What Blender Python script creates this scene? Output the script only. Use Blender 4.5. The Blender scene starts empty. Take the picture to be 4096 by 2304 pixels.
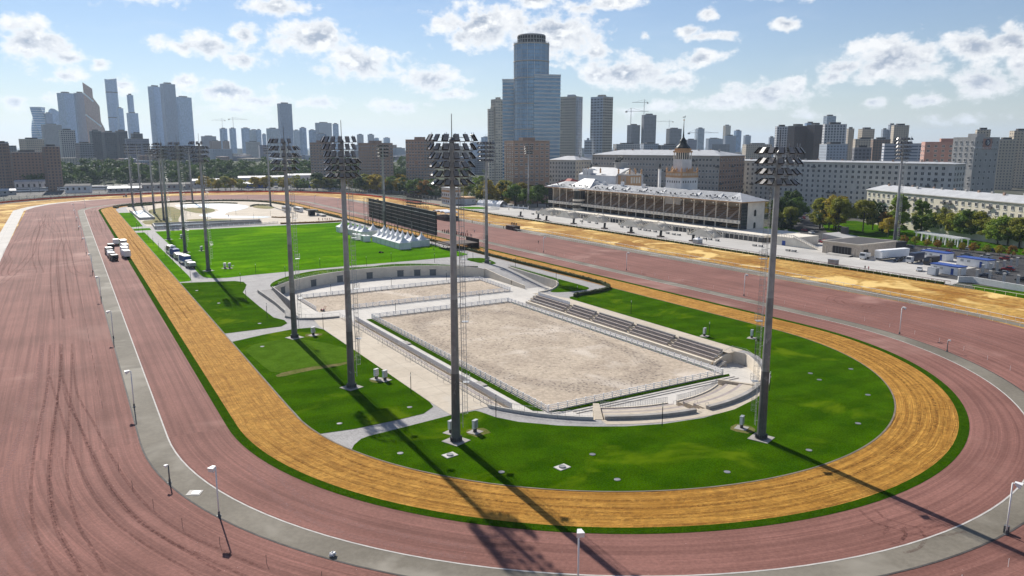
import bpy, bmesh, math, random
from mathutils import Vector, Matrix, noise
from mathutils.geometry import tessellate_polygon
random.seed(7)
S = bpy.context.scene
COL = S.collection
R = math.radians
PI = math.pi

# ------------------------------------------------------------------ camera, sky, sun, exposure
cam_d = bpy.data.cameras.new('camera'); cam = bpy.data.objects.new('camera', cam_d); COL.objects.link(cam)
cam.location = (0, 0, 45)
cam.rotation_euler = (R(90 - 10.608), 0, R(-30.965))
cam_d.sensor_width = 36.0; cam_d.lens = 36.0 * 3025 / 4096
cam_d.clip_start = 1.0; cam_d.clip_end = 60000
S.camera = cam
S.view_settings.view_transform = 'Standard'; S.view_settings.look = 'None'
S.view_settings.exposure = 0.55; S.view_settings.gamma = 1.0
S.render.engine = 'CYCLES'
S.cycles.max_bounces = 6; S.cycles.diffuse_bounces = 3; S.cycles.glossy_bounces = 2
S.cycles.transmission_bounces = 3; S.cycles.transparent_max_bounces = 8; S.cycles.volume_bounces = 0
S.cycles.use_denoising = True
try: S.cycles.denoiser = 'OPENIMAGEDENOISE'
except Exception: pass
SUN_AZ, SUN_EL = 2.8, 33.5          # degrees to the right of +Y, above the horizon
sd = bpy.data.lights.new('sun', 'SUN'); sd.energy = 5.0; sd.angle = R(0.53); sd.color = (1.0, 0.95, 0.87)
sun = bpy.data.objects.new('sun', sd); COL.objects.link(sun)
dv = Vector((math.sin(R(SUN_AZ)) * math.cos(R(SUN_EL)), math.cos(R(SUN_AZ)) * math.cos(R(SUN_EL)), math.sin(R(SUN_EL))))
sun.rotation_euler = dv.to_track_quat('Z', 'Y').to_euler()
sun.location = (0, 0, 300)

def build_world():
    w = bpy.data.worlds.new('World'); S.world = w; w.use_nodes = True
    nt = w.node_tree; nt.nodes.clear()
    N = lambda t, **k: _n(nt, t, **k)
    L = nt.links.new
    def mth(op, a, b=None, c=None, clamp=False):
        n = nt.nodes.new('ShaderNodeMath'); n.operation = op; n.use_clamp = clamp
        for i, v in enumerate((a, b, c)):
            if v is None: continue
            if isinstance(v, (int, float)): n.inputs[i].default_value = v
            else: L(v, n.inputs[i])
        return n.outputs[0]
    def ramp(v, a, b):
        n = nt.nodes.new('ShaderNodeMapRange'); n.interpolation_type = 'SMOOTHSTEP'
        L(v, n.inputs[0]); n.inputs[1].default_value = a; n.inputs[2].default_value = b
        return n.outputs[0]
    sky = N('ShaderNodeTexSky'); sky.sky_type = 'NISHITA'; sky.sun_disc = False
    sky.sun_elevation = R(SUN_EL); sky.sun_rotation = R(SUN_AZ)
    sky.altitude = 150; sky.air_density = 1.15; sky.dust_density = 0.0; sky.ozone_density = 1.6
    tc = N('ShaderNodeTexCoord')
    sep = N('ShaderNodeSeparateXYZ'); L(tc.outputs['Generated'], sep.inputs[0])
    X, Y, Z = sep.outputs
    # azimuth (deg, to the right of the direction +31) and elevation (deg)
    azr = mth('ARCTAN2', X, Y); az = mth('SUBTRACT', mth('MULTIPLY', azr, 180 / PI), 31.0)
    el = mth('MULTIPLY', mth('ARCSINE', Z), 180 / PI)
    P = nt.nodes.new('ShaderNodeCombineXYZ'); L(az, P.inputs[0]); L(el, P.inputs[1])
    def noise3(scale, detail, rough, off=(0, 0, 0), dist=0.0, sy=1.7):
        mp = N('ShaderNodeMapping'); mp.inputs['Scale'].default_value = (1, sy, 1); mp.inputs['Location'].default_value = off
        L(P.outputs[0], mp.inputs[0])
        n = N('ShaderNodeTexNoise'); n.inputs['Scale'].default_value = scale; n.inputs['Detail'].default_value = detail
        n.inputs['Roughness'].default_value = rough; n.inputs['Distortion'].default_value = dist
        L(mp.outputs[0], n.inputs[0]); return n.outputs['Fac']
    # cumulus: az, el, half width, half height, strength
    puffs = [(-1.7, 8.4, 4.5, 1.7, 1.25),(3.2, 7.8, 3.6, 1.9, 1.3),(6.1, 6.7, 1.5, 0.7, 1.0),(-4.0, 8.6, 2.1, 1.1, 1.0),(-14.2, 7.5, 3.0, 1.3, 1.25),(-11.1, 5.8, 3.5, 1.2, 1.2),(-5.9, 4.8, 2.8, 1.1, 1.15),(-21.4, 6.7, 3.1, 0.9, 1.15),(-18.8, 7.5, 1.2, 0.8, 1.0),(-18.9, 5.8, 1.6, 0.7, 1.0),(-16.4, 9.4, 2.6, 0.7, 1.15),(-31.3, 6.3, 2.4, 1.4, 1.2),(-32.4, 7.2, 1.3, 0.8, 1.0),(-29.5, 5.5, 1.3, 0.5, 0.9),(-29.8, 4.4, 1.3, 0.5, 0.9),(-27.7, 5.2, 0.7, 0.4, 0.8),(-20.4, 3.7, 2.9, 0.9, 1.05),(-17.8, 3.1, 2.2, 0.5, 0.9),(-26.7, 3.8, 1.1, 0.8, 0.9),(-22.6, 4.3, 1.0, 0.5, 0.8),(-14.0, 3.1, 2.3, 0.5, 0.85),(-8.4, 2.8, 2.1, 0.6, 0.8),(-19.7, 2.5, 2.7, 0.6, 0.8),(-30.8, 2.9, 1.5, 0.4, 0.7),(-32.7, 2.7, 1.0, 0.5, 0.7),(-4.3, 3.8, 1.8, 0.5, 0.8),(8.4, 5.2, 3.5, 1.3, 1.3),(11.6, 4.6, 2.2, 0.7, 1.15),(6.1, 5.0, 1.5, 0.7, 1.1),(13.6, 6.1, 1.8, 0.7, 1.1),(14.2, 7.6, 2.3, 0.4, 0.95),(12.8, 8.0, 1.0, 0.4, 0.95),(13.8, 9.0, 0.7, 0.5, 0.95),(19.0, 8.2, 1.0, 0.5, 1.0),(18.1, 3.6, 3.1, 1.0, 1.15),(15.5, 3.1, 1.9, 0.8, 0.95),(19.7, 3.9, 1.3, 0.8, 1.1),(26.0, 5.6, 3.4, 1.6, 1.3),(23.1, 5.3, 2.0, 0.7, 1.1),(22.4, 4.6, 1.0, 0.4, 0.8),(30.2, 6.2, 2.2, 1.0, 1.2),(32.4, 6.3, 1.3, 1.2, 1.2),(31.2, 4.1, 1.7, 1.4, 1.15),(32.8, 4.9, 1.0, 1.2, 1.1),(28.0, 2.9, 1.4, 0.5, 0.95),(24.8, 2.9, 0.7, 0.4, 0.8),(7.2, 9.9, 2.4, 0.5, 1.1),(1.5, 10.2, 2.1, 0.6, 1.1),(4.9, 9.7, 1.5, 0.5, 0.9),(9.6, 7.7, 0.4, 0.3, 0.8),(11.9, 2.8, 2.0, 0.5, 0.7),(9.4, 2.6, 1.5, 0.4, 0.6),(30.2, 1.7, 2.0, 0.4, 0.5),(21.6, 2.2, 1.6, 0.4, 0.5),(19.5, 10.6, 5.3, 0.9, 0.9),(-8.1, 11.4, 4.4, 0.8, 1.0),(-26.2, 10.1, 4.0, 1.1, 1.0)]
    F = None
    for (a, e, hw, hh, st) in puffs:
        q = nt.nodes.new('ShaderNodeVectorMath'); q.operation = 'MULTIPLY_ADD'; L(P.outputs[0], q.inputs[0])
        ix, iy = 1 / (hw * 1.12), 1 / (hh * 1.12)
        q.inputs[1].default_value = (ix, iy, 0); q.inputs[2].default_value = (-a * ix, -e * iy, 0)
        ln = nt.nodes.new('ShaderNodeVectorMath'); ln.operation = 'LENGTH'; L(q.outputs[0], ln.inputs[0])
        v = mth('MULTIPLY_ADD', ln.outputs['Value'], -1.5 * st, 1.5 * st)
        F = v if F is None else mth('SMOOTH_MAX', F, v, 0.25)
    # the rest of the sky carries scattered cumulus of the same kind
    inside = ramp(mth('ABSOLUTE', az), 50, 42); low = ramp(el, 26, 20)
    inframe = mth('MULTIPLY', inside, low)
    wild = mth('MULTIPLY', mth('SUBTRACT', noise3(0.055, 2, .5, (31, 7, 0)), 0.60), 7.0)
    F = mth('ADD', mth('MULTIPLY', mth('MAXIMUM', F, -2.0), inframe), mth('MULTIPLY', mth('MAXIMUM', wild, -2.0), mth('SUBTRACT', 1.0, inframe)))
    n1 = noise3(0.62, 7, .57, (3, 1, 0), .12, 1.4); n2 = noise3(2.4, 4, .6, (9, 5, 0), .1, 1.3)
    edge = mth('ADD', mth('MULTIPLY', mth('SUBTRACT', n1, .5), 3.9), mth('MULTIPLY', mth('SUBTRACT', n2, .5), .7))
    D = mth('ADD', F, edge)
    mask = ramp(D, -0.05, 0.95)
    # thin veil of haze cloud
    veil = mth('MULTIPLY', ramp(noise3(.12, 5, .6, (5, 50, 0), .4, 3.0), .50, .9), .18)
    mask = mth('MAXIMUM', mask, veil)
    # the clouds stand against the light: thin rims are white, thick hearts and bases grey-blue
    n1s = noise3(0.62, 7, .57, (3.0, .25, 0), .12, 1.4)
    rel = mth('MULTIPLY', mth('SUBTRACT', n1s, n1), 3.4)
    core = ramp(D, .45, 1.75)
    sh = mth('MULTIPLY', core, mth('ADD', mth('MULTIPLY', rel, 1.5), .70, clamp=True), clamp=True)
    mixc = N('ShaderNodeMix'); mixc.data_type = 'RGBA'; L(sh, mixc.inputs[0])
    mixc.inputs[6].default_value = (1.0, 1.0, 1.0, 1); mixc.inputs[7].default_value = (.36, .42, .53, 1)
    tint = N('ShaderNodeMix'); tint.data_type = 'RGBA'; tint.blend_type = 'MULTIPLY'; tint.inputs[0].default_value = 1.0; L(sky.outputs[0], tint.inputs[6]); tint.inputs[7].default_value = (.92, .955, 1.14, 1)
    b1 = N('ShaderNodeBackground'); L(tint.outputs[2], b1.inputs[0]); b1.inputs[1].default_value = 0.056
    b2 = N('ShaderNodeBackground'); L(mixc.outputs[2], b2.inputs[0]); b2.inputs[1].default_value = 0.70
    ms = N('ShaderNodeMixShader'); L(mth('MULTIPLY', mask, ramp(el, -1.0, 1.5)), ms.inputs[0]); L(b1.outputs[0], ms.inputs[1]); L(b2.outputs[0], ms.inputs[2])
    out = N('ShaderNodeOutputWorld'); L(ms.outputs[0], out.inputs[0])
    w.cycles.sampling_method = 'MANUAL'; w.cycles.sample_map_resolution = 512

def _n(nt, t, **k):
    n = nt.nodes.new(t)
    for a, b in k.items(): setattr(n, a, b)
    return n
build_world()

# ------------------------------------------------------------------ materials
MT = {}
def mat(name, col, rough=.8, col2=None, var=.25, scale=.6, fine=None, bump=0., bscale=4., metal=0., spec=.12, streak=None, stain=None, mode='OBJ', coat=0., emit=None, dots=None, detail=6, joints=None, specks=None, mow=None, hoof=None, wob=0.):
    """procedural material: base colour broken up by noise in world space (or track space with mode='UV')"""
    if name in MT: return MT[name]
    m = bpy.data.materials.new(name); m.use_nodes = True; nt = m.node_tree; b = nt.nodes['Principled BSDF']; L = nt.links.new
    b.inputs['Roughness'].default_value = rough; b.inputs['Metallic'].default_value = metal
    b.inputs['Specular IOR Level'].default_value = spec
    if coat: b.inputs['Coat Weight'].default_value = coat
    if col2 is None: col2 = tuple(c * (1 - var) for c in col)
    if mode == 'UV':
        vec = _n(nt, 'ShaderNodeTexCoord').outputs['UV']
        geo = _n(nt, 'ShaderNodeNewGeometry').outputs['Position']
    else:
        geo = _n(nt, 'ShaderNodeNewGeometry').outputs['Position']; vec = geo
    def noi(v, sc, det=detail, ro=.6, mp=None, dist=0):
        if mp:
            q = _n(nt, 'ShaderNodeMapping'); q.inputs['Scale'].default_value = mp; L(v, q.inputs[0]); v = q.outputs[0]
        n = _n(nt, 'ShaderNodeTexNoise'); n.inputs['Scale'].default_value = sc; n.inputs['Detail'].default_value = det
        n.inputs['Roughness'].default_value = ro; n.inputs['Distortion'].default_value = dist; L(v, n.inputs[0]); return n.outputs['Fac']
    def rmp(v, a, c):
        n = _n(nt, 'ShaderNodeMapRange'); n.interpolation_type = 'SMOOTHSTEP'; L(v, n.inputs[0]); n.inputs[1].default_value = a; n.inputs[2].default_value = c; return n.outputs[0]
    def mix(f, a, c, bt='MIX'):
        n = _n(nt, 'ShaderNodeMix'); n.data_type = 'RGBA'; n.blend_type = bt
        if isinstance(f, float): n.inputs[0].default_value = f
        else: L(f, n.inputs[0])
        for i, v in ((6, a), (7, c)):
            if isinstance(v, tuple): n.inputs[i].default_value = (*v, 1)
            else: L(v, n.inputs[i])
        return n.outputs[2]
    def mm(op, a, c_=None, d_=None):
        n = _n(nt, 'ShaderNodeMath'); n.operation = op
        for i, v in enumerate((a, c_, d_)):
            if v is None: continue
            if isinstance(v, (int, float)): n.inputs[i].default_value = v
            else: L(v, n.inputs[i])
        return n.outputs[0]
    if wob:
        wn = _n(nt, 'ShaderNodeTexNoise'); wn.inputs['Scale'].default_value = .12; wn.inputs['Detail'].default_value = 3; L(geo, wn.inputs[0])
        va = _n(nt, 'ShaderNodeVectorMath'); va.operation = 'MULTIPLY_ADD'; L(wn.outputs['Color'], va.inputs[0]); va.inputs[1].default_value = (0, 3.2 * wob, 0); L(vec, va.inputs[2]); vec = va.outputs[0]
    c = mix(rmp(noi(geo, scale), .32, .68), col, col2)
    if mow:
        sp_ = _n(nt, 'ShaderNodeSeparateXYZ'); L(geo, sp_.inputs[0]); wv = mm('SINE', mm('ADD', mm('MULTIPLY', sp_.outputs[1], mow[0] * 2.2), mm('MULTIPLY', noi(geo, .05, 3), 9.0)))
        c = mix(rmp(wv, -.5, .5), c, mix(1.0, c, (mow[1],) * 3, 'MULTIPLY'))
    if fine:
        c = mix(rmp(noi(geo, fine[0], 3, .7), .35, .65), c, mix(1.0, c, (fine[1],) * 3, 'MULTIPLY'))
    if streak:      # (scale along, scale across, strength colour multiplier)
        s = noi(vec, 1.0, 5, .65, (streak[0], streak[1], 1)); c = mix(rmp(s, .42, .62), c, mix(1.0, c, streak[2], 'MULTIPLY'))
        s2 = noi(vec, 1.0, 4, .6, (streak[0] * 2.3, streak[1] * 4.1, 1)); c = mix(rmp(s2, .5, .68), c, mix(1.0, c, streak[3], 'MULTIPLY'))
    if stain:
        c = mix(rmp(noi(geo, stain[0], 4, .6, None, .6), stain[2], stain[3]), c, stain[1])
    if joints:
        br = _n(nt, 'ShaderNodeTexBrick'); L(geo, br.inputs[0]); br.inputs['Scale'].default_value = 1.0; br.inputs['Brick Width'].default_value = joints[0]; br.inputs['Row Height'].default_value = joints[1]; br.inputs['Mortar Size'].default_value = .035 * min(joints[0], 1.5); br.offset = 0. if joints[0] > 2 else .5
        c = mix(br.outputs['Fac'], c, mix(1.0, c, (joints[2] * .85,) * 3, 'MULTIPLY'))
    if specks:
        v = _n(nt, 'ShaderNodeTexVoronoi'); v.inputs['Scale'].default_value = specks[0]; L(geo, v.inputs[0]); c = mix(rmp(v.outputs['Distance'], specks[2], specks[2] * .4), c, specks[1])
    if hoof:
        sp_ = _n(nt, 'ShaderNodeSeparateXYZ'); L(geo, sp_.inputs[0]); ex = mm('DIVIDE', mm('SUBTRACT', sp_.outputs[0], hoof[0][0]), hoof[1][0]); ey = mm('DIVIDE', mm('SUBTRACT', sp_.outputs[1], hoof[0][1]), hoof[1][1])
        e4 = mm('POWER', mm('ADD', mm('POWER', mm('ABSOLUTE', ex), 3.0), mm('POWER', mm('ABSOLUTE', ey), 3.0)), .333); e4 = mm('ADD', e4, mm('MULTIPLY', mm('SUBTRACT', noi(geo, .08, 3), .5), .16))
        band = rmp(mm('ABSOLUTE', mm('SUBTRACT', e4, .88)), .13, .03); far = rmp(sp_.outputs[1], 135, 165)
        dens = mm('MAXIMUM', mm('MULTIPLY', band, .95), mm('MULTIPLY', mm('ADD', mm('MULTIPLY', far, .55), .22), rmp(noi(geo, .06, 3), .3, .7)))
        mpv = _n(nt, 'ShaderNodeMapping'); mpv.inputs['Scale'].default_value = (.8, .45, 1); L(geo, mpv.inputs[0])
        v = _n(nt, 'ShaderNodeTexVoronoi'); v.inputs['Scale'].default_value = 1.9; L(mpv.outputs[0], v.inputs[0]); sc_ = _n(nt, 'ShaderNodeSeparateColor'); L(v.outputs['Color'], sc_.inputs[0])
        hit = mm('MULTIPLY', rmp(v.outputs['Distance'], .42, .2), mm('LESS_THAN', sc_.outputs[0], dens)); c = mix(mm('MULTIPLY', hit, .85), c, hoof[2]); c = mix(mm('MULTIPLY', band, .35), c, mix(1.0, c, (.55, .54, .55), 'MULTIPLY'))
    if dots:
        v = _n(nt, 'ShaderNodeTexVoronoi'); v.inputs['Scale'].default_value = dots[0]; L(geo, v.inputs[0])
        c = mix(rmp(v.outputs['Distance'], dots[2], dots[2] * .5), c, dots[1])
    L(c, b.inputs['Base Color'])
    if bump:
        bn = _n(nt, 'ShaderNodeBump'); bn.inputs['Strength'].default_value = min(1, bump); bn.inputs['Distance'].default_value = .25 * bump
        h = noi(geo, bscale, 4, .7)
        if streak:
            ad = _n(nt, 'ShaderNodeMath'); ad.operation = 'ADD'; L(h, ad.inputs[0]); L(s2, ad.inputs[1]); h = ad.outputs[0]
        L(h, bn.inputs['Height']); L(bn.outputs[0], b.inputs['Normal'])
    if emit:
        b.inputs['Emission Color'].default_value = (*emit[0], 1); b.inputs['Emission Strength'].default_value = emit[1]
    MT[name] = m
    return m

mat('red_track', (.285, .136, .110), .9, (.215, .100, .080), scale=.045, fine=(2.2, .80), streak=(.010, 1.1, (.74, .72, .72), (1.22, 1.20, 1.20)), mode='UV', bump=.25, bscale=4, stain=(.022, (.35, .20, .165), .54, .72), specks=(1.1, (.62, .52, .5), .045))
mat('sand_inner', (.68, .36, .07), .95, (.53, .265, .046), scale=.25, fine=(.9, .72), streak=(.035, 2.4, (.80, .74, .66), (.62, .53, .42)), mode='UV', bump=1.0, bscale=2.6, stain=(.06, (.40, .19, .03), .53, .68), wob=.3)
mat('sand_outer', (.66, .42, .12), .95, (.42, .21, .035), scale=.05, fine=(.55, .62), streak=(.03, .25, (.74, .62, .48), (.72, .62, .5)), mode='UV', bump=.8, bscale=1.2, stain=(.035, (.72, .50, .18), .54, .6), wob=.6)
mat('grass_near', (.072, .168, .0014), .9, (.042, .120, .001), scale=.16, fine=(4.5, .55), bump=1.0, bscale=7, spec=0., stain=(.07, (.115, .185, .004), .54, .72), mow=(.35, .86))
mat('grass_field', (.10, .265, .0012), .9, (.068, .20, .001), scale=.035, fine=(.7, .74), bump=.8, bscale=3, spec=0., stain=(.03, (.15, .31, .002), .52, .7), mow=(.22, .85))  # brighter than grass_near: light scattered through the blades is put into the colour
mat('grass_strip', (.045, .105, .002), .9, (.028, .078, .0015), scale=.6, fine=(4, .55), bump=.8, bscale=6, spec=0.)
mat('dry_meadow', (.27, .20, .055), .9, (.13, .15, .025), scale=.12, fine=(1.2, .6), bump=.6, bscale=3)
mat('grey_strip', (.225, .20, .16), .85, (.155, .137, .108), scale=.07, fine=(1.5, .86), bump=.05, stain=(.05, (.28, .255, .21), .52, .68))
mat('kerb', (.55, .52, .48), .8, scale=.8, var=.2)
mat('brown_kerb', (.26, .205, .15), .9, scale=.5, var=.3)
mat('dark_kerb', (.10, .09, .085), .8, scale=.8, var=.4)
mat('pavers', (.40, .385, .372), .85, (.34, .325, .315), scale=.3, fine=(1.8, .80), bump=.1, joints=(.9, .45, .9))
mat('cream_concrete', (.56, .485, .385), .85, (.48, .41, .32), scale=.10, fine=(.8, .93), bump=.03, joints=(4.5, 4.5, .86), stain=(.11, (.50, .45, .38), .55, .75))
mat('white_concrete', (.60, .565, .515), .85, (.52, .49, .445), scale=.12, fine=(1.0, .92), joints=(5, 5, .85))
mat('plaza_concrete', (.52, .50, .465), .85, (.43, .41, .38), scale=.05, fine=(.6, .93), joints=(6, 6, .85))
mat('arena_sand', (.55, .455, .35), .95, (.45, .365, .28), scale=.09, fine=(1.1, .74), bump=.9, bscale=1.6, hoof=((95.2, 153.5), (20.5, 43), (.19, .155, .135)), stain=(.06, (.60, .52, .43), .5, .7))
mat('beige_wall', (.72, .64, .525), .8, (.66, .58, .47), scale=.25, fine=(.7, .92), stain=(.35, (.58, .51, .42), .6, .8))
mat('grey_concrete', (.40, .375, .345), .8, (.31, .285, .26), scale=.4, fine=(2, .88))
mat('bench_brown', (.38, .325, .30), .75, scale=1.0, var=.2)
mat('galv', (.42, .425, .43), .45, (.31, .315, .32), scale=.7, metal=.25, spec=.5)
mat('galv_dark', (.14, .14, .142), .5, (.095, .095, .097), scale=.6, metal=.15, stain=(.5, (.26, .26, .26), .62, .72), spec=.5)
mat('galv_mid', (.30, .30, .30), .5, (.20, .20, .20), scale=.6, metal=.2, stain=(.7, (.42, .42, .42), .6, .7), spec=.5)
mat('lamp_black', (.035, .035, .037), .45, var=.2)
mat('lamp_glass', (.46, .43, .40), .3, (.30, .28, .26), scale=5, spec=.6)
mat('white_paint', (.85, .84, .82), .5, var=.08)
mat('white_plastic', (.90, .89, .88), .45, var=.06)
mat('black_paint', (.025, .025, .027), .5, var=.2)
mat('door_grey', (.16, .17, .17), .6, var=.15)
mat('lens_white', (.75, .75, .72), .3, var=.05)
mat('city_ground', (.11, .105, .095), .9, (.055, .07, .03), scale=.012, fine=(.12, .7))
mat('asphalt', (.075, .073, .075), .85, (.055, .054, .055), scale=.15, fine=(1.5, .85))

# ------------------------------------------------------------------ mesh helpers
class MB:
    """collects boxes, tubes, prisms ... into one mesh"""
    def __init__(s): s.v = []; s.f = []; s.mi = []; s.m = 0
    def add(s, vs, fs):
        o = len(s.v); s.v += [tuple(v) for v in vs]
        for f in fs: s.f.append(tuple(i + o for i in f)); s.mi.append(s.m)
        return s
    def box(s, c, d, rz=0., rx=0., ry=0.):
        x, y, z = d[0] / 2, d[1] / 2, d[2] / 2
        vs = [Vector((a, b, e)) for a in (-x, x) for b in (-y, y) for e in (-z, z)]
        if rz or rx or ry:
            m = Matrix.Rotation(rz, 3, 'Z') @ Matrix.Rotation(ry, 3, 'Y') @ Matrix.Rotation(rx, 3, 'X'); vs = [m @ v for v in vs]
        C = Vector(c)
        return s.add([v + C for v in vs], [(0, 1, 3, 2), (4, 6, 7, 5), (0, 4, 5, 1), (2, 3, 7, 6), (0, 2, 6, 4), (1, 5, 7, 3)])
    def b2(s, x0, x1, y0, y1, z0, z1): return s.box(((x0 + x1) / 2, (y0 + y1) / 2, (z0 + z1) / 2), (x1 - x0, y1 - y0, z1 - z0))
    def cyl(s, p0, p1, r0, r1=None, n=8, cap=True):
        r1 = r0 if r1 is None else r1; p0, p1 = Vector(p0), Vector(p1); d = (p1 - p0).normalized()
        a = d.orthogonal().normalized(); b = d.cross(a)
        if abs(d.z) > .999: a, b = Vector((1, 0, 0)), Vector((0, 1, 0)) * (1 if d.z > 0 else -1)
        vs = []
        for k in range(n):
            t = 2 * PI * k / n; o = a * math.cos(t) + b * math.sin(t); vs += [p0 + o * r0, p1 + o * r1]
        fs = [(2 * k, 2 * ((k + 1) % n), 2 * ((k + 1) % n) + 1, 2 * k + 1) for k in range(n)]
        if cap: fs += [tuple(2 * k for k in reversed(range(n))), tuple(2 * k + 1 for k in range(n))]
        return s.add(vs, fs)
    def lathe(s, prof, c=(0, 0, 0), n=16):
        vs = []; fs = []; m = len(prof)
        for k in range(n):
            t = 2 * PI * k / n
            for r, z in prof: vs.append((c[0] + r * math.cos(t), c[1] + r * math.sin(t), c[2] + z))
        for k in range(n):
            for j in range(m - 1): fs.append((k * m + j, ((k + 1) % n) * m + j, ((k + 1) % n) * m + j + 1, k * m + j + 1))
        return s.add(vs, fs)
    def path(s, pts, r, n=5):
        for a, b in zip(pts, pts[1:]): s.cyl(a, b, r, n=n, cap=False)
        return s
    def bar(s, p0, p1, w, h):
        """square bar between two points"""
        p0, p1 = Vector(p0), Vector(p1); d = p1 - p0
        if d.length < 1e-6: return s
        d.normalize(); up = Vector((0, 0, 1)) if abs(d.z) < .95 else Vector((0, 1, 0)); a = d.cross(up).normalized(); b = a.cross(d)
        vs = []
        for p in (p0, p1):
            for i, j in ((-1, -1), (1, -1), (1, 1), (-1, 1)): vs.append(p + a * (i * w / 2) + b * (j * h / 2))
        return s.add(vs, [(0, 1, 2, 3), (7, 6, 5, 4), (0, 4, 5, 1), (1, 5, 6, 2), (2, 6, 7, 3), (3, 7, 4, 0)])
    def prism(s, poly, z0, z1):
        n = len(poly); a = sum(poly[i][0] * poly[(i + 1) % n][1] - poly[(i + 1) % n][0] * poly[i][1] for i in range(n))
        if a < 0: poly = poly[::-1]
        vs = [(x, y, z0) for x, y in poly] + [(x, y, z1) for x, y in poly]
        return s.add(vs, [tuple(range(n, 2 * n)), tuple(reversed(range(n)))] + [(i, (i + 1) % n, n + (i + 1) % n, n + i) for i in range(n)])
    def sheet(s, poly, z):
        n = len(poly); a = sum(poly[i][0] * poly[(i + 1) % n][1] - poly[(i + 1) % n][0] * poly[i][1] for i in range(n))
        if a < 0: poly = poly[::-1]
        tr = tessellate_polygon([[Vector((x, y, 0)) for x, y in poly]])
        fs = []
        for t in tr:
            p = [poly[i] for i in t]; ar = (p[1][0] - p[0][0]) * (p[2][1] - p[0][1]) - (p[2][0] - p[0][0]) * (p[1][1] - p[0][1])
            fs.append(t if ar > 0 else t[::-1])
        return s.add([(x, y, z) for x, y in poly], fs)
    def wall(s, pts, z0, z1, th):
        """vertical wall along a polyline; z0, z1 numbers or functions of index"""
        n = len(pts); L_ = []; R_ = []
        for i in range(n):
            a = Vector(pts[max(0, i - 1)]); b = Vector(pts[min(n - 1, i + 1)]); d = (b - a).normalized(); q = Vector((-d.y, d.x)) * th / 2
            L_.append(Vector(pts[i]) + q); R_.append(Vector(pts[i]) - q)
        f0 = z0 if callable(z0) else (lambda i: z0); f1 = z1 if callable(z1) else (lambda i: z1)
        vs = []
        for i in range(n): vs += [(*L_[i], f0(i)), (*R_[i], f0(i)), (*R_[i], f1(i)), (*L_[i], f1(i))]
        fs = [(0, 1, 2, 3), tuple(4 * (n - 1) + k for k in (3, 2, 1, 0))]
        for i in range(n - 1):
            a, b = 4 * i, 4 * i + 4
            fs += [(a + 3, a + 2, b + 2, b + 3), (a, a + 3, b + 3, b), (a + 2, a + 1, b + 1, b + 2), (a + 1, a, b, b + 1)]
        return s.add(vs, fs)
    def mesh(s, name, mats, smooth=False):
        me = bpy.data.meshes.new(name); me.from_pydata(s.v, [], s.f)
        ms = mats if isinstance(mats, (list, tuple)) else [mats]
        for q in ms: me.materials.append(MT[q] if isinstance(q, str) else q)
        if len(ms) > 1: me.polygons.foreach_set('material_index', s.mi)
        if smooth: me.polygons.foreach_set('use_smooth', [True] * len(me.polygons))
        me.update(); return me
    def build(s, name, mats, parent=None, loc=(0, 0, 0), rz=0., smooth=False):
        return link(name, s.mesh(name, mats, smooth), parent, loc, rz)
def link(name, me, parent=None, loc=(0, 0, 0), rz=0., scale=None):
    o = bpy.data.objects.new(name, me); COL.objects.link(o); o.location = loc
    if rz: o.rotation_euler = (0, 0, rz)
    if scale: o.scale = scale
    if parent: o.parent = parent
    return o
def tag(o, label=None, cat=None, group=None, kind=None):
    if label: o['label'] = label
    if cat: o['category'] = cat
    if group: o['group'] = group
    if kind: o['kind'] = kind
    return o
def thing(name, label, cat, loc=(0, 0, 0), rz=0., group=None):
    return tag(link(name, None, None, loc, rz), label, cat, group)
def dup(o, loc=None, rz=None, label=None, parent=None):
    c = o.copy(); COL.objects.link(c); c.parent = parent
    if loc is not None: c.location = loc
    if rz is not None: c.rotation_euler = (0, 0, rz)
    if label: c['label'] = label
    for ch in KIDS.get(o.name, ()):
        dup(ch, parent=c)
    return c
KIDS = {}
def remember(root):
    """note children once so that dup() needs no scan"""
    for ch in root.children_recursive + [root]:
        KIDS[ch.name] = [k for k in ch.children]
def struct(name, mb, m, loc=(0, 0, 0)): return tag(mb.build(name, m, None, loc), kind='structure')
def rnd(a, b): return random.uniform(a, b)

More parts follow.
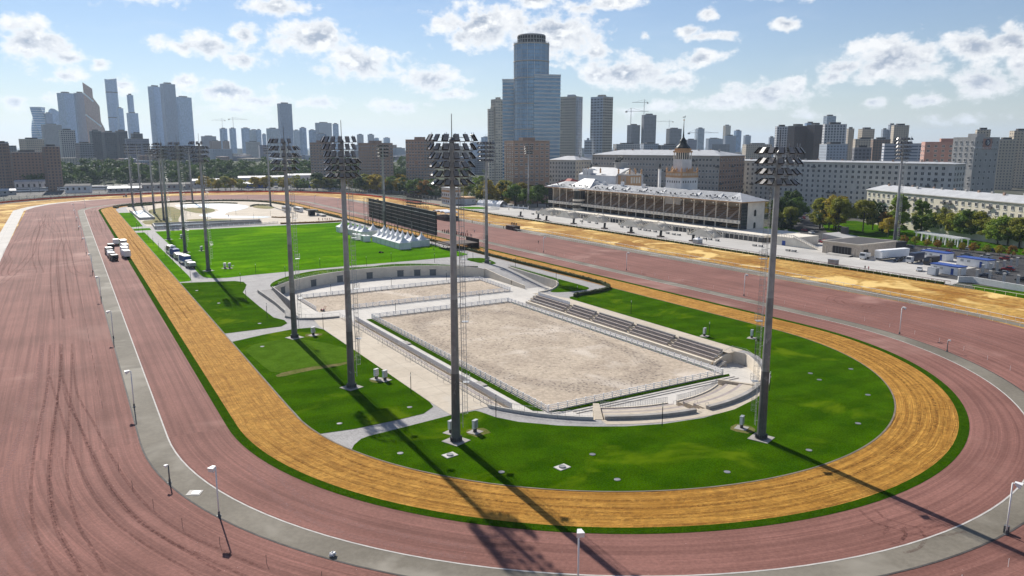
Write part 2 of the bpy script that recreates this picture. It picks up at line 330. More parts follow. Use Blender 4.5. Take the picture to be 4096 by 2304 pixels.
# ------------------------------------------------------------------ the race tracks (stadium shaped rings)
CX, YN, YF = 91.2, 124.3, 614.0
SHEAR = .0095                    # the ovals' axis drifts slightly to the right going away
def sh(x, y): return (x + SHEAR * (y - YN), y)
def stadium(r, yn=YN, yf=YF, n=72, cx=CX):
    """closed outline, anticlockwise, with running length"""
    pts = []
    for k in range(n + 1):
        t = PI + PI * k / n; pts.append((cx + r * math.cos(t), yn + r * math.sin(t)))
    m = 24
    for k in range(1, m): pts.append((cx + r, yn + (yf - yn) * k / m))
    for k in range(n + 1):
        t = PI * k / n; pts.append((cx + r * math.cos(t), yf + r * math.sin(t)))
    for k in range(1, m): pts.append((cx - r, yf + (yn - yf) * k / m))
    return [sh(*p) for p in pts]
def ring(name, r0, r1, z, m, a0=None, a1=None, nr=1):
    """a0, a1: kwargs of stadium() for the inner and the outer outline"""
    A = stadium(r0, **(a0 or {})); B = stadium(r1, **(a1 or a0 or {})); n = len(A)
    vs = []; uv = []; s = 0
    for i in range(n + 1):
        a, b = A[i % n], B[i % n]
        if i: p = ((a[0] + b[0]) / 2, (a[1] + b[1]) / 2); s += math.dist(p, q)
        q = ((a[0] + b[0]) / 2, (a[1] + b[1]) / 2)
        vs += [(*a, z), (*b, z)]; uv += [(s, r0), (s, r1)]
    fs = [(2 * i, 2 * i + 1, 2 * i + 3, 2 * i + 2) for i in range(n)]
    me = bpy.data.meshes.new(name); me.from_pydata(vs, [], fs); me.materials.append(MT[m])
    ul = me.uv_layers.new(name='UVMap')
    for lp in me.loops: ul.data[lp.index].uv = uv[lp.vertex_index]
    me.update()
    return tag(link(name, me), kind='structure')
R_LAWN, R_SAND, R_GREEN, R_RED, R_GREY, R_OUT = 59.6, 69.3, 70.8, 79.6, 83.5, 117.2
FO = dict(yf=645.0, cx=93.1)
def ground_with_hole():
    X = [-16000, 40, 150, 20000]; Y = [-9000, 70, 262, 22000]; mb = MB()
    for i in range(3):
        for j in range(3):
            if i == 1 and j == 1: continue
            mb.sheet([(X[i], Y[j]), (X[i + 1], Y[j]), (X[i + 1], Y[j + 1]), (X[i], Y[j + 1])], -.06)
    struct('ground', mb, 'city_ground')
ground_with_hole()
ring('inner_sand_track', R_LAWN + .25, R_SAND, 0, 'sand_inner')
ring('track_kerb_inner', R_LAWN, R_LAWN + .25, .05, 'brown_kerb')
ring('green_verge', R_SAND, R_GREEN, .03, 'grass_strip')
ring('inner_red_track', R_GREEN, R_RED, 0, 'red_track')
ring('white_edge_line', R_RED, R_RED + .22, .03, 'kerb')
ring('grey_service_strip', R_RED + .22, R_GREY, .008, 'grey_strip')
ring('dark_gutter', R_GREY, R_GREY + .25, .03, 'dark_kerb')
ring('outer_red_track', R_GREY + .25, R_OUT, 0, 'red_track', None, FO)
ring('outer_sand_track', R_OUT, 156.0, 0, 'sand_outer', FO)
# verge between the outer tracks: concrete lane on the left, grey apron with rails on the home straight
struct('concrete_lane', MB().sheet([(-21.6, 330), (-20.5, 640), (-14.5, 672), (-4.8, 701), (12.8, 727), (40, 749), (40, 751), (12, 734), (-6, 709), (-19, 680), (-27, 645), (-27.4, 330)], .012), 'white_concrete')
struct('home_straight_apron', MB().sheet([(211, 640), (211, 130), (209.8, 108.8), (206.9, 93), (200, 70), (204, 68), (210.5, 94), (214, 112), (217.0, 130), (218.2, 150), (219.5, 200), (219.5, 640)], .012), 'grey_strip')

# ------------------------------------------------------------------ infield: paved base with the sunken court cut out
def arc(cx, cy, r, a0, a1, n): return [(cx + r * math.cos(R(a0 + (a1 - a0) * k / n)), cy + r * math.sin(R(a0 + (a1 - a0) * k / n))) for k in range(n + 1)]
ZF = -2.5
BC = (94.5, 126.0); WC = (95.0, 209.0)
BOWL = (arc(*BC, 36.3, -155, -124, 8) + arc(*BC, 36.3, -122, -62, 16) + arc(*BC, 35.6, -58, -26, 8) +
        [(126.6, 115.2), (124.4, 115.2), (124.4, 195), (126.7, 195), (133, 197), (139, 202.5), (142.4, 208), (143, 219), (144.2, 243), (133.2, 243.4)] +
        arc(*WC, 51.3, 41, 139, 22)[1:-1] + [(56.6, 243.4), (51.4, 243), (51.4, 219), (50.7, 205), (49.5, 200.5), (52.2, 196.2), (58, 193.4), (62, 193), (62, 112)])
def smooth_poly(pts, it=2):
    for _ in range(it):
        q = []
        for i in range(len(pts)):
            a, b = Vector(pts[i]), Vector(pts[(i + 1) % len(pts)])
            q += [tuple(a * .75 + b * .25), tuple(a * .25 + b * .75)]
        pts = q
    return pts
def infield():
    out = stadium(R_LAWN); bm = bmesh.new(); z = -.02
    def loop(p):
        vs = [bm.verts.new((x, y, z)) for x, y in p]
        return [bm.edges.new((vs[i], vs[(i + 1) % len(vs)])) for i in range(len(vs))]
    es = loop(out) + loop(BOWL)
    bmesh.ops.triangle_fill(bm, edges=es, use_beauty=True, use_dissolve=False, normal=(0, 0, 1))
    bmesh.ops.recalc_face_normals(bm, faces=bm.faces)
    me = bpy.data.meshes.new('infield_paving'); bm.to_mesh(me); bm.free(); me.materials.append(MT['pavers'])
    tag(link('infield_paving', me), kind='structure')
infield()
def lawn(name, pts, m='grass_near', z=.03, it=1):
    return struct(name, MB().sheet(smooth_poly(pts, it) if it else pts, z), m)
def circ(a0, a1, r=R_LAWN - .05, n=40): return [sh(*p) for p in arc(CX, YN, r, a0, a1, n)]
def KX(y): return sh(CX - math.sqrt(R_LAWN ** 2 - min(0, y - YN) ** 2) + .06, y)[0]
def KR(y): return sh(CX + R_LAWN - .05, y)[0]
# front lawn (inside the near bend)
aL = math.degrees(math.atan2(104.9 - YN, 34.9 - CX))
lawnA = [(35.6, 106.4), (37.4, 108.2), (38.9, 108.7), (45.6, 109.4), (54.3, 110.5), (58.8, 110.3), (59.3, 109.2), (60.2, 105.7), (62.4, 101.8), (67.1, 97.0), (71.7, 93.7), (76.2, 91.1), (82.5, 88.7), (90.1, 87.4), (97.8, 87.7), (105.1, 89.6), (112, 92.6), (118.5, 97.4), (124, 103.0), (128.2, 109), (129.3, 113.2), (129.6, 182), (131, 184.5), (135, 184.9), (139.1, 185.2), (145.1, 186.4), (148.8, 188.2), (151.4, 191), (KR(194), 194), (KR(160), 160)] + circ(0, -(360 + aL) if aL > 0 else aL, n=60)
struct('front_lawn', MB().sheet(lawnA, .03), 'grass_near')
lawn('mast_lawn', [(KX(181), 181.0), (40, 184.2), (47.6, 186.2), (53.0, 185.4), (54.2, 182), (54.2, 155.7), (53.9, 118.5), (53.4, 115.9), (50.5, 113.6), (45, 113.0), (38, 112.8)] + [(KX(y), y) for y in (113.6, 117, 121, 130)], it=0)
lawn('side_lawn', [(KX(271), 271), (44, 267.6), (49.5, 265.6), (51.6, 262), (51.3, 256), (49, 248), (47.4, 243), (46.9, 219), (46.9, 202), (48.5, 197.5), (48.3, 193.5), (46, 190.6), (KX(190.2), 190.2)], it=0)
lawn('playing_field', [(44.0, 446), (42.6, 321.7), (41.4, 287), (41.7, 279), (44.3, 274.6), (49, 273.6), (57, 275.4), (92.3, 277.6), (122.7, 277.6), (143.5, 279.3), (147.2, 282), (148.2, 287), (148, 300), (149, 443.5), (120, 443), (96, 444)], 'grass_field', it=0)
lawn('path_verge', [(KX(445), 445), (38.6, 444.3), (37.6, 284), (37.1, 275), (36.2, 273.2), (KX(273), 273)], 'grass_field', it=0)
lawn('far_verge', [(KX(586), 586), (43.5, 584), (41.1, 479), (KX(477), 477)], 'grass_field', it=0)
lawn('small_verge', [(KX(467), 467.5), (43.4, 466.7), (43.1, 455.4), (KX(455), 455.6)], 'grass_field', it=0)
lawn('mast_island', [(139.4, 271.5), (142, 272.4), (148.3, 270.0), (147.5, 262), (145.4, 253.6), (142.0, 252.6), (139.6, 261.3)], 'grass_near')
lawn('ramp_verge', [(146.2, 246), (144.6, 222), (143.6, 209.0), (139.9, 202.6), (134.0, 197.0), (130.0, 194.2), (133, 191.6), (141.7, 190.9), (144.5, 192.3), (145.8, 195), (146.2, 214), (147.2, 246)], 'grass_near', .035, 1)
mat('new_turf', (.085, .165, .012), .9, (.06, .125, .006), scale=.3, fine=(3, .7), spec=0.)
mat('dry_turf', (.20, .17, .075), .95, (.12, .145, .03), scale=.4, fine=(2, .65), spec=0.)
struct('new_turf', MB().sheet(smooth_poly([(33.0, 175.5), (45.3, 177.6), (52.5, 165.5), (53.9, 154.8), (50.3, 150.8), (40.3, 151.6), (34.2, 149.5), (33.5, 160.2)], 1), .036), 'new_turf')
struct('dry_turf', MB().sheet(smooth_poly([(34.2, 149.5), (40.3, 151.3), (50.2, 150.5), (53.5, 153.6), (49.6, 148.8), (40.3, 148.7), (34.3, 147.0)], 1), .042), 'dry_turf')
for i_, (x_, y_) in enumerate(((54.2, 101.4), (50.9, 135.4), (50.3, 177.6), (92.2, 80.6), (52.6, 295.4))): struct('worn_patch', MB().sheet([(x_ + rnd(1.6, 2.8) * math.cos(k * .7), y_ + rnd(1.4, 2.4) * math.sin(k * .7)) for k in range(9)], .037), 'dry_turf')
struct('left_plaza', MB().sheet([(55.3, 193.6), (54.4, 186), (54.3, 163), (54.0, 118), (54.2, 110.7), (61.6, 110.9), (61.9, 112), (61.9, 193)], .012), 'cream_concrete')
struct('tribune_walk', MB().sheet([(124.4, 114.2), (129.2, 114.2), (129.4, 183), (128.2, 187), (128, 194.9), (124.4, 194.9)], .012), 'cream_concrete')
struct('bend_walk', MB().sheet(arc(*BC, 36.35, -123, -58, 18) + arc(*BC, 38.4, -58, -122, 18), .012), 'cream_concrete')
# grass roof crescent behind the court wall
def crescent():
    A = arc(*WC, 51.6, 44, 136, 30); mb = MB(); vs = []; fs = []
    for i, (x, y) in enumerate(A):
        t = i / 30; d = Vector((x - WC[0], y - WC[1])).normalized(); w = 15 * math.sin(PI * t) ** .7 * (.75 if .42 < t < .5 else 1) + .6
        y2 = min(y + d.y * w, 273.2); 
        for k in range(4):
            s = k / 3; vs.append((x + (d.x * w) * s, y + (y2 - y) * s, 1.18 - 1.15 * s ** 1.2))
    for i in range(30):
        for k in range(3): a = 4 * i + k; fs.append((a, a + 1, a + 5, a + 4)[::-1])
    mb.add(vs, fs); o = struct('roof_lawn', mb, 'grass_near')
crescent()

# ------------------------------------------------------------------ sunken court
def court():
    fl = [(x, y) for x, y in BOWL]
    struct('court_floor', MB().sheet(fl, ZF), 'white_concrete')
    struct('jumping_arena', MB().sheet([(73.2, 109.4), (117.1, 109.4), (117.1, 197.6), (73.2, 197.6)], ZF + .03), 'arena_sand')
    struct('warm_up_arena', MB().sheet([(62.6, 213.2), (127.2, 213.2), (128.2, 236.6), (62.6, 236.0)], ZF + .03), 'arena_sand')
    for nm, p in (('arena_verge_left', [(71.0, 111), (72.6, 109.6), (72.6, 197.4), (71.0, 197.4)]), ('arena_verge_right', [(117.7, 112), (118.6, 112), (118.6, 197), (117.7, 197)]), ('arena_verge_near', [(77, 107.6), (118, 107.6), (119, 108.8), (73.4, 108.8)])):
        struct(nm, MB().sheet(p, ZF + .05), 'grass_strip')
    # retaining wall
    t = thing('court_wall', 'tall curved beige retaining wall with grey doors behind the sunken court', 'wall')
    A = arc(*WC, 51.3, 41, 139, 44)
    MB().wall(A, ZF - .2, lambda i: .25 + 1.0 * math.sin(PI * i / 44) ** .35, .4).build('wall', 'beige_wall', t)
    MB().wall(A, lambda i: .25 + 1.0 * math.sin(PI * i / 44) ** .35, lambda i: .36 + 1.0 * math.sin(PI * i / 44) ** .35, .5).build('coping', 'white_concrete', t)
    rl = MB(); zt = lambda i: .36 + 1.0 * math.sin(PI * i / 44) ** .35
    for i in range(2, 43): rl.cyl((*A[i], zt(i)), (*A[i], zt(i) + .9), .03, n=4)
    for h in (.45, .9): rl.path([(*A[i], zt(i) + h) for i in range(2, 43)], .025, 4)
    rl.build('railing', 'galv', t)
    dm = MB(); dm.box((0, 0, 1.1), (2.3, .12, 2.2)); dm.m = 1
    dm.box((0, -.07, 1.1), (.05, .05, 2.2)); dm.box((0, -.03, 2.28), (2.7, .16, .16)); dm.m = 2; dm.lathe([(0, -.12), (.14, -.08), (.14, .08), (0, .12)], (0, -.12, 2.75), 8)
    dmesh = dm.mesh('door', ['door_grey', 'galv_dark', 'lens_white'])
    for a in (136 - 4, 115, 102.5, 89.5, 76.5, 69.5, 63.0):
        x, y = WC[0] + 51.08 * math.cos(R(a)), WC[1] + 51.08 * math.sin(R(a)); link('door', dmesh, t, (x, y, ZF), R(a - 90))
    # ramp walls and parapets
    def wallthing(nm, label, pts, z0, z1, th, m='beige_wall', rail=None):
        w = thing(nm, label, 'wall'); MB().wall(pts, z0, z1, th).build('wall', m, w)
        if rail:
            q = MB(); f1 = z1 if callable(z1) else (lambda i: z1); P3 = [Vector((*p, f1(i))) for i, p in enumerate(pts)]
            for a, b in zip(P3, P3[1:]):
                k = max(1, int((b - a).length / 1.6))
                for j in range(k + 1):
                    p = a.lerp(b, j / k); q.cyl(p, p + Vector((0, 0, rail)), .03, n=4)
                for j in range(k * 5):
                    p = a.lerp(b, j / (k * 5)); q.cyl(p, p + Vector((0, 0, rail)), .010, n=3, cap=False)
                q.cyl(a + Vector((0, 0, rail)), b + Vector((0, 0, rail)), .035, n=4); q.cyl(a + Vector((0, 0, rail * .15)), b + Vector((0, 0, rail * .15)), .02, n=4)
            q.build('railing', 'galv', w)
        return w
    wallthing('ramp_wall', 'straight brown ramp wall nearest the left lawn of the court', [(51.4, 240), (51.4, 219), (50.8, 205.5)], ZF, 1.0, .35, 'grey_concrete')
    wallthing('ramp_wall', 'ramp wall joining the curved court wall at its left end', [(56.6, 243.2), (56.0, 230), (55.4, 213)], ZF, 1.0, .35, 'grey_concrete')
    wallthing('parapet', 'low curved grey parapet with thin railing at the far end of the left plaza', [(50.7, 205), (49.6, 200.5), (52.2, 196.2), (55, 194.4), (58, 193.4), (62, 193)], ZF, .45, .35, 'grey_concrete', 1.0)
    wallthing('parapet', 'low curved white parapet with railing beside the paved path and near arena corner', arc(*BC, 36.3, -155, -125, 8), ZF, .5, .35, 'white_concrete', 1.0)
    wallthing('ramp_wall', 'curved ramp wall with railing beside the dark hedge right of the court', [(144.2, 243), (143, 219), (142.4, 208), (141, 205), (139, 202.5), (136, 199.3), (133, 197), (129.5, 195.4), (126.7, 195)], ZF, .35, .35, 'beige_wall', 1.0)
    wallthing('ramp_wall', 'sloping inner ramp wall at the right end of the curved court wall', [(134.0, 243), (133.6, 230), (133.4, 214)], ZF, lambda i: (.6, -.4, -1.3)[i], .35, 'beige_wall')
    for nm, P in (('left_ramp', [(51.5, 243), (56.5, 243), (55.3, 207), (50.9, 207)]), ('right_ramp', [(134.1, 243), (144.1, 243), (142.8, 214), (133.5, 214)])):
        mb = MB(); mb.add([(*P[0], -.02), (*P[1], -.02), (*P[2], ZF + .01), (*P[3], ZF + .01)], [(0, 3, 2, 1)]); struct(nm, mb, 'pavers')
    # end recess wall on the right
    wallthing('recess_wall', 'curved cream wall with railing round the recess at the right end of the court', [(126.5, 115.2)] + arc(*BC, 35.6, -24, -56, 10), ZF, .15, .4, 'beige_wall', 1.0)
    wallthing('recess_wall', 'stepped cream cheek wall closing the near end of the long right tribune', [(126.5, 115.1), (123.6, 115.0), (120.8, 114.9)], ZF, lambda i: (.15, -.7, -1.7)[i], .4, 'beige_wall', 1.0)
court()

def tribunes():
    # right tribune: four tiers in five bays
    t = thing('tribune', 'long straight concrete tribune with four bench rows right of the sandy arena', 'tribune')
    X0 = 120.7; y0, y1 = 115.6, 193
    rise = [(-1.75, 120.7, 121.6), (-1.2, 121.6, 122.5), (-.6, 122.5, 123.4), (0.0, 123.4, 124.38)]
    zb = ZF
    for i, (z, a, b) in enumerate(rise):
        MB().b2(a, 124.38, y0, y1, zb, z - (.35 if i else 0)).build('step', 'cream_concrete' if i else 'beige_wall', t); zb = z - (.35 if i else 0)
    bays = [(y0 + .3, 129.4), (131.0, 144.8), (146.4, 160.4), (162.0, 172.6), (174.2, 191.5)]
    for z, a, b in rise[1:]:
        for p, q in bays: MB().b2(a, a + .5, p, q, z - .35, z + .08).build('bench', 'bench_brown', t)
    for p, q in bays[:4]: MB().b2(123.98, 124.38, p, q, -.33, .55).build('backrest', 'grey_concrete', t)
    for p, q in bays:
        for z, a, b in rise[1:]:
            for yy in (p - .25, q + .25):
                MB().path([(a, yy, z - .3), (a, yy, z + .6), (a + .8, yy, z + .6), (a + .8, yy, z - .3)], .03, 4).build('handrail', 'galv', t)
    w = MB()
    for k in range(9): w.cyl((124.2, 174.5 + k * 2.1, .1), (124.2, 174.5 + k * 2.1, 1.15), .03, n=4)
    w.b2(124.17, 124.23, 174.5, 191.3, .1, .95); w.cyl((124.2, 174.5, 1.15), (124.2, 191.3, 1.15), .05, n=6)
    for k in range(32): w.cyl((120.8, 193 - k * .6, -1.75), (120.8, 193 - k * .6, -.75), .015, n=3)
    w.cyl((120.8, 174, -.75), (120.8, 193, -.75), .05, n=5)
    w.build('railing', 'white_paint', t)
    st = MB()
    for k in range(5): st.b2(120.0 - .0, 120.7, 113.0 + .0, 114.8, ZF, ZF + .0 + .001) if False else st.b2(120.8 + k * .42, 121.22 + k * .42, 113.2, 114.7, ZF, ZF + .2 + k * .2)
    st.build('stair', 'grey_concrete', t)
    # left tribune, stepping down from the plaza
    t = thing('tribune', 'straight tribune stepping down from the left plaza to the sandy arena', 'tribune')
    rs = [(-.02, 62.05, 63.0), (-.55, 63.0, 64.0), (-1.1, 64.0, 65.0), (-1.65, 65.0, 66.4)]
    for z, a, b in rs: MB().b2(a, b, 112, 192.8, ZF, z).build('step', 'cream_concrete', t)
    for z, a, b in rs[1:]: 
        for k in range(5): MB().b2(a + .05, a + .5, 113 + k * 16, 127 + k * 16, z + .002, z + .40).build('bench', 'bench_brown', t)
    MB().b2(66.4, 66.7, 111, 193.6, ZF, -1.2).build('front_wall', 'beige_wall', t)
    rl = MB(); rl.cyl((62.2, 112, 1.1), (62.2, 192.8, 1.1), .05, n=6); rl.cyl((62.2, 112, .6), (62.2, 192.8, .6), .025, n=4); rl.cyl((62.2, 112, .2), (62.2, 192.8, .2), .025, n=4)
    for k in range(52): rl.cyl((62.2, 112 + k * 1.58, 0), (62.2, 112 + k * 1.58, 1.1), .03, n=4)
    rl.build('upper_railing', 'galv', t)
    for k in range(5):
        for d in (-1.3, 1.3):
            y = 112.6 + k * 16 + d + (1 if k == 0 else 0)
            for a, z in ((60.9, 0), (63.0, -.55), (64.4, -1.1)):
                MB().path([(a, y, z), (a, y, z + 1.0), (a + 1.2, y, z + .9), (a + 1.2, y, z)], .03, 4).build('handrail', 'galv', t)
    w = MB(); w.b2(66.52, 66.58, 111, 193.6, -1.15, -.3); w.cyl((66.55, 111, -.15), (66.55, 193.6, -.15), .05, n=6)
    for k in range(60): w.cyl((66.55, 111 + k * 1.4, -1.2), (66.55, 111 + k * 1.4, -.15), .03, n=4)
    w.build('lower_railing', 'white_paint', t)
    for yy in (128, 166): MB().b2(66.7, 71, yy, yy + 3, ZF, ZF + .25).build('crossing_slab', 'grey_concrete', t)
    # two curved tribunes at the near end
    for lab, a0, a1 in (('left one of the two curved concrete tribunes at the near end of the arena', -122, -95.5), ('right one of the two curved concrete tribunes at the near end of the arena', -91, -62)):
        t = thing('curved_tribune', lab, 'tribune')
        def sector(r0, r1, z0, z1, b0=a0, b1=a1): return MB().prism(arc(*BC, r1, b0, b1, 14) + arc(*BC, r0, b1, b0, 14), z0, z1)
        sector(35.4, 36.25, ZF, .58).build('back_bench', 'grey_concrete', t)
        sector(32.9, 35.4, ZF, .0).build('step', 'cream_concrete', t)
        sector(30.2, 32.9, ZF, -.45).build('step', 'cream_concrete', t)
        sector(28.2, 30.2, ZF, -.9).build('step', 'cream_concrete', t)
        sector(27.9, 28.2, ZF, -.75).build('front_wall', 'beige_wall', t)
        sector(32.25, 32.9, -.45, -.02).build('bench', 'bench_brown', t); sector(29.6, 30.2, -.9, -.47).build('bench', 'bench_brown', t)
        rl = MB(); A = arc(*BC, 28.0, a0, a1, 28); rl.path([(*p, .25) for p in A], .035, 4); rl.path([(*p, -.6) for p in A], .02, 4)
        for p in A: rl.cyl((*p, -.75), (*p, .25), .03, n=4)
        for p in arc(*BC, 28.0, a0, a1, 130): rl.cyl((*p, -.6), (*p, .25), .011, n=3, cap=False)
        e = a1 if a0 < -100 else a0
        for rr in (29.8, 32.6, 35.2):
            p, q = arc(*BC, rr, e, e + 1.2, 1); z = -.9 if rr < 30 else -.45 if rr < 33 else 0
            MB().path([(*p, z), (*p, z + .95), (*q, z + .95), (*q, z)], .03, 4).build('handrail', 'galv', t)
        rl.build('railing', 'galv', t)
    # stair and slabs between and beside the curved tribunes
    mb = MB()
    for k in range(8): mb.prism(arc(*BC, 36.3 - k * 1.0, -95.4, -91.1, 4) + arc(*BC, 36.3 - (k + 1) * 1.0, -91.1, -95.4, 4), ZF, .0 - k * .3)
    tag(mb.build('stairway', 'cream_concrete'), 'concrete stair running down between the two curved tribunes', 'stairs')
    mb = MB()
    for k in range(5): mb.prism(arc(*BC, 35.6, -61 + k * 1.2, -59.8 + k * 1.2, 2) + arc(*BC, 28, -59.8 + k * 1.2, -61 + k * 1.2, 2), ZF, 0 - k * .3)
    tag(mb.build('stairway', 'cream_concrete'), 'concrete stair beside the right end of the curved tribunes', 'stairs')
    mb = MB()
    for a, b in ((77, 118.5),): mb.b2(a, b, 105.6, 106.0, ZF, ZF + .14); mb.b2(a, b, 106.7, 107.1, ZF, ZF + .14)
    tag(mb.build('drain_edging', 'white_concrete'), 'pair of low concrete edgings between near verge and curved tribunes', 'edging')
    mb = MB(); mb.prism(arc(*BC, 36.1, -124.6, -122.4, 2) + arc(*BC, 28, -122.4, -124.6, 2), ZF, .0); tag(mb.build('landing', 'cream_concrete'), 'cream landing between white parapet and left curved tribune', 'landing')
tribunes()

# ------------------------------------------------------------------ floodlight masts
def lamp_mesh():
    mb = MB(); mb.box((0, 0, 0), (.74, .17, 1.08)); mb.m = 1
    for k in range(5): mb.box((0, -.10, -.43 + k * .215), (.68, .03, .15))
    mb.m = 2; mb.box((0, .14, 0), (.10, .12, .5)); mb.box((0, 0, .475), (.68, .22, .03))
    return mb.mesh('floodlight', ['lamp_black', 'lamp_glass', 'galv'])
LAMP = lamp_mesh()
def pole_parts(t, H=46.0, rb=.70, rt=.38):
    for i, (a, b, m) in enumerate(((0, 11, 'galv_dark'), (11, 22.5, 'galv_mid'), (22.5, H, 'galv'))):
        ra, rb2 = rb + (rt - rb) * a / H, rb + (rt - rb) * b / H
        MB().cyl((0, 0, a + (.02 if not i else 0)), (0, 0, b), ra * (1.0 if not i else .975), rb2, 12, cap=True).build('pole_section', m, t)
    fl = MB(); fl.lathe([(rb, .9), (rb + .02, .25), (rb + .28, .22), (rb + .28, .06), (0, .06)], n=20)
    for k in range(16): fl.box((math.cos(k * PI / 8) * (rb + .12), math.sin(k * PI / 8) * (rb + .12), .5), (.26, .05, .6), k * PI / 8)
    fl.build('base_flange', 'galv_dark', t)
    MB().box((0, 0, .03), (3.2, 3.2, .14), R(20)).build('concrete_pad', 'grey_concrete', t)
def ladder_parts(t, H=39.5, rb=.70, rt=.38, detail=True):
    x = rb + .42; lean = (rt - rb) / 46.0
    px = lambda z: x + lean * z
    ld = MB()
    for d in (-.22, .22): ld.bar((px(2.2), d, 2.2), (px(H), d, H), .05, .05)
    z = 2.4
    while z < H: ld.bar((px(z), -.22, z), (px(z), .22, z), .03, .03); z += .5 if detail else 1.2
    z = 3
    while z < H: ld.bar((px(z) - .4, 0, z), (px(z), 0, z), .05, .05); z += 3
    ld.build('ladder', 'galv', t)
    cg = MB(); z = 4.6; A = [(.0, -.36), (.35, -.36), (.72, -.2), (.8, 0), (.72, .2), (.35, .36), (0, .36)]
    while z < H:
        cg.path([(px(z) + a, b, z) for a, b in A], .022, 3); z += .9 if detail else 1.8
    for a, b in A[1:-1:1 if detail else 2]: cg.cyl((px(4.6) + a, b, 4.6), (px(H) + a, b, H), .018, n=3, cap=False)
    cg.build('safety_cage', 'galv', t)
    if detail:
        for z in (9.5, 19, 28.5):
            p = MB(); p.box((px(z) + .6, .35, z), (1.0, 1.1, .06))
            for a, b in ((.15, -.2), (1.1, -.2), (1.1, .9), (.15, .9)): p.cyl((px(z) + a, b, z), (px(z) + a, b, z + 1.1), .025, n=4)
            for h in (.55, 1.1): p.path([(px(z) + .15, -.2, z + h), (px(z) + 1.1, -.2, z + h), (px(z) + 1.1, .9, z + h), (px(z) + .15, .9, z + h)], .022, 3)
            p.build('rest_platform', 'galv', t)
def head_parts(t, rows, zt, left=8, right=6, nright=3, a0=180, individual=True, spread=150, tip=49.6):
    """rows of floodlights; a0 = direction (deg) the full-height fan faces, the lower rows carry a second fan opposite"""
    z0 = 39.4; dz = (zt - z0 - .3) / (rows - 1); fr = MB(); big = MB() if not individual else None
    for k in range(rows):
        z = z0 + k * dz; rr = 2.45 + .14 * k
        fans = [(a0, left)] + ([(a0 + 180, right)] if k < nright else [])
        for ac, n in fans:
            sp = spread if ac == a0 else 115
            A = [(math.cos(R(ac - sp / 2 + sp * j / (n - 1))) * rr, math.sin(R(ac - sp / 2 + sp * j / (n - 1))) * rr, z) for j in range(n)]
            fr.path(A, .06, 4)
            fr.path([(p[0] * .93, p[1] * .93, z + dz * .45) for p in A], .035, 4)
            for j in (0, n // 2, n - 1): fr.bar((0, 0, z), A[j], .09, .09)
            for j in (0, n // 3, 2 * n // 3, n - 1): fr.bar(A[j], (A[j][0], A[j][1], z + dz), .06, .06)
            for j in range(n):
                a = ac - sp / 2 + sp * j / (n - 1); d = Vector((math.cos(R(a)), math.sin(R(a)), 0)); c = Vector(A[j]) + d * .28 + Vector((0, 0, .52))
                tilt = 28 + 24 * (k < nright) * (1 - k / 6) + rnd(-3, 3)
                if individual:
                    o = link('floodlight', LAMP, t, c); o.rotation_euler = (Matrix.Rotation(R(a + 90), 4, 'Z') @ Matrix.Rotation(-R(tilt), 4, 'X')).to_euler()
                else:
                    big.m = 0; big.box(c, (.66, .22, .92), R(a + 90), -R(tilt)); big.m = 1; big.box(c + d * .12 - Vector((0, 0, .08)), (.54, .05, .7), R(a + 90), -R(tilt))
    # service cage at the back
    b = R(a0 + 90)
    for e in (-1, 1):
        q = Vector((math.cos(b), math.sin(b), 0)) * 1.5 * e
        fr.bar(q + Vector((0, 0, z0)), q + Vector((0, 0, zt)), .07, .07)
    fr.build('lamp_frame', 'galv', t)
    if big: tag(big.build('floodlight_array', ['lamp_black', 'lamp_glass'], t), kind='stuff')
    MB().lathe([(.38, zt - .6), (.40, zt - .1), (.36, zt), (.07, zt + .35), (.05, tip), (.0, tip)], n=10).build('lightning_rod', 'galv_dark', t)
def mast(x, y, label, zt=46.0, rows=6, a0=180., near=True, lad=0., nright=3, left=8, right=6, tip=49.6):
    t = thing('floodlight_mast', label, 'floodlight mast', (x, y, 0), 0, 'floodlight masts around the track')
    pole_parts(t, zt - .4); lt = link('ladder_assembly', None, t); lt.rotation_euler = (0, 0, R(lad)); 
    ladder_parts(lt, 39.5, detail=near); head_parts(t, rows, zt, left, right, nright, a0, near, tip=tip)
    return t
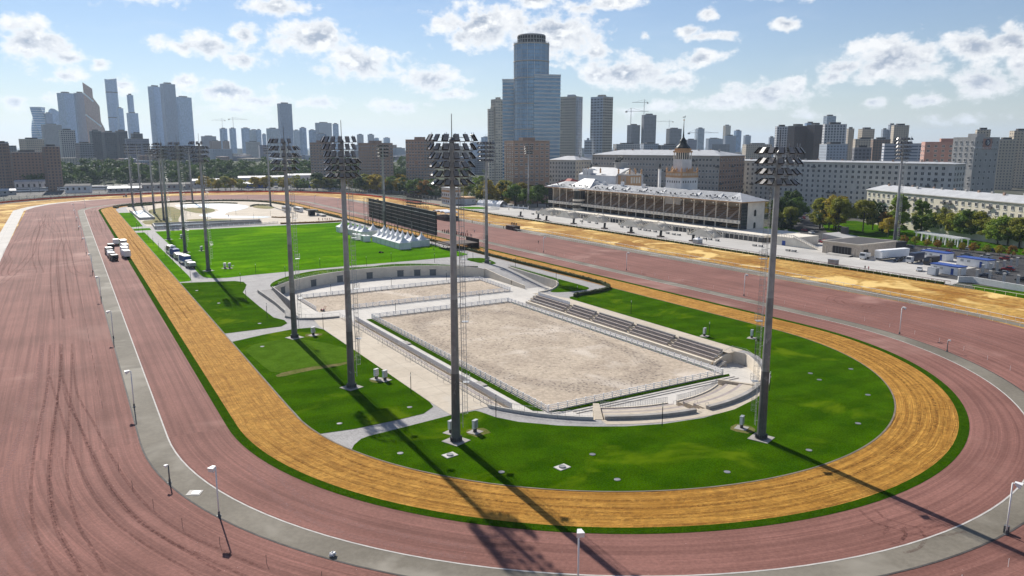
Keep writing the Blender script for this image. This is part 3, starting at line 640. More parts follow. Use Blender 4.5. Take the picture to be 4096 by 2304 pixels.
MASTS = [(49.7, 99.7, 'tall floodlight mast on the front lawn beside the cream plaza corner', 46, 6, 205, True, -35, 6, 7, 5),
 (44.7, 133.7, 'tall floodlight mast on the left lawn, second nearest of the left row', 46, 6, 215, True, -30, 3, 8, 6),
 (45.8, 177.4, 'floodlight mast third from the front of the left row, beside the crossing path', 46, 5, 200, True, -20, 4, 7, 6),
 (45.5, 292.8, 'floodlight mast at the near left corner of the bright playing field', 46, 5, 200, True, -20, 4, 7, 6),
 (45.6, 349.9, 'floodlight mast standing beside the blue covered trucks', 46, 5, 200, True, -20, 4, 7, 6),
 (45.5, 403.7, 'floodlight mast at the far left corner of the playing field', 46, 5, 190, True, -20, 4, 7, 6),
 (91.2, 76.1, 'tall floodlight mast on the front lawn at the right, foremost of all', 44.2, 4, 250, True, 150, 4, 7, 7),
 (142.3, 256.4, 'floodlight mast right of the curved court wall near the hedge', 46, 5, 270, True, 200, 5, 8, 7),
 (318.8, 199.8, 'floodlight mast behind the parked trailers and the flat-roofed pavilion', 48, 6, 240, True, -30, 6, 8, 7),
 (150.1, 382.8, 'slender floodlight mast in front of the black screen scaffold', 45, 4, 250, False, 200, 4, 6, 5),
 (56.5, 516.5, 'far floodlight mast in the dry meadow, nearer of two', 46, 5, 200, False, -20, 4, 7, 6),
 (56.7, 570.4, 'far floodlight mast behind the sunken ramp', 46, 5, 200, False, -20, 4, 7, 6),
 (56.0, 647.9, 'far floodlight mast at the bend hedge, right of the leftmost mast', 46, 4, 200, False, -20, 4, 6, 5),
 (49.0, 635.2, 'leftmost far floodlight mast inside the far bend', 46, 4, 200, False, -20, 4, 6, 5),
 (95.6, 667.1, 'far floodlight mast behind the white pool', 45, 4, 260, False, 200, 4, 6, 5),
 (140.2, 592.2, 'far floodlight mast right of the white pool', 45, 4, 250, False, 200, 4, 6, 5),
 (296, 470, 'floodlight mast left of the grandstand on the pale plaza', 46, 5, 250, False, 200, 4, 6, 5)]
for x, y, lb, zt, rows, a0, near, lad, nr, lf, rg in MASTS:
    mast(x, y, lb, zt, rows, a0, near, lad, nr, lf, rg, 47.4 if zt == 44.2 else zt + 3.6)

# ------------------------------------------------------------------ fences round the arenas
POST = MB().box((0, 0, .66), (.17, .17, 1.32)).box((0, 0, 1.34), (.21, .21, .05)).mesh('post', 'white_plastic')
def rail_fence(label, pts, z=ZF, step=2.1, rails=(.45, .85, 1.2), base=True, gate=None):
    t = thing('arena_fence', label, 'fence', group='white fences of the arenas')
    for (a, b) in zip(pts, pts[1:]):
        a, b = Vector((*a, z)), Vector((*b, z)); n = max(1, round((b - a).length / step)); d = (b - a) / n
        for k in range(n + 1): link('post', POST, t, a + d * k, math.atan2(d.y, d.x))
        for h in rails: MB().bar(a + Vector((0, 0, h)), b + Vector((0, 0, h)), .07, .15).build('rail', 'white_plastic', t)
        if base: MB().bar(a + Vector((0, 0, .09)), b + Vector((0, 0, .09)), .22, .22).build('plinth', 'kerb', t)
    return t
rail_fence('white rail fence along the left side of the big sandy arena', [(72.9, 108.9), (72.9, 198)])
rail_fence('white rail fence along the tribune side of the big sandy arena', [(117.4, 109), (117.4, 198)])
rail_fence('white rail fence at the near end of the big sandy arena', [(73.2, 109.1), (117.2, 109.1)])
rail_fence('white rail fence at the far end of the big sandy arena', [(73.2, 198), (117.2, 198)])
rail_fence('white rail fence on the far side of the narrow warm-up arena', [(63.5, 236.3), (128.4, 236.9)])
rail_fence('white rail fence at the right end of the narrow warm-up arena', [(128.4, 236.6), (127.4, 213.4)])
rail_fence('white rail fence on the near side of the narrow warm-up arena', [(70.5, 213), (127, 213)])
rail_fence('white rail fence at the left end of the narrow warm-up arena', [(62.4, 236), (62.4, 216)])

# ------------------------------------------------------------------ running rails of the home straight
def straight_xy(x, y0, y1): return [(x, y0), (x, y1)]
HP = MB(); HP.path([(0, 0, 0), (0, 0, .95), (-.12, 0, 1.12), (-.38, 0, 1.2)], .05, 5); HOOK = HP.mesh('post', 'white_paint')
LPO = MB().cyl((0, 0, 0), (0, 0, 1.1), .045, n=6).mesh('post', 'white_paint')
def running_rail(label, fx, y0, y1, step, pm, rails, mt='white_paint', rr=.06):
    t = thing('running_rail', label, 'rail'); n = int((y1 - y0) / step)
    P = [(fx(y0 + k * step), y0 + k * step) for k in range(n + 1)]
    for p in P: link('post', pm, t, (*p, 0))
    for dx, h in rails: MB().path([(p[0] + dx, p[1], h) for p in P], rr, 6).build('rail', mt, t)
    return t
fx1 = lambda y: 219.9 if y > 200 else 219.9 - (200 - y) ** 2 * .00075
fx2 = lambda y: 211.6 if y > 180 else 211.6 - (180 - y) ** 2 * .0006
running_rail('white running rail with hooked posts along the inner edge of the outer sand', fx1, 70, 640, 3.45, HOOK, ((-.38, 1.2),))
running_rail('low white rail on straight posts beside the outer red track', fx2, 70, 640, 3.45, LPO, ((0, 1.08),))
running_rail('white rail on posts in front of the clipped plaza hedge', lambda y: 248.6, 137, 640, 3.2, LPO, ((0, 1.08),))
running_rail('dark red top rail along the edge of the grandstand plaza', lambda y: 251.9, 137, 520, 6.4, MB().cyl((0, 0, 0), (0, 0, .95), .04, n=5).mesh('post', mat('maroon', (.20, .05, .055), .6)), ((0, .98),), 'maroon', .09)
t = thing('running_rail', 'white rail curving on past the end of the plaza hedge', 'rail')
P = [(248.6 - k * k * .02, 137 - k * 3.2) for k in range(1, 22)]
for p in P: link('post', LPO, t, (*p, 0))
MB().path([(248.6, 137, 1.08)] + [(*p, 1.08) for p in P], .06, 6).build('rail', 'white_paint', t)

# ------------------------------------------------------------------ foliage
def leaf_mat(name, c1, c2, tr=.25):
    m = bpy.data.materials.new(name); m.use_nodes = True; nt = m.node_tree; b = nt.nodes['Principled BSDF']; L = nt.links.new
    g = _n(nt, 'ShaderNodeNewGeometry'); n = _n(nt, 'ShaderNodeTexNoise'); n.inputs['Scale'].default_value = .45; n.inputs['Detail'].default_value = 4; L(g.outputs['Position'], n.inputs[0])
    oi = _n(nt, 'ShaderNodeObjectInfo'); ad = _n(nt, 'ShaderNodeMath'); ad.operation = 'MULTIPLY_ADD'; L(oi.outputs['Random'], ad.inputs[0]); ad.inputs[1].default_value = .35; L(n.outputs['Fac'], ad.inputs[2])
    r = _n(nt, 'ShaderNodeMapRange'); L(ad.outputs[0], r.inputs[0]); r.inputs[1].default_value = .35; r.inputs[2].default_value = .95
    x = _n(nt, 'ShaderNodeMix'); x.data_type = 'RGBA'; L(r.outputs[0], x.inputs[0]); x.inputs[6].default_value = (*c1, 1); x.inputs[7].default_value = (*c2, 1)
    L(x.outputs[2], b.inputs['Base Color']); b.inputs['Roughness'].default_value = .65; b.inputs['Specular IOR Level'].default_value = .15
    tl = _n(nt, 'ShaderNodeBsdfTranslucent'); L(x.outputs[2], tl.inputs[0]); ms = _n(nt, 'ShaderNodeMixShader'); ms.inputs[0].default_value = tr
    L(b.outputs[0], ms.inputs[1]); L(tl.outputs[0], ms.inputs[2]); L(ms.outputs[0], nt.nodes['Material Output'].inputs[0])
    MT[name] = m; return m
leaf_mat('leaf_green', (.075, .14, .016), (.15, .22, .026), .45); leaf_mat('leaf_olive', (.16, .185, .02), (.29, .28, .032), .45); leaf_mat('leaf_dark', (.036, .07, .013), (.07, .115, .02), .35)
leaf_mat('leaf_yellow', (.29, .23, .022), (.42, .32, .03), .45); leaf_mat('leaf_rust', (.24, .12, .025), (.34, .19, .03), .4); leaf_mat('leaf_conifer', (.015, .035, .018), (.03, .055, .028)); leaf_mat('leaf_hedge', (.05, .07, .02), (.10, .10, .035), .15)
leaf_mat('leaf_bright', (.17, .26, .022), (.31, .38, .04), .45)
mat('bark', (.10, .08, .06), .9, var=.4, scale=2)
def leaves(mb, c, r, n, size, flat=1.0, rng=random):
    for _ in range(n):
        while True:
            d = Vector((rng.uniform(-1, 1), rng.uniform(-1, 1), rng.uniform(-1, 1)))
            if .02 < d.length_squared <= 1: break
        d = d.normalized() * (rng.random() ** .35)
        p = Vector(c) + Vector((d.x * r[0], d.y * r[1], d.z * r[2])); s = size * rng.uniform(.6, 1.4)
        nrm = (d + Vector((rng.uniform(-.7, .7), rng.uniform(-.7, .7), rng.uniform(-.2, .9)))).normalized(); a = nrm.orthogonal().normalized(); a = Matrix.Rotation(rng.uniform(0, 6.28), 3, nrm) @ a; b = nrm.cross(a)
        mb.add([p + a * s, p + b * s * .6, p - a * s, p - b * s * .6], [(0, 1, 2, 3)])
def crown_mesh(seed, h=1.0, w=.36, nclump=26, nleaf=70, size=.035, base=.28, shape='round'):
    rg = random.Random(seed); mb = MB()
    for k in range(nclump):
        z = base + (1 - base) * (rg.random() ** .85) * .93; f = (z - base) / (1 - base)
        prof = (math.sin(PI * min(1, f * .86 + .14)) ** .65) if shape == 'round' else (1.02 - f) ** .9 if shape == 'cone' else (math.sin(PI * min(1, f * .9 + .1)) ** .5 * .8)
        a = rg.uniform(0, 6.28); rr = w * prof * math.sqrt(rg.uniform(.12, 1)); cs = w * rg.uniform(.26, .44) * (.55 + .5 * prof)
        leaves(mb, (math.cos(a) * rr, math.sin(a) * rr, z), (cs, cs, cs * .75), nleaf, size, rng=rg)
    return mb
def trunk_mesh(seed, base=.3):
    rg = random.Random(seed); mb = MB(); mb.cyl((0, 0, 0), (0, 0, base + .1), .022, .015, 7); mb.cyl((0, 0, base + .1), (.01, .01, .82), .015, .004, 6)
    for k in range(7):
        a = rg.uniform(0, 6.28); z = rg.uniform(base * .8, .62); l = rg.uniform(.14, .26); mb.cyl((0, 0, z), (math.cos(a) * l, math.sin(a) * l, z + l * .8), .009, .003, 5)
    return mb
CROWNS = {}
def crown(kind, mt, var):
    k = (kind, mt, var)
    if k not in CROWNS:
        if kind == 'cone': CROWNS[k] = crown_mesh(100 + var, w=.2, nclump=34, nleaf=60, size=.026, base=.08, shape='cone').mesh('crown', mt)
        elif kind == 'tall': CROWNS[k] = crown_mesh(200 + var, w=.23, nclump=30, nleaf=75, size=.028, base=.2, shape='tall').mesh('crown', mt)
        elif kind == 'bush': CROWNS[k] = crown_mesh(300 + var, w=.62, nclump=18, nleaf=60, size=.05, base=.05).mesh('crown', mt)
        else: CROWNS[k] = crown_mesh(400 + var, w=.4, nclump=32, nleaf=75, size=.034, base=.24).mesh('crown', mt)
    return CROWNS[k]
TRUNKS = [trunk_mesh(k).mesh('trunk', 'bark') for k in range(3)]
def tree(x, y, h, label, kind='round', mt='leaf_green', group=None, w=1.0, z=0., name='tree'):
    t = thing(name, label, 'tree' if kind != 'bush' else 'bush', (x, y, z), rnd(0, 6.28), group); t.scale = (h * w, h * w, h)
    link('crown', crown(kind, mt, random.randrange(3)), t)
    if kind != 'bush': link('trunk', TRUNKS[random.randrange(3)], t)
    return t
def hedge(label, pts, w, h, mt='leaf_hedge', z=0., dens=26, size=.13):
    mb = MB(); rg = random.Random(len(label))
    for a, b in zip(pts, pts[1:]):
        a, b = Vector(a), Vector(b); L_ = (b - a).length; d = (b - a) / L_; q = Vector((-d.y, d.x)); n = int(L_ * dens * (w + h) * .5)
        mb.bar((*a, z + h * .45), (*b, z + h * .45), w * .82, h * .86)
        for _ in range(n):
            u = rg.uniform(-w / 2, w / 2); zz = rg.uniform(.05, 1) * h; k = rg.random()
            if k < .4: zz = h * rg.uniform(.9, 1.06)
            elif k < .7: u = -w / 2 * rg.uniform(.85, 1.1)
            else: u = w / 2 * rg.uniform(.85, 1.1)
            p = a + d * rg.uniform(0, L_) + q * u; p = Vector((p.x, p.y, z + zz)); v = Vector((rg.uniform(-1, 1), rg.uniform(-1, 1), rg.uniform(-.3, 1))).normalized(); e = v.orthogonal().normalized() * size * rg.uniform(.6, 1.5); f = v.cross(e)
            mb.add([p + e, p + f * .6, p - e, p - f * .6], [(0, 1, 2, 3)])
    return tag(mb.build('hedge', mt), label, 'hedge')
hedge('clipped dark hedge along the grandstand plaza behind the white rail', [(250.1, 138), (250.1, 560)], 1.4, .85, 'leaf_dark', dens=9, size=.22)
hedge('long low hedge beside the inner sand, hooking round at its near end', [(154.0, 470), (154.0, 360), (153.6, 300), (153.2, 250), (153.4, 210), (153.0, 197), (151.6, 191.5), (148.8, 188.0), (145.1, 186.3), (139.1, 185.0), (134.3, 184.9), (132.4, 183.6)], 1.1, 1.0, dens=20, size=.16)
hedge('hedge curving round the far bend behind the white pool', [(38.5, 630)] + [(CX + 58.6 * math.cos(R(a)), YF + 4 + 58.6 * math.sin(R(a))) for a in range(160, 4, -8)] + [(153.6, 590), (154, 471)], 1.4, 1.3, dens=7, size=.3)

# ------------------------------------------------------------------ track lamps, bollard lamps, cabinets, manholes
def track_lamp(x, y, ang, label, box=False, h=6.5):
    t = thing('track_lamp', label, 'lamp post', (x, y, 0), R(ang), 'lamp posts along the grey strip')
    MB().cyl((0, 0, 0), (0, 0, h), .10, .085, 10).build('pole', 'white_paint' if h > 5 else 'galv_dark', t, smooth=True)
    b = MB().lathe([(.30, 0), (.30, .06), (.16, .10), (.14, .55), (.10, .6)], n=10)
    for k in range(4): b.cyl((.22 * math.cos(k * 1.57), .22 * math.sin(k * 1.57), .05), (.22 * math.cos(k * 1.57), .22 * math.sin(k * 1.57), .16), .04, n=6)
    b.build('base', 'galv_dark', t)
    s = 1 if h > 5 else .55
    MB().cyl((0, 0, h - .05), (.34 * s, 0, h + .05), .08, n=8).build('bracket', 'white_paint', t)
    hd = MB(); hd.add([(.2 * s, -.22 * s, h + .22 * s), (.2 * s, .22 * s, h + .22 * s), (1.0 * s, .42 * s, h + .16 * s), (1.0 * s, -.42 * s, h + .16 * s), (.3 * s, -.22 * s, h - .12 * s), (.3 * s, .22 * s, h - .12 * s), (.82 * s, .40 * s, h - .42 * s), (.82 * s, -.40 * s, h - .42 * s)],
        [(0, 3, 2, 1), (4, 5, 6, 7), (0, 1, 5, 4), (1, 2, 6, 5), (2, 3, 7, 6), (3, 0, 4, 7)]); hd.build('lamp_head', 'white_paint', t)
    gl = MB(); gl.add([(.36 * s, -.18 * s, h - .17 * s), (.36 * s, .18 * s, h - .17 * s), (.80 * s, .34 * s, h - .435 * s), (.80 * s, -.34 * s, h - .435 * s)], [(0, 1, 2, 3), (3, 2, 1, 0)]); gl.build('glass', 'lamp_glass', t)
    if box: MB().box((-.1, .55, .45), (.55, .5, .9)).build('control_box', 'galv_dark', t)
where = ['foremost left lamp post on the bend of the grey strip', 'second lamp post of the left row from the front', 'third lamp post of the left row from the front', 'fourth lamp post of the left row from the front', 'fifth lamp post of the left row from the front', 'sixth lamp post of the left row from the front', 'seventh lamp post of the left row from the front', 'eighth lamp post of the left row from the front', 'ninth lamp post of the left row from the front', 'tenth and farthest lamp post of the left row']
for (x, y, a), lb in zip([(13.6, 93.2, 222), (8.3, 142.9, 180), (8.6, 199.3, 180), (8.8, 255.5, 180), (8.9, 312.0, 180), (8.9, 369, 180), (9.0, 425, 180), (9.2, 481, 180), (9.4, 538, 180), (9.8, 596, 180)], where): track_lamp(x, y, a, lb)
for x, y, a, lb, bx in [(42.6, 57.7, 245, 'lamp post cut by the bottom edge, in front of the shadowed red track', False), (92.3, 40.6, 285, 'lamp post with control box at the lower right of the grey strip', True), (173.3, 105.1, 345, 'lamp post on the right side of the bend, casting a long thin shadow', False), (177.8, 158.3, 0, 'first lamp post of the home straight beyond the bend', False), (178.1, 214.7, 0, 'second lamp post of the home straight beyond the bend', False), (178.1, 270.5, 0, 'third lamp post of the home straight, right of the court hedge', False), (178.2, 547, 0, 'distant lamp post of the home straight by the far sand', False), (178.2, 605, 0, 'most distant lamp post of the home straight', False), (160, 666, 40, 'lamp post on the far bend right of the pool', False), (18, 647.7, 150, 'lamp post on the far bend at the left corner of the strip', False)]:
    track_lamp(x, y, a, lb, bx)
track_lamp(9.6, 106.5, 200, 'short stubby lamp beside the white hatch at the left bend', h=2.6)
track_lamp(167.1, 90.0, 330, 'short stubby lamp at the right bend of the grey strip', h=2.6)
def bollard(x, y, z, label):
    t = thing('path_light', label, 'path light', (x, y, z), 0, 'slim path lights')
    MB().cyl((0, 0, 0), (0, 0, 3.3), .065, n=8).build('pole', 'black_paint', t)
    MB().cyl((0, 0, 3.3), (0, 0, 3.85), .05, n=8).build('diffuser', 'lens_white', t)
    MB().cyl((0, 0, 3.85), (0, 0, 4.0), .075, n=8).build('cap', 'black_paint', t)
PL = [(58.7, 275.9, 0, 'at the fork of paths by the near edge of the field'), (66.4, 265.2, 0, 'left one on the grass roof crescent'), (82.6, 277.8, 0, 'second along the near edge of the field'), (99.4, 273.9, 0, 'at the gap in the grass roof crescent'), (111.4, 278.5, 0, 'third along the near edge of the field'), (125.3, 268, 0, 'right one on the grass roof crescent'), (140.1, 263.7, 0, 'beside the mast on the small grass island'), (45.3, 202.5, 0, 'by the rounded end of the side lawn'), (54.2, 182, 0, 'at the far corner of the mast lawn'), (53.1, 153.3, 0, 'halfway along the cream plaza edge'), (53.0, 124.7, 0, 'on the cream plaza edge near the crossing path'), (60.2, 105.6, 0, 'at the paved path by the white parapet'), (81.5, 88.1, 0, 'on the front lawn edge behind the curved tribunes'), (111.1, 91.5, 0, 'partly hidden behind the right foremost mast'), (127.6, 109.5, 0, 'outside the curved recess wall'), (131.0, 126.6, 0, 'near end of the walk behind the long tribune'), (131.6, 156.2, 0, 'middle of the lawn edge behind the long tribune'), (131.8, 181.5, 0, 'at the hooked end of the hedge'), (144.9, 212, 0, 'on the verge beside the ramp railing'), (147, 242.5, 0, 'at the far end of the ramp verge'), (49.8, 257.9, 0, 'on the rounded side lawn corner'), (45.3, 228.1, 0, 'beside the mast shadow on the side lawn'),
 (76.2 * .973, 245.3 * .973, ZF, 'left one behind the warm-up arena'), (98.3 * .973, 246.3 * .973, ZF, 'middle one behind the warm-up arena'), (120 * .973, 246.7 * .973, ZF, 'right one behind the warm-up arena'), (83.3 * .973, 206 * .973, ZF, 'left one between the two arenas'), (111.9 * .973, 206.7 * .973, ZF, 'right one between the two arenas')]
for k, y in enumerate((274.7, 296.9, 318.9, 342, 364, 386, 407.2, 432.8, 455.7, 466)): PL.append((36.8, y, 0, ('first', 'second', 'third', 'fourth', 'fifth', 'sixth', 'seventh', 'eighth', 'ninth', 'tenth')[k] + ' from the front on the narrow verge beside the trucks'))
for x, y, w in [(62.5, 516, 'in the dry meadow left of the path'), (63.5, 460, 'in front of the grey channel at the left'), (74.8, 537, 'on the slanting path to the pool'), (54.7, 594.8, 'near the head of the sunken ramp'), (86.1, 462.8, 'second in front of the grey channel'), (102, 461.6, 'third in front of the grey channel'), (104.9, 488.9, 'on the near edge of the pool'), (120.2, 509.8, 'by the flower bed of the round terrace'), (102.2, 529.2, 'on the left of the round terrace'), (141.8, 679.8, 'on the far bend hedge'), (156.2, 570, 'at the hedge behind the white buses'), (157.3, 548, 'at the hedge near the dark kiosk')]: PL.append((x, y, 0, w))
for x, y, z, w in PL: bollard(x, y, z, 'slim dark path light ' + w)
def cabinet(x, y, label, s=1.0):
    t = thing('control_cabinet', label, 'cabinet', (x, y, 0), R(25), 'pale electrical cabinets')
    MB().box((0, 0, 1.35 * s), (1.0 * s, .45 * s, 1.3 * s)).build('box', 'white_paint', t); MB().box((0, -.24 * s, 1.35 * s), (.9 * s, .03, 1.18 * s)).build('door', 'galv', t)
    MB().box((0, 0, 2.03 * s), (1.1 * s, .55 * s, .07)).build('roof', 'galv', t)
    MB().box((0, 0, .36 * s), (.55 * s, .35 * s, .7 * s)).build('stand', 'dark_kerb', t); MB().box((0, 0, .0), (2.0 * s, 1.9 * s, .14)).build('slab', 'grey_concrete', t)
for x, y, w in [(54.0, 101.5, 'right of the foremost left mast'), (50.6, 103.3, 'half hidden behind the foremost left mast'), (92.0, 80.8, 'beside the foremost right mast'), (130.9, 128, 'by the walk behind the long tribune'), (139.2, 120.8, 'on the right lawn beyond the recess wall'), (50.7, 136.4, 'left one of the pair beside the second mast'), (51.8, 134.6, 'right one of the pair beside the second mast'), (50.3, 177.4, 'on a worn patch beside the third mast'), (51.9, 296, 'beside the mast at the field corner, left'), (53.4, 295, 'beside the mast at the field corner, right'), (52.5, 352, 'beside the mast near the trucks'), (51.5, 405, 'beside the mast at the far field corner'), (144.2, 258.5, 'beside the mast right of the court wall')]: cabinet(x, y, 'pale grey cabinet ' + w)
MHM = MB().lathe([(.46, .0), (.46, .07), (.38, .09), (.36, .06), (0, .07)], n=18).mesh('manhole_cover', mat('manhole_grey', (.26, .26, .265), .6, var=.3, metal=.1))
for k, (x, y, w) in enumerate([(64.7, 84.6, 'in the front lawn centre, farther one'), (62.4, 75.9, 'in the front lawn centre near the sand kerb'), (50.0, 86.2, 'in the left mast shadow near the sand kerb'), (77.2, 69.9, 'near the kerb right of centre'), (49.7, 117.7, 'near the cream plaza corner'), (127.0, 94.8, 'in the right lawn, white rimmed'), (124.9, 91.1, 'in the right lawn just below the white rimmed one'), (136.7, 92.5, 'in the right lawn near the bend'), (124.7, 80.5, 'in the right lawn close to the sand'), (110, 72.3, 'in the right lawn low on the bend'), (93.6, 69.1, 'beside the right mast shadow'), (36.6, 116.3, 'at the lower tip of the mast lawn'), (40.4, 99.7, 'at the left tip of the front lawn'), (42, 196.7, 'at the near end of the side lawn'), (37.2, 172.9, 'at the left edge of the mast lawn'), (35.5, 253.5, 'at the left edge of the side lawn'), (37.8, 229.3, 'in the middle of the side lawn'), (55.6, 300.4, 'in the near left of the playing field')]):
    tag(link('manhole', MHM, None, (x, y, .02)), 'round grey manhole cover ' + w, 'manhole', 'manhole covers in the lawns')
for x, y, w in [(58.2, 83.1, 'in the front lawn centre'), (46.4, 95.2, 'below the foremost left mast')]:
    t = thing('manhole', 'round manhole on a white square slab ' + w, 'manhole', (x, y, 0)); MB().box((0, 0, .05), (2.0, 1.5, .14), R(8)).build('slab', 'white_concrete', t); MB().cyl((0, 0, .12), (0, 0, .26), .5, n=18).build('cover', 'manhole_grey', t)
t = thing('drain_hatch', 'square white hatch in the edge of the grey strip at the left bend', 'hatch', (12.0, 101.5, 0), R(-30)); MB().box((0, 0, .03), (1.8, 1.5, .05)).build('slab', 'white_concrete', t); MB().box((.2, 0, .08), (1.0, .9, .05)).build('lid', 'white_paint', t)
mb = MB(); leaves(mb, (0, 0, .25), (.35, .3, .25), 60, .22); tag(mb.build('plastic_bag', 'white_plastic', None, (22.7, 76.8, 0)), 'crumpled white plastic bag lying at the gutter', 'bag')
STK = MB().cyl((0, 0, 0), (0, 0, 1.0), .025, n=4)
stakes = [(CX - (R_GREY + 4.2), y) for y in range(146, 640, 7)] + [(CX + (R_GREY + 4.2) * math.cos(R(a)), YN + (R_GREY + 4.2) * math.sin(R(a))) for a in range(186, 360, 5)] + [(CX + (R_GREY + 4.2), y) for y in range(130, 330, 7)]
SM = STK.mesh('stake', 'dark_kerb'); SW = STK.mesh('stake', 'white_paint')
gs = 'lane stakes in the outer red track'
for x, y in stakes:
    tag(link('lane_stake', SM if x < 60 else SW, None, (x, y, 0)), 'thin dark lane stake beside the grey strip on the left' if x < 60 else 'thin white lane stake beside the grey strip on the right', 'stake', gs + (', left' if x < 60 else ', right'))

# ------------------------------------------------------------------ city: materials
def facade(name, wall, glass, cw, ch, fw=.55, fh=.5, rough=.35, jitter=.5):
    """far facades: a grid of windows in wall metres (UV), too far to pick apart"""
    if name in MT: return MT[name]
    m = bpy.data.materials.new(name); m.use_nodes = True; nt = m.node_tree; b = nt.nodes['Principled BSDF']; L = nt.links.new
    uv = _n(nt, 'ShaderNodeTexCoord').outputs['UV']; sp = _n(nt, 'ShaderNodeSeparateXYZ'); L(uv, sp.inputs[0])
    def mm(op, a, c=None):
        n = _n(nt, 'ShaderNodeMath'); n.operation = op
        for i, v in enumerate((a, c)):
            if v is None: continue
            if isinstance(v, (int, float)): n.inputs[i].default_value = v
            else: L(v, n.inputs[i])
        return n.outputs[0]
    ux, uz = mm('DIVIDE', sp.outputs[0], cw), mm('DIVIDE', sp.outputs[1], ch)
    wx = mm('LESS_THAN', mm('ABSOLUTE', mm('SUBTRACT', mm('FRACT', ux), .5)), fw / 2); wz = mm('LESS_THAN', mm('ABSOLUTE', mm('SUBTRACT', mm('FRACT', uz), .5)), fh / 2)
    mask = mm('MULTIPLY', wx, wz)
    cb = _n(nt, 'ShaderNodeCombineXYZ'); L(mm('FLOOR', ux), cb.inputs[0]); L(mm('FLOOR', uz), cb.inputs[1]); wn = _n(nt, 'ShaderNodeTexWhiteNoise'); L(cb.outputs[0], wn.inputs[0])
    g = _n(nt, 'ShaderNodeMix'); g.data_type = 'RGBA'; L(mm('MULTIPLY', wn.outputs[0], jitter), g.inputs[0]); g.inputs[6].default_value = (*glass, 1); g.inputs[7].default_value = (*[min(1, c * 2.6 + .02) for c in glass], 1)
    x = _n(nt, 'ShaderNodeMix'); x.data_type = 'RGBA'; L(mask, x.inputs[0]); x.inputs[6].default_value = (*wall, 1); L(g.outputs[2], x.inputs[7]); L(x.outputs[2], b.inputs['Base Color'])
    r = _n(nt, 'ShaderNodeMapRange'); L(mask, r.inputs[0]); r.inputs[3].default_value = .85; r.inputs[4].default_value = rough; L(r.outputs[0], b.inputs['Roughness']); b.inputs['Specular IOR Level'].default_value = .4
    MT[name] = m; return m
facade('f_glass', (.26, .34, .46), (.14, .22, .34), 2.2, 3.8, .8, .78, .12); facade('f_glass_dark', (.14, .19, .28), (.08, .12, .20), 2.4, 3.8, .75, .7, .12)
facade('f_glass_pale', (.34, .38, .42), (.16, .21, .26), 3.0, 3.9, .8, .6, .15); facade('f_copper', (.40, .22, .15), (.26, .14, .10), 2.2, 3.8, .7, .7, .2)
facade('f_grid', (.46, .44, .41), (.05, .055, .065), 3.2, 3.4, .62, .62); facade('f_grid_dark', (.09, .09, .10), (.03, .035, .045), 3.0, 3.3, .7, .7); facade('f_grid_white', (.55, .55, .56), (.06, .07, .09), 3.4, 3.2, .6, .66)
facade('f_beige', (.50, .43, .34), (.07, .07, .075), 3.3, 3.0, .42, .48); facade('f_brown', (.26, .18, .14), (.05, .05, .055), 3.3, 3.0, .45, .5); facade('f_bluegrey', (.36, .40, .46), (.08, .09, .11), 3.2, 2.9, .5, .45)
facade('f_darkbrown', (.10, .075, .07), (.035, .035, .045), 2.8, 3.0, .45, .6); facade('f_concrete', (.22, .22, .235), (.05, .05, .06), 3.6, 3.3, .62, .55); facade('f_purple', (.24, .24, .29), (.09, .10, .13), 3.0, 3.2, .6, .5); facade('f_stripe', (.52, .52, .55), (.10, .12, .15), 30., 2.9, .97, .42)
for n, c, r_ in [('brick_brown', (.36, .275, .22), .9), ('brick_pink', (.42, .295, .225), .9), ('stalin_grey', (.50, .445, .39), .9), ('stalin_brown', (.45, .30, .225), .9), ('pale_plaster', (.66, .63, .58), .9), ('cream_plaster', (.78, .71, .56), .85), ('white_plaster', (.78, .77, .755), .85), ('beige_plaster', (.64, .575, .48), .85), ('res_white', (.64, .665, .70), .8), ('res_beige', (.60, .54, .455), .85), ('pink_plaster', (.50, .30, .25), .85), ('grey_plaster', (.48, .465, .44), .85), ('metal_roof', (.50, .505, .51), .6), ('red_roof', (.36, .09, .07), .7), ('dark_roof', (.10, .095, .095), .8), ('orange_plaster', (.62, .38, .21), .85), ('grandstand_cream', (.82, .755, .64), .85), ('bronze', (.045, .05, .05), .5), ('seat_tan', (.40, .27, .17), .7), ('seat_dark', (.06, .055, .06), .6), ('dark_interior', (.055, .05, .047), .8), ('blue_paint', (.05, .10, .34), .5), ('blue_tarp', (.035, .09, .32), .6), ('rubber', (.02, .02, .02), .8), ('car_white', (.72, .72, .72), .3), ('car_black', (.02, .02, .022), .25), ('car_red', (.42, .03, .03), .3), ('car_grey', (.20, .21, .22), .3), ('car_navy', (.03, .045, .09), .3), ('skin', (.55, .36, .27), .6), ('cloth_black', (.02, .02, .022), .9), ('cloth_red', (.30, .03, .035), .9), ('cloth_white', (.65, .65, .66), .9), ('cloth_grey', (.22, .22, .23), .9), ('tent_white', (.80, .80, .81), .7), ('orange_mesh', (.80, .09, .03), .7), ('stone_light', (.62, .585, .53), .85), ('scaffold_black', (.02, .02, .023), .5), ('screen_panel', (.028, .029, .034), .55), ('stage_brown', (.10, .075, .065), .8)]:
    mat(n, c, r_, var=.16, scale=.25, fine=(1.5, .93), metal=.15 if n == 'metal_roof' else 0., spec=.5 if n.startswith('car') else .15)
mat('win_glass', (.045, .05, .058), .12, var=.5, scale=.25, spec=.6); mat('blue_glass', (.22, .37, .54), .08, (.13, .25, .40), scale=.10, spec=1.0, metal=.2); mat('pool_white', (.60, .665, .68), .25, (.55, .63, .66), scale=.05, spec=.6); mat('spandrel', (.64, .66, .66), .4, var=.1, metal=.2)

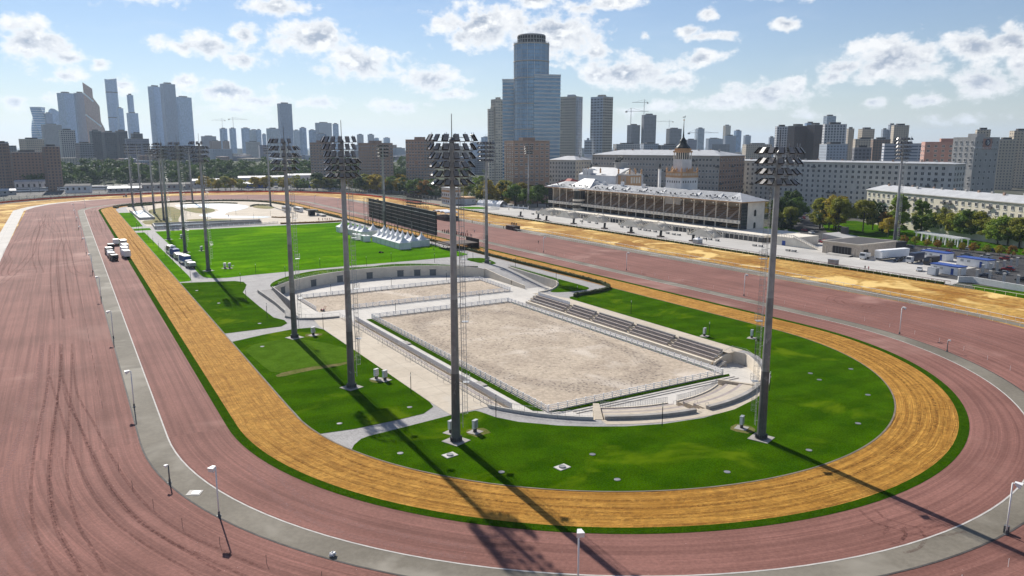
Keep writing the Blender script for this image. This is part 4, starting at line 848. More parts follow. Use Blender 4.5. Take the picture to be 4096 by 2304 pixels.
def box_uv(mb_pts, H, name, m, parent, z0=0., top=True, roofm='dark_roof', tz=None):
    """prism over an anticlockwise footprint with wall UVs in metres; tz: optional function (x, y) -> top height"""
    n = len(mb_pts); vs = [(x, y, z0) for x, y in mb_pts] + [(x, y, tz(x, y) if tz else H) for x, y in mb_pts]
    fs = [(i, (i + 1) % n, n + (i + 1) % n, n + i) for i in range(n)] + [tuple(range(n, 2 * n))]
    me = bpy.data.meshes.new(name); me.from_pydata(vs, [], fs); me.materials.append(MT[m]); me.materials.append(MT[roofm])
    ul = me.uv_layers.new(name='UVMap'); k = 0; s = 0
    for i in range(n):
        w = math.dist(mb_pts[i], mb_pts[(i + 1) % n]); h1 = vs[n + i][2]; h2 = vs[n + (i + 1) % n][2]
        for u, v in ((s, z0), (s + w, z0), (s + w, h2), (s, h1)): ul.data[k].uv = (u, v); k += 1
        s += w
    me.polygons[n].material_index = 1; me.update()
    return link(name, me, parent)
def quad(P, a, b, ang):
    u = Vector((math.cos(R(ang)), math.sin(R(ang)))); v = Vector((u.y, -u.x)); P = Vector(P)     # u: left face, v: right face going back
    q = [P, P + v * b, P + v * b + u * a, P + u * a]; return [tuple(x) for x in q], u, v
def tower(name, label, X, Y, a, b, ang, H, m, cap=True, cat='building'):
    q, u, v = quad((X, Y), a, b, ang); t = thing(name, label, cat)
    box_uv(q, H, 'walls', m, t)
    if cap:
        c = Vector((X, Y)) + u * a * .5 + v * b * .5; MB().box((c.x, c.y, H + H * .008 + .8), (max(3, a * .5), max(3, b * .5), H * .016 + 1.6), R(ang)).build('plant_room', 'dark_roof', t)
        MB().box((c.x, c.y, H + .25), (a * 1.01, b * 1.01, .5), R(ang)).build('parapet', 'grey_plaster', t)
    return t
FAR = [('skyscraper', 'wide blue-grey slab tower, left half of the pair beside the copper tower', 60, 3301, 34.6, 41.8, 129, 238, 'f_glass'),
 ('skyscraper', 'wide blue-grey slab tower touching the copper tower', 94, 3250, 14.7, 36.2, 103.3, 236, 'f_glass_dark'),
 ('skyscraper', 'lower shoulder of the tallest tower at its right foot', 252, 3542, 14.5, 21, 115.9, 198, 'f_glass'),
 ('skyscraper', 'slim blue tower with rounded shaft between the tallest tower and the trio', 292, 3489, 12.7, 20.5, 130, 249, 'f_glass'),
 ('skyscraper', 'wider lower block in front of the slim blue tower', 282, 3440, 20, 37.3, 115, 176, 'f_glass'),
 ('skyscraper', 'left tower of the trio of blue skyscrapers', 371, 3381, 25.7, 48, 133.7, 278.5, 'f_glass'),
 ('skyscraper', 'middle and tallest tower of the trio of blue skyscrapers', 402, 3327, 25, 49.9, 113, 286.7, 'f_glass_dark'),
 ('skyscraper', 'right tower of the trio of blue skyscrapers', 458, 3370, 28, 58, 112, 240, 'f_glass'),
 ('skyscraper', 'stepped blue tower behind the twisted tower', -3, 3401, 14, 24, 120, 167, 'f_glass_dark'),
 ('unfinished_tower', 'dark unfinished tower right of the twisted tower', -13, 2601, 14.3, 50.2, 110, 106.5, 'f_concrete'),
 ('office_block', 'pale grid office block, leftmost of the gridded row under the skyscrapers', 17, 1500, 12, 22, 104, 71.5, 'f_grid'),
 ('office_block', 'gridded office block with glass corner, second of the row', 65, 1549, 12, 15.7, 107, 71.5, 'f_grid_dark'),
 ('office_block', 'black office block in the middle of the gridded row', 82, 1498, 12, 19.4, 112, 68.8, 'f_grid_dark'),
 ('office_block', 'gridded office block right of the black one', 107, 1547, 11, 16.6, 116, 71.9, 'f_grid_dark'),
 ('office_block', 'gridded office block, rightmost of the row', 135, 1595, 12, 17, 110, 68.4, 'f_grid_dark'),
 ('apartment_block', 'pale wide apartment block under the twisted tower', -29, 1300, 14, 28.9, 131, 55, 'f_beige'),
 ('apartment_block', 'greyish purple long block below the slim blue tower', 108, 1396, 14.1, 33.5, 100.6, 57, 'f_purple'),
 ('apartment_block', 'low dark block between the pale grid and the black office', 37, 1300, 12, 20.9, 118, 49.2, 'f_concrete'),
 ('apartment_block', 'brown brick block at the left edge of the picture', -39, 900, 10, 7.5, 147, 47.8, 'f_brown'),
 ('apartment_block', 'long brown brick building at the left above the railway', -35, 950, 12.6, 29, 104, 38.8, 'f_brown'),
 ('apartment_block', 'brown brick tower block with a roof hut above the railway', -5, 900, 8, 13.7, 110, 44.6, 'f_brown'),
 ('office_block', 'blue office with a lit roof sign right of the trio', 415, 2568, 17, 42, 111, 76, 'f_purple'),
 ('apartment_block', 'reddish block in front of the blue office', 386, 2268, 13, 28.5, 110, 59.6, 'f_brown'),
 ('unfinished_tower', 'slim tower with crane, left of the crane pair', 594, 3247, 12.8, 27, 120, 115, 'f_glass'),
 ('unfinished_tower', 'slim tower with crane, right of the crane pair', 631, 3240, 14.6, 20.7, 119, 116, 'f_glass'),
 ('apartment_block', 'brick block below the crane pair', 438, 2361, 9.3, 17, 119, 60, 'f_brown'),
 ('skyscraper', 'pale blue tower right of the crane pair', 675, 3231, 14.8, 33, 118, 117, 'f_glass'),
 ('skyscraper', 'pale blue tower behind the brown low block', 640, 2932, 12, 32, 118, 104, 'f_glass_pale'),
 ('apartment_block', 'white and grey slab left of the twin-lamp mast', 460, 2152, 15, 35.7, 108, 56.6, 'f_grid'),
 ('skyscraper', 'narrow blue tower left of the crowned tower group', 660, 2928, 7, 16, 107, 105, 'f_glass'),
 ('skyscraper', 'small blue tower beside the narrow one', 726, 3118, 8.7, 13.2, 117, 92, 'f_glass'),
 ('skyscraper', 'broad blue block left of the crowned tower', 681, 2820, 19, 44, 121, 108, 'f_glass_pale'),
 ('skyscraper', 'tall dark blue tower with lit crown, alone left of centre', 743, 2908, 19.8, 49.4, 105.7, 201, 'f_glass_dark'),
 ('skyscraper', 'pale blue block right of the crowned tower', 816, 2992, 9, 23, 115, 106, 'f_glass_pale'),
 ('skyscraper', 'stepped blue block right of the crowned tower', 814, 2889, 13, 22, 114, 113, 'f_glass'),
 ('skyscraper', 'blue grey tower left of the wide pair', 848, 2879, 15, 21.6, 119, 105, 'f_glass'),
 ('skyscraper', 'wide blue grey tower with striped front', 872, 2872, 22.6, 58, 103, 132, 'f_bluegrey'),
 ('skyscraper', 'narrow blue tower right of the striped wide one', 990, 3044, 10, 22, 112, 134, 'f_glass'),
 ('apartment_block', 'dark block at the foot of the striped wide tower', 785, 2584, 16, 29, 103, 87, 'f_glass_dark'),
 ('apartment_block', 'left one of two identical white towers with crowned tops', 944, 2637, 10.4, 21, 100, 86, 'f_stripe'),
 ('apartment_block', 'right one of two identical white towers with crowned tops', 980, 2624, 12, 20, 99.5, 86, 'f_stripe'),
 ('unfinished_tower', 'faint far tower with crane right of the white twins', 1356, 3551, 9.5, 21, 99, 84, 'f_glass'),
 ('unfinished_tower', 'faint far tower group with cranes', 1436, 3628, 14.7, 30, 98, 87, 'f_glass'),
 ('apartment_block', 'hazy low block between the brick towers, left', 799, 2264, 7, 60, 110, 50, 'f_bluegrey'), ('apartment_block', 'hazy low block between the brick towers, right', 836, 2036, 17, 32, 98, 40, 'f_bluegrey'),
 ('office_block', 'blue glass block left of the cylinder tower', 1204, 2192, 10, 32, 91, 74, 'f_glass'), ('office_block', 'low blue glass block further left of the cylinder tower', 1187, 2201, 40, 15.7, 92, 56.8, 'f_glass'),
 ('unfinished_tower', 'dark tower under construction, shorter one with crane', 1215, 1461, 18, 26, 85, 95.6, 'f_concrete'), ('unfinished_tower', 'dark tower under construction, taller one with crane', 1238, 1443, 13, 33, 74, 119.6, 'f_concrete'),
 ('office_block', 'dark block with stepped roof right of the dark towers', 1284, 1401, 16.6, 33, 77.5, 86.5, 'f_concrete'), ('skyscraper', 'pale blue narrow tower behind the spire', 1683, 1712, 12, 22, 75.5, 98, 'f_glass_pale'),
 ('office_block', 'wide grey block behind the spire', 1246, 1299, 13, 24, 76, 59.7, 'f_purple'), ('office_block', 'wide pale block right of the spire', 1494, 1477, 18, 35, 75, 65, 'f_bluegrey'), ('apartment_block', 'blue grey block further right of the spire', 1450, 1379, 9.6, 30, 74, 71, 'f_bluegrey'),
 ('apartment_block', 'low dark roofed block left of the blue one', 813, 1015, 17, 42, 71, 48.5, 'f_grid'), ('apartment_block', 'low bright blue block below the dark towers', 815, 948, 16, 25, 69, 49, 'f_bluegrey'), ('apartment_block', 'low block with dark plant rooms left of the spire', 836, 930, 16, 33, 68, 46.7, 'f_concrete'),
 ('skyscraper', 'tall slim tower with antenna right of the spire', 1884, 1793, 13.6, 20, 78.6, 111, 'f_beige'), ('apartment_block', 'slim blue tower left of the antenna tower', 1824, 1855, 12.7, 22, 75, 74, 'f_glass'), ('apartment_block', 'slim blue tower right of the antenna tower', 1834, 1700, 13, 19, 78, 93, 'f_glass'), ('apartment_block', 'wide grey block left of the slim blue tower', 1493, 1478, 15, 43, 75, 64, 'f_bluegrey'), ('apartment_block', 'hazy slim tower before the dark residential group', 1927, 1747, 10.7, 21, 77, 79, 'f_bluegrey'), ('apartment_block', 'long pale slab left of the dark residential group', 965, 872, 18, 42.6, 62, 48, 'f_beige'),
 ('apartment_block', 'white gridded tower, left end of the dark residential group', 842, 709, 7.5, 15, 60, 71, 'f_grid_white'), ('apartment_block', 'dark brown tower, left of the dark pair', 817, 660, 11.6, 22, 84, 70.5, 'f_darkbrown'), ('apartment_block', 'dark brown tower, right of the dark pair', 832, 642, 12.6, 15.3, 83, 71.7, 'f_darkbrown'), ('apartment_block', 'white gridded tower, right end of the dark residential group', 799, 602, 9.5, 25, 52, 70.7, 'f_grid_white'),
 ('office_block', 'pale glass tower rising behind the dark residential group', 1440, 1081, 13, 22, 72, 109, 'f_glass_pale'), ('office_block', 'low glass block peeping over the dark pair', 1337, 1051, 8.4, 20, 68, 92, 'f_glass'),
 ('apartment_block', 'beige tower with blue flank', 1059, 755, 5.6, 9.3, 65, 71.6, 'f_beige'), ('apartment_block', 'beige stepped block with a blue stripe', 1070, 739, 11.8, 20, 65, 71, 'f_beige'), ('apartment_block', 'hazy pair of blue towers, shorter one', 1420, 935, 7, 10, 63, 77.7, 'f_bluegrey'), ('apartment_block', 'hazy pair of blue towers, taller one', 1427, 926, 7, 12, 63, 86.8, 'f_bluegrey'), ('apartment_block', 'beige tower with blue corner behind the far right mast', 1052, 676, 11.4, 21, 53, 74.7, 'f_beige'),
 ('apartment_block', 'blue white apartment block with balconies, left', 681, 509, 21, 21, 57, 47, 'f_bluegrey'), ('apartment_block', 'low dark office block between the blue white ones', 655, 459, 5.6, 15.8, 55, 43.5, 'f_concrete'), ('apartment_block', 'long blue white striped block behind the far right mast', 686, 449, 9.6, 33, 45, 47.3, 'f_stripe'), ('apartment_block', 'beige terraced block with rounded tops', 901, 631, 8.7, 26.6, 55, 54, 'f_beige'), ('apartment_block', 'brown and beige terraced block', 830, 558, 7.8, 19.6, 54, 53, 'f_brown'), ('apartment_block', 'beige tower behind the signed clinic', 972, 516, 6, 15, 48, 64.8, 'f_beige'), ('apartment_block', 'tall beige tower at the right edge', 899, 438, 9, 20, 56, 61.4, 'f_beige'), ('apartment_block', 'beige block with balconies left of the right edge tower', 849, 427, 8, 18, 57, 51.8, 'f_beige'), ('apartment_block', 'hazy tower left of the dark residential group', 1216, 1040, 4.5, 10, 70, 62, 'f_bluegrey')]
for f in FAR: tower(*f)
def special_towers():
    # tallest tower: lens shaped plan, scooped top
    t = thing('skyscraper', 'tallest curved glass tower with a scooped top in the far left skyline', 'skyscraper')
    c = Vector((232, 3625)); pts = []
    for k in range(13): a = -60 + 240 * k / 12; pts.append((c.x + 30 * math.cos(R(a - 62)), c.y + 30 * math.sin(R(a - 62))))
    f = lambda x, y: 322 - 8 * math.cos((x - c.x) / 30 * 1.57)
    box_uv(pts, 0, 'walls', 'f_glass', t, tz=f)
    for z in (262, 160): MB().prism([(c.x + (x - c.x) * 1.012, c.y + (y - c.y) * 1.012) for x, y in pts], z, z + 4).build('dark_band', 'dark_roof', t)
    # twisted tower
    t = thing('twisted_tower', 'twisted spiral tower at the far left of the skyline', 'skyscraper')
    mb = MB(); c = (-28, 3425); n = 44; vs = []; fs = []
    for k in range(n + 1):
        z = 190 * k / n; a = R(150 - 128 * k / n); r = 30 - 3.5 * (k / n)
        vs += [(c[0] + r * math.cos(a + i * PI / 2), c[1] + r * math.sin(a + i * PI / 2), z) for i in range(4)]
    for k in range(n):
        for i in range(4): fs.append((4 * k + i, 4 * k + (i + 1) % 4, 4 * k + 4 + (i + 1) % 4, 4 * k + 4 + i)); 
    fs.append((4 * n, 4 * n + 1, 4 * n + 2, 4 * n + 3)); mb.add(vs, fs); mb.build('walls', 'blue_glass', t)
    for k in range(3, n, 2):
        z = 190 * k / n; p = [(v[0] * 1.0 + (v[0] - c[0]) * .015, v[1] + (v[1] - c[1]) * .015) for v in vs[4 * k:4 * k + 4]]; MB().prism(p, z, z + 1.5).build('floor_band', 'spandrel', t)
    # copper stepped tower
    t = thing('copper_tower', 'copper coloured tower with stepped slanting top', 'skyscraper')
    u = Vector((.9985, -.04, 0)); w = Vector((.04, .9985, 0)); o = Vector((120, 3190, 0))
    pr = [(0, 0), (62, 0), (60, 91), (56, 111), (47, 133), (47, 188), (29, 218), (29, 249), (0, 271)]
    mb = MB(); n = len(pr); vs = [o + u * s + Vector((0, 0, z)) for s, z in pr] + [o + u * s + w * 34 + Vector((0, 0, z)) for s, z in pr]
    mb.add(vs, [tuple(range(n)), tuple(reversed(range(n, 2 * n)))] + [(i, n + i, n + (i + 1) % n, (i + 1) % n) for i in range(n)])
    me = mb.mesh('walls', 'f_copper'); ul = me.uv_layers.new(name='UVMap')
    for lp in me.loops: p = me.vertices[lp.vertex_index].co; ul.data[lp.index].uv = ((p.x - o.x) + (p.y - o.y) * .5, p.z)
    link('walls', me, t)
    for a, b in (((0, 158), (47, 116)), ((0, 233), (29, 204))): MB().bar(o + u * a[0] + Vector((0, -.5, a[1])), o + u * b[0] + Vector((0, -.5, b[1])), 1.5, 5).build('slanted_band', 'spandrel', t)
    # arched tower behind
    t = thing('arched_tower', 'rounded blue tower between the twisted tower and the wide slabs', 'skyscraper')
    o = Vector((2, 3500, 0)); pr = [(0, 0), (48, 0), (48, 150)] + [(48 - 34 * (1 - math.cos(R(k))) , 150 + 40 * math.sin(R(k))) for k in (20, 45, 70, 90)] + [(6, 184), (0, 166)]
    n = len(pr); vs = [o + Vector((s, 0, z)) for s, z in pr] + [o + Vector((s, 30, z)) for s, z in pr]
    me = MB().add(vs, [tuple(range(n)), tuple(reversed(range(n, 2 * n)))] + [(i, n + i, n + (i + 1) % n, (i + 1) % n) for i in range(n)]).mesh('walls', 'f_glass'); ul = me.uv_layers.new(name='UVMap')
    for lp in me.loops: p = me.vertices[lp.vertex_index].co; ul.data[lp.index].uv = (p.x + p.y, p.z)
    link('walls', me, t)
special_towers()
def crane(x, y, z, h, jib, rz, label):
    t = thing('tower_crane', label, 'crane', (x, y, z), R(rz)); s = h * .028
    MB().bar((0, 0, 0), (0, 0, h), s, s).build('mast', 'galv', t); MB().bar((-jib * .3, 0, h * .82), (jib, 0, h * .82), s * .8, s * .8).build('jib', 'galv', t)
    MB().box((-jib * .27, 0, h * .78), (jib * .1, s * 2, h * .08)).build('counterweight', 'grey_concrete', t)
    m = MB(); m.bar((0, 0, h), (jib * .7, 0, h * .84), s * .35, s * .35); m.bar((0, 0, h), (-jib * .28, 0, h * .84), s * .35, s * .35); m.build('stay', 'galv', t)
crane(1225, 1476, 95, 42, 45, -20, 'tower crane on the shorter dark unfinished tower'); crane(1249, 1456, 119, 38, 30, 150, 'tower crane on the taller dark unfinished tower'); crane(600, 3260, 115, 40, 40, 180, 'tower crane on the left slim hazy tower'); crane(640, 3250, 116, 45, 60, 10, 'tower crane on the right slim hazy tower'); crane(1290, 1410, 86, 22, 34, 160, 'low crane on the stepped dark block'); crane(1660, 1700, 40, 55, 75, -20, 'far crane in front of the narrow pale tower')

# ------------------------------------------------------------------ nearer buildings with real windows
def win_mesh(w, h, mull=1, frame='white_paint'):
    mb = MB(); mb.box((0, .0, 0), (w, .10, h)); mb.m = 1
    for e in (-1, 1): mb.box((e * w / 2, -.05, 0), (.10, .12, h + .1)); mb.box((0, -.05, e * h / 2), (w + .1, .12, .10))
    for k in range(mull): mb.box((-w / 2 + w * (k + 1) / (mull + 1), -.05, 0), (.09, .10, h))
    mb.box((0, -.12, -h / 2 - .08), (w + .3, .22, .08))
    return mb.mesh('window', ['win_glass', frame])
WIN = {}
def win(w, h, mull=1):
    k = (w, h, mull)
    if k not in WIN: WIN[k] = win_mesh(w, h, mull)
    return WIN[k]
def facade_windows(t, O, d, L_, z0, nf, fh, nc, w, h, mull=1, skip=0., cap=300, count=None, balc=0.):
    """window objects on a wall from O along unit d (outward normal is d turned clockwise); past cap they are joined as stuff"""
    count = count if count is not None else [0]; d = Vector(d).normalized(); nrm = Vector((d.y, -d.x)); rz = math.atan2(d.y, d.x); st = MB(); me = win(w, h, mull)
    for f in range(nf):
        for c in range(nc):
            if random.random() < skip: continue
            p = Vector(O) + d * (L_ * (c + .5) / nc) + nrm * .03; z = z0 + f * fh + fh * .52
            if count[0] < cap: link('window', me, t, (p.x, p.y, z), rz); count[0] += 1
            else:
                st.m = 0; st.box((p.x, p.y, z), (w, .12, h), rz); st.m = 1; st.box((p.x + nrm.x * .05, p.y + nrm.y * .05, z), (.1, .06, h), rz); st.box((p.x + nrm.x * .05, p.y + nrm.y * .05, z + h / 2), (w + .15, .1, .1), rz); st.box((p.x + nrm.x * .05, p.y + nrm.y * .05, z - h / 2), (w + .25, .14, .1), rz)
            if random.random() < balc:
                q = p + nrm * .5; b = MB(); b.box((0, 0, 0), (w + 1.2, 1.0, .15)); b.box((0, -.47, .5), (w + 1.2, .05, .95)); b.box((-(w + 1.2) / 2, 0, .5), (.05, 1.0, .95)); b.box(((w + 1.2) / 2, 0, .5), (.05, 1.0, .95)); b.build('balcony', 'galv_dark', t, (q.x, q.y, z - h / 2 - .25), rz)
    if st.v: tag(st.build('window_rows', ['win_glass', 'white_paint'], t), kind='stuff')
    return count
def block(name, label, P, a, b, ang, H, wl, wr=None, roof='dark_roof', pitched=0.):
    """two-faced block: left face (length a) runs from corner P along ang, right face (length b) goes back"""
    q, u, v = quad(P, a, b, ang); t = thing(name, label, 'building')
    mb = MB(); n = 4; vs = [(x, y, 0) for x, y in q] + [(x, y, H) for x, y in q]
    mb.add(vs, [(0, 1, 5, 4)]); mb.m = 1; mb.add(vs, [(1, 2, 6, 5), (2, 3, 7, 6), (3, 0, 4, 7)])
    mb.build('walls', [wr or wl, wl], t)
    c = Vector(P) + u * a / 2 + v * b / 2; rz = R(ang)
    if pitched:
        hb = Vector((a / 2 + .6, b / 2 + .6)); s = min(a, b) * .42
        L0 = max(0, a / 2 - s), max(0, b / 2 - s)
        pts = [(-hb.x, -hb.y, H + .3), (hb.x, -hb.y, H + .3), (hb.x, hb.y, H + .3), (-hb.x, hb.y, H + .3)]
        tp = [(-L0[0], -L0[1] * .05, H + pitched), (L0[0], -L0[1] * .05, H + pitched)] if a >= b else [(0, -L0[1], H + pitched), (0, L0[1], H + pitched)]
        rm = MB()
        if a >= b: rm.add(pts + tp, [(0, 1, 5, 4), (1, 2, 5), (2, 3, 4, 5), (3, 0, 4)])
        else: rm.add(pts + tp, [(0, 1, 4), (1, 2, 5, 4), (2, 3, 5), (3, 0, 4, 5)])
        rf = rm.build('roof', roof, t, (c.x, c.y, 0), rz)
        MB().box((0, 0, H + .1), (a + 1.4, b + 1.4, .4)).build('cornice', 'stone_light', t, (c.x, c.y, 0), rz)
        for k in range(max(3, int(max(a, b) / 9))):
            e = (k + .5) / max(3, int(max(a, b) / 9)) - .5; mb = MB(); mb.box((e * a * .9 if a >= b else rnd(-2, 2), e * b * .9 if b > a else rnd(-2, 2), H + pitched * .9), (1.1, .8, 2.2)); mb.build('chimney', 'brick_pink' if k % 2 else 'grey_plaster', rf)
    else:
        mb = MB(); mb.b2(-a / 2, a / 2, -b / 2, b / 2, H, H + .05); mb.build('roof', roof, t, (c.x, c.y, 0), rz)
        p = MB(); 
        for e in (-1, 1): p.box((e * (a / 2 - .12), 0, H + .4), (.26, b + .02, .8)); p.box((0, e * (b / 2 - .12), H + .4), (a - .5, .26, .8))
        p.build('parapet', wl, t, (c.x, c.y, 0), rz); MB().box((0, 0, H + 1.6), (a * .4, b * .35, 3.2)).build('lift_house', wr or wl, t, (c.x, c.y, 0), rz)
    return t, Vector(q[0]), u, v
def bays(t, P, u, v, a, b, **k): pass
def two_face(spec):
    name, label, P, a, b, ang, H, wl, wr, roof, pit, nf, z0, (ncl, wlw, wlh, ml), (ncr, wrw, wrh, mr), skip, cap, balc = spec
    t, p, u, v = block(name, label, P, a, b, ang, H, wl, wr, roof, pit); fh = (H - z0 - .8) / nf; cnt = [0]
    if ncl: facade_windows(t, p + u * a, -u, a, z0, nf, fh, ncl, wlw, wlh, ml, skip, cap, cnt, balc)
    if ncr: facade_windows(t, p, v, b, z0, nf, fh, ncr, wrw, wrh, mr, skip, cap, cnt, balc)
    return t
for sp in [
 ('brick_block', 'brown brick block partly hidden by the third mast', (262, 841), 19, 14, 132.7, 48.5, 'brick_brown', 'brick_brown', 'dark_roof', 0, 13, 6, (5, 2.4, 1.7, 2), (3, 2.8, 1.7, 2), .05, 300, 0),
 ('brick_block', 'brown brick block between the two central masts', (281, 749), 22.2, 27.7, 104.5, 47.7, 'brick_brown', 'brick_brown', 'dark_roof', 0, 13, 6, (5, 2.4, 1.7, 2), (6, 2.8, 1.7, 3), .04, 300, 0),
 ('brick_block', 'reddish brick block left of the foremost central mast head', (308, 679), 22.7, 16.5, 115.6, 50.8, 'brick_pink', 'brick_pink', 'dark_roof', 0, 14, 6, (6, 2.3, 1.7, 2), (4, 2.8, 1.7, 3), .04, 300, 0),
 ('brick_block', 'large brown brick block in front of the cylinder tower', (310, 514), 18.6, 31.3, 82.9, 48.7, 'brick_brown', 'brick_pink', 'dark_roof', 0, 14, 5, (4, 1.6, 1.5, 1), (7, 2.6, 1.5, 3), .06, 300, 0),
 ('apartment_tower', 'tall white-grey apartment tower left of the cylinder tower', (447, 782), 10.9, 13, 90, 98, 'res_beige', 'res_beige', 'dark_roof', 0, 30, 4, (3, 1.6, 1.5, 1), (4, 1.6, 1.5, 1), .06, 0, 0),
 ('apartment_tower', 'lower wing of the tall white-grey apartment tower', (440, 786), 4, 10, 80, 87, 'res_beige', 'res_beige', 'dark_roof', 0, 27, 4, (1, 1.6, 1.5, 1), (3, 1.6, 1.5, 1), .06, 0, 0),
 ('apartment_tower', 'tall apartment tower with beige left face just right of the glass wings', (525, 731), 20.9, 16, 116, 101, 'res_beige', 'res_white', 'dark_roof', 0, 31, 4, (7, 1.5, 1.6, 1), (3, 1.9, 1.4, 1), .03, 0, 0),
 ('apartment_tower', 'tall apartment tower with white left face, right of its twin', (550, 713), 19.4, 17.2, 100.4, 100.7, 'res_white', 'res_beige', 'dark_roof', 0, 31, 4, (4, 2.6, 1.3, 1), (6, 1.5, 1.7, 1), .03, 0, 0),
 ('apartment_block', 'lower grey block between the twin apartment towers', (534, 725), 4, 8, 63.6, 51.4, 'res_white', 'res_white', 'dark_roof', 0, 15, 4, (1, 1.6, 1.4, 1), (3, 1.6, 1.4, 1), 0, 0, 0),
 ('old_house', 'pale old five-storey house with metal roof left of the grandstand tower', (374, 520), 27.7, 23.3, 109, 33.5, 'pale_plaster', 'beige_plaster', 'metal_roof', 3.5, 8, 4, (9, 1.5, 2.0, 1), (6, 1.5, 2.0, 1), 0, 300, .05),
 ('white_annex', 'blank white building behind the pale old house', (421, 560), 16, 14, 113, 34.9, 'white_plaster', 'white_plaster', 'metal_roof', 0, 1, 30, (0, 1, 1, 1), (0, 1, 1, 1), 0, 0, 0),
 ('stone_block', 'long grey stone apartment block with metal roof behind the grandstand tower', (389, 374), 108, 36.4, 105.9, 38.5, 'stalin_grey', 'stalin_brown', 'metal_roof', 4.0, 9, 3, (40, 1.25, 1.8, 1), (9, 1.35, 1.9, 1), .02, 300, .05),
 ('pale_block', 'long pale eight-storey apartment block with heavy cornice behind the trees', (451, 250), 179, 16, 98.3, 34.6, 'pale_plaster', 'pale_plaster', 'metal_roof', 1.2, 9, 4, (46, 1.5, 1.9, 1), (4, 1.5, 1.9, 1), .02, 300, .06),
 ('cream_house', 'long cream five-storey house with white metal roof behind the right trees', (366, 157), 132, 14, 68.4, 19.6, 'cream_plaster', 'cream_plaster', 'metal_roof', 3.2, 5, 2.5, (30, 1.7, 1.8, 1), (3, 1.7, 1.8, 1), .03, 300, .1),
 ('pink_clinic', 'pinkish red building with roof plant left of the signed clinic tower', (550, 328), 12, 34, 42.8, 47.5, 'pink_plaster', 'pink_plaster', 'dark_roof', 0, 8, 20, (2, 1.6, 1.6, 1), (7, 1.8, 1.6, 1), .1, 300, 0),
 ('clinic_tower', 'grey clinic building with a round emblem and lettering on top', (530, 282), 17, 22, 78, 50.3, 'grey_plaster', 'grey_plaster', 'dark_roof', 0, 9, 14, (4, 1.5, 1.9, 1), (5, 1.5, 1.9, 1), .15, 300, 0)]:
    two_face(sp)
def clinic_sign():
    # emblem and lettering on the right face of the clinic tower
    q, u, v = quad((530, 282), 17, 22, 78); n = Vector((v.y, -v.x)); rz = math.atan2(v.y, v.x); c = Vector((530, 282)) + v * 11 + n * .15
    t = thing('clinic_sign', 'round dark emblem on a brown panel with white lettering high on the clinic', 'sign', (c.x, c.y, 0), rz)
    MB().box((0, 0, 46.6), (8, .2, 7)).build('panel', 'pink_plaster', t)
    mb = MB(); mb.cyl((0, -.1, 47.6), (0, -.3, 47.6), 2.3, n=24); mb.build('emblem_disc', 'car_navy', t)
    mb = MB(); P = [(.9 * math.sin(k * .5), -.38, 46.2 + k * .35) for k in range(9)]; mb.path(P, .22, 5); mb.path([(-p[0], p[1], p[2]) for p in P], .14, 5); mb.build('emblem_snake', 'white_paint', t)
    cu = bpy.data.curves.new('lettering', 'FONT'); cu.body = 'МНИОИ им. П.А. Герцена'; cu.size = 1.75; cu.align_x = 'CENTER'; cu.extrude = .05; cu.materials.append(MT['white_paint'])
    tmp = bpy.data.objects.new('lettering', cu); COL.objects.link(tmp); me = bpy.data.meshes.new_from_object(tmp.evaluated_get(bpy.context.evaluated_depsgraph_get())); bpy.data.objects.remove(tmp)
    o = link('lettering', me, t, (-1.5, -.15, 43.4)); o.rotation_euler = (R(90), 0, 0)
clinic_sign()
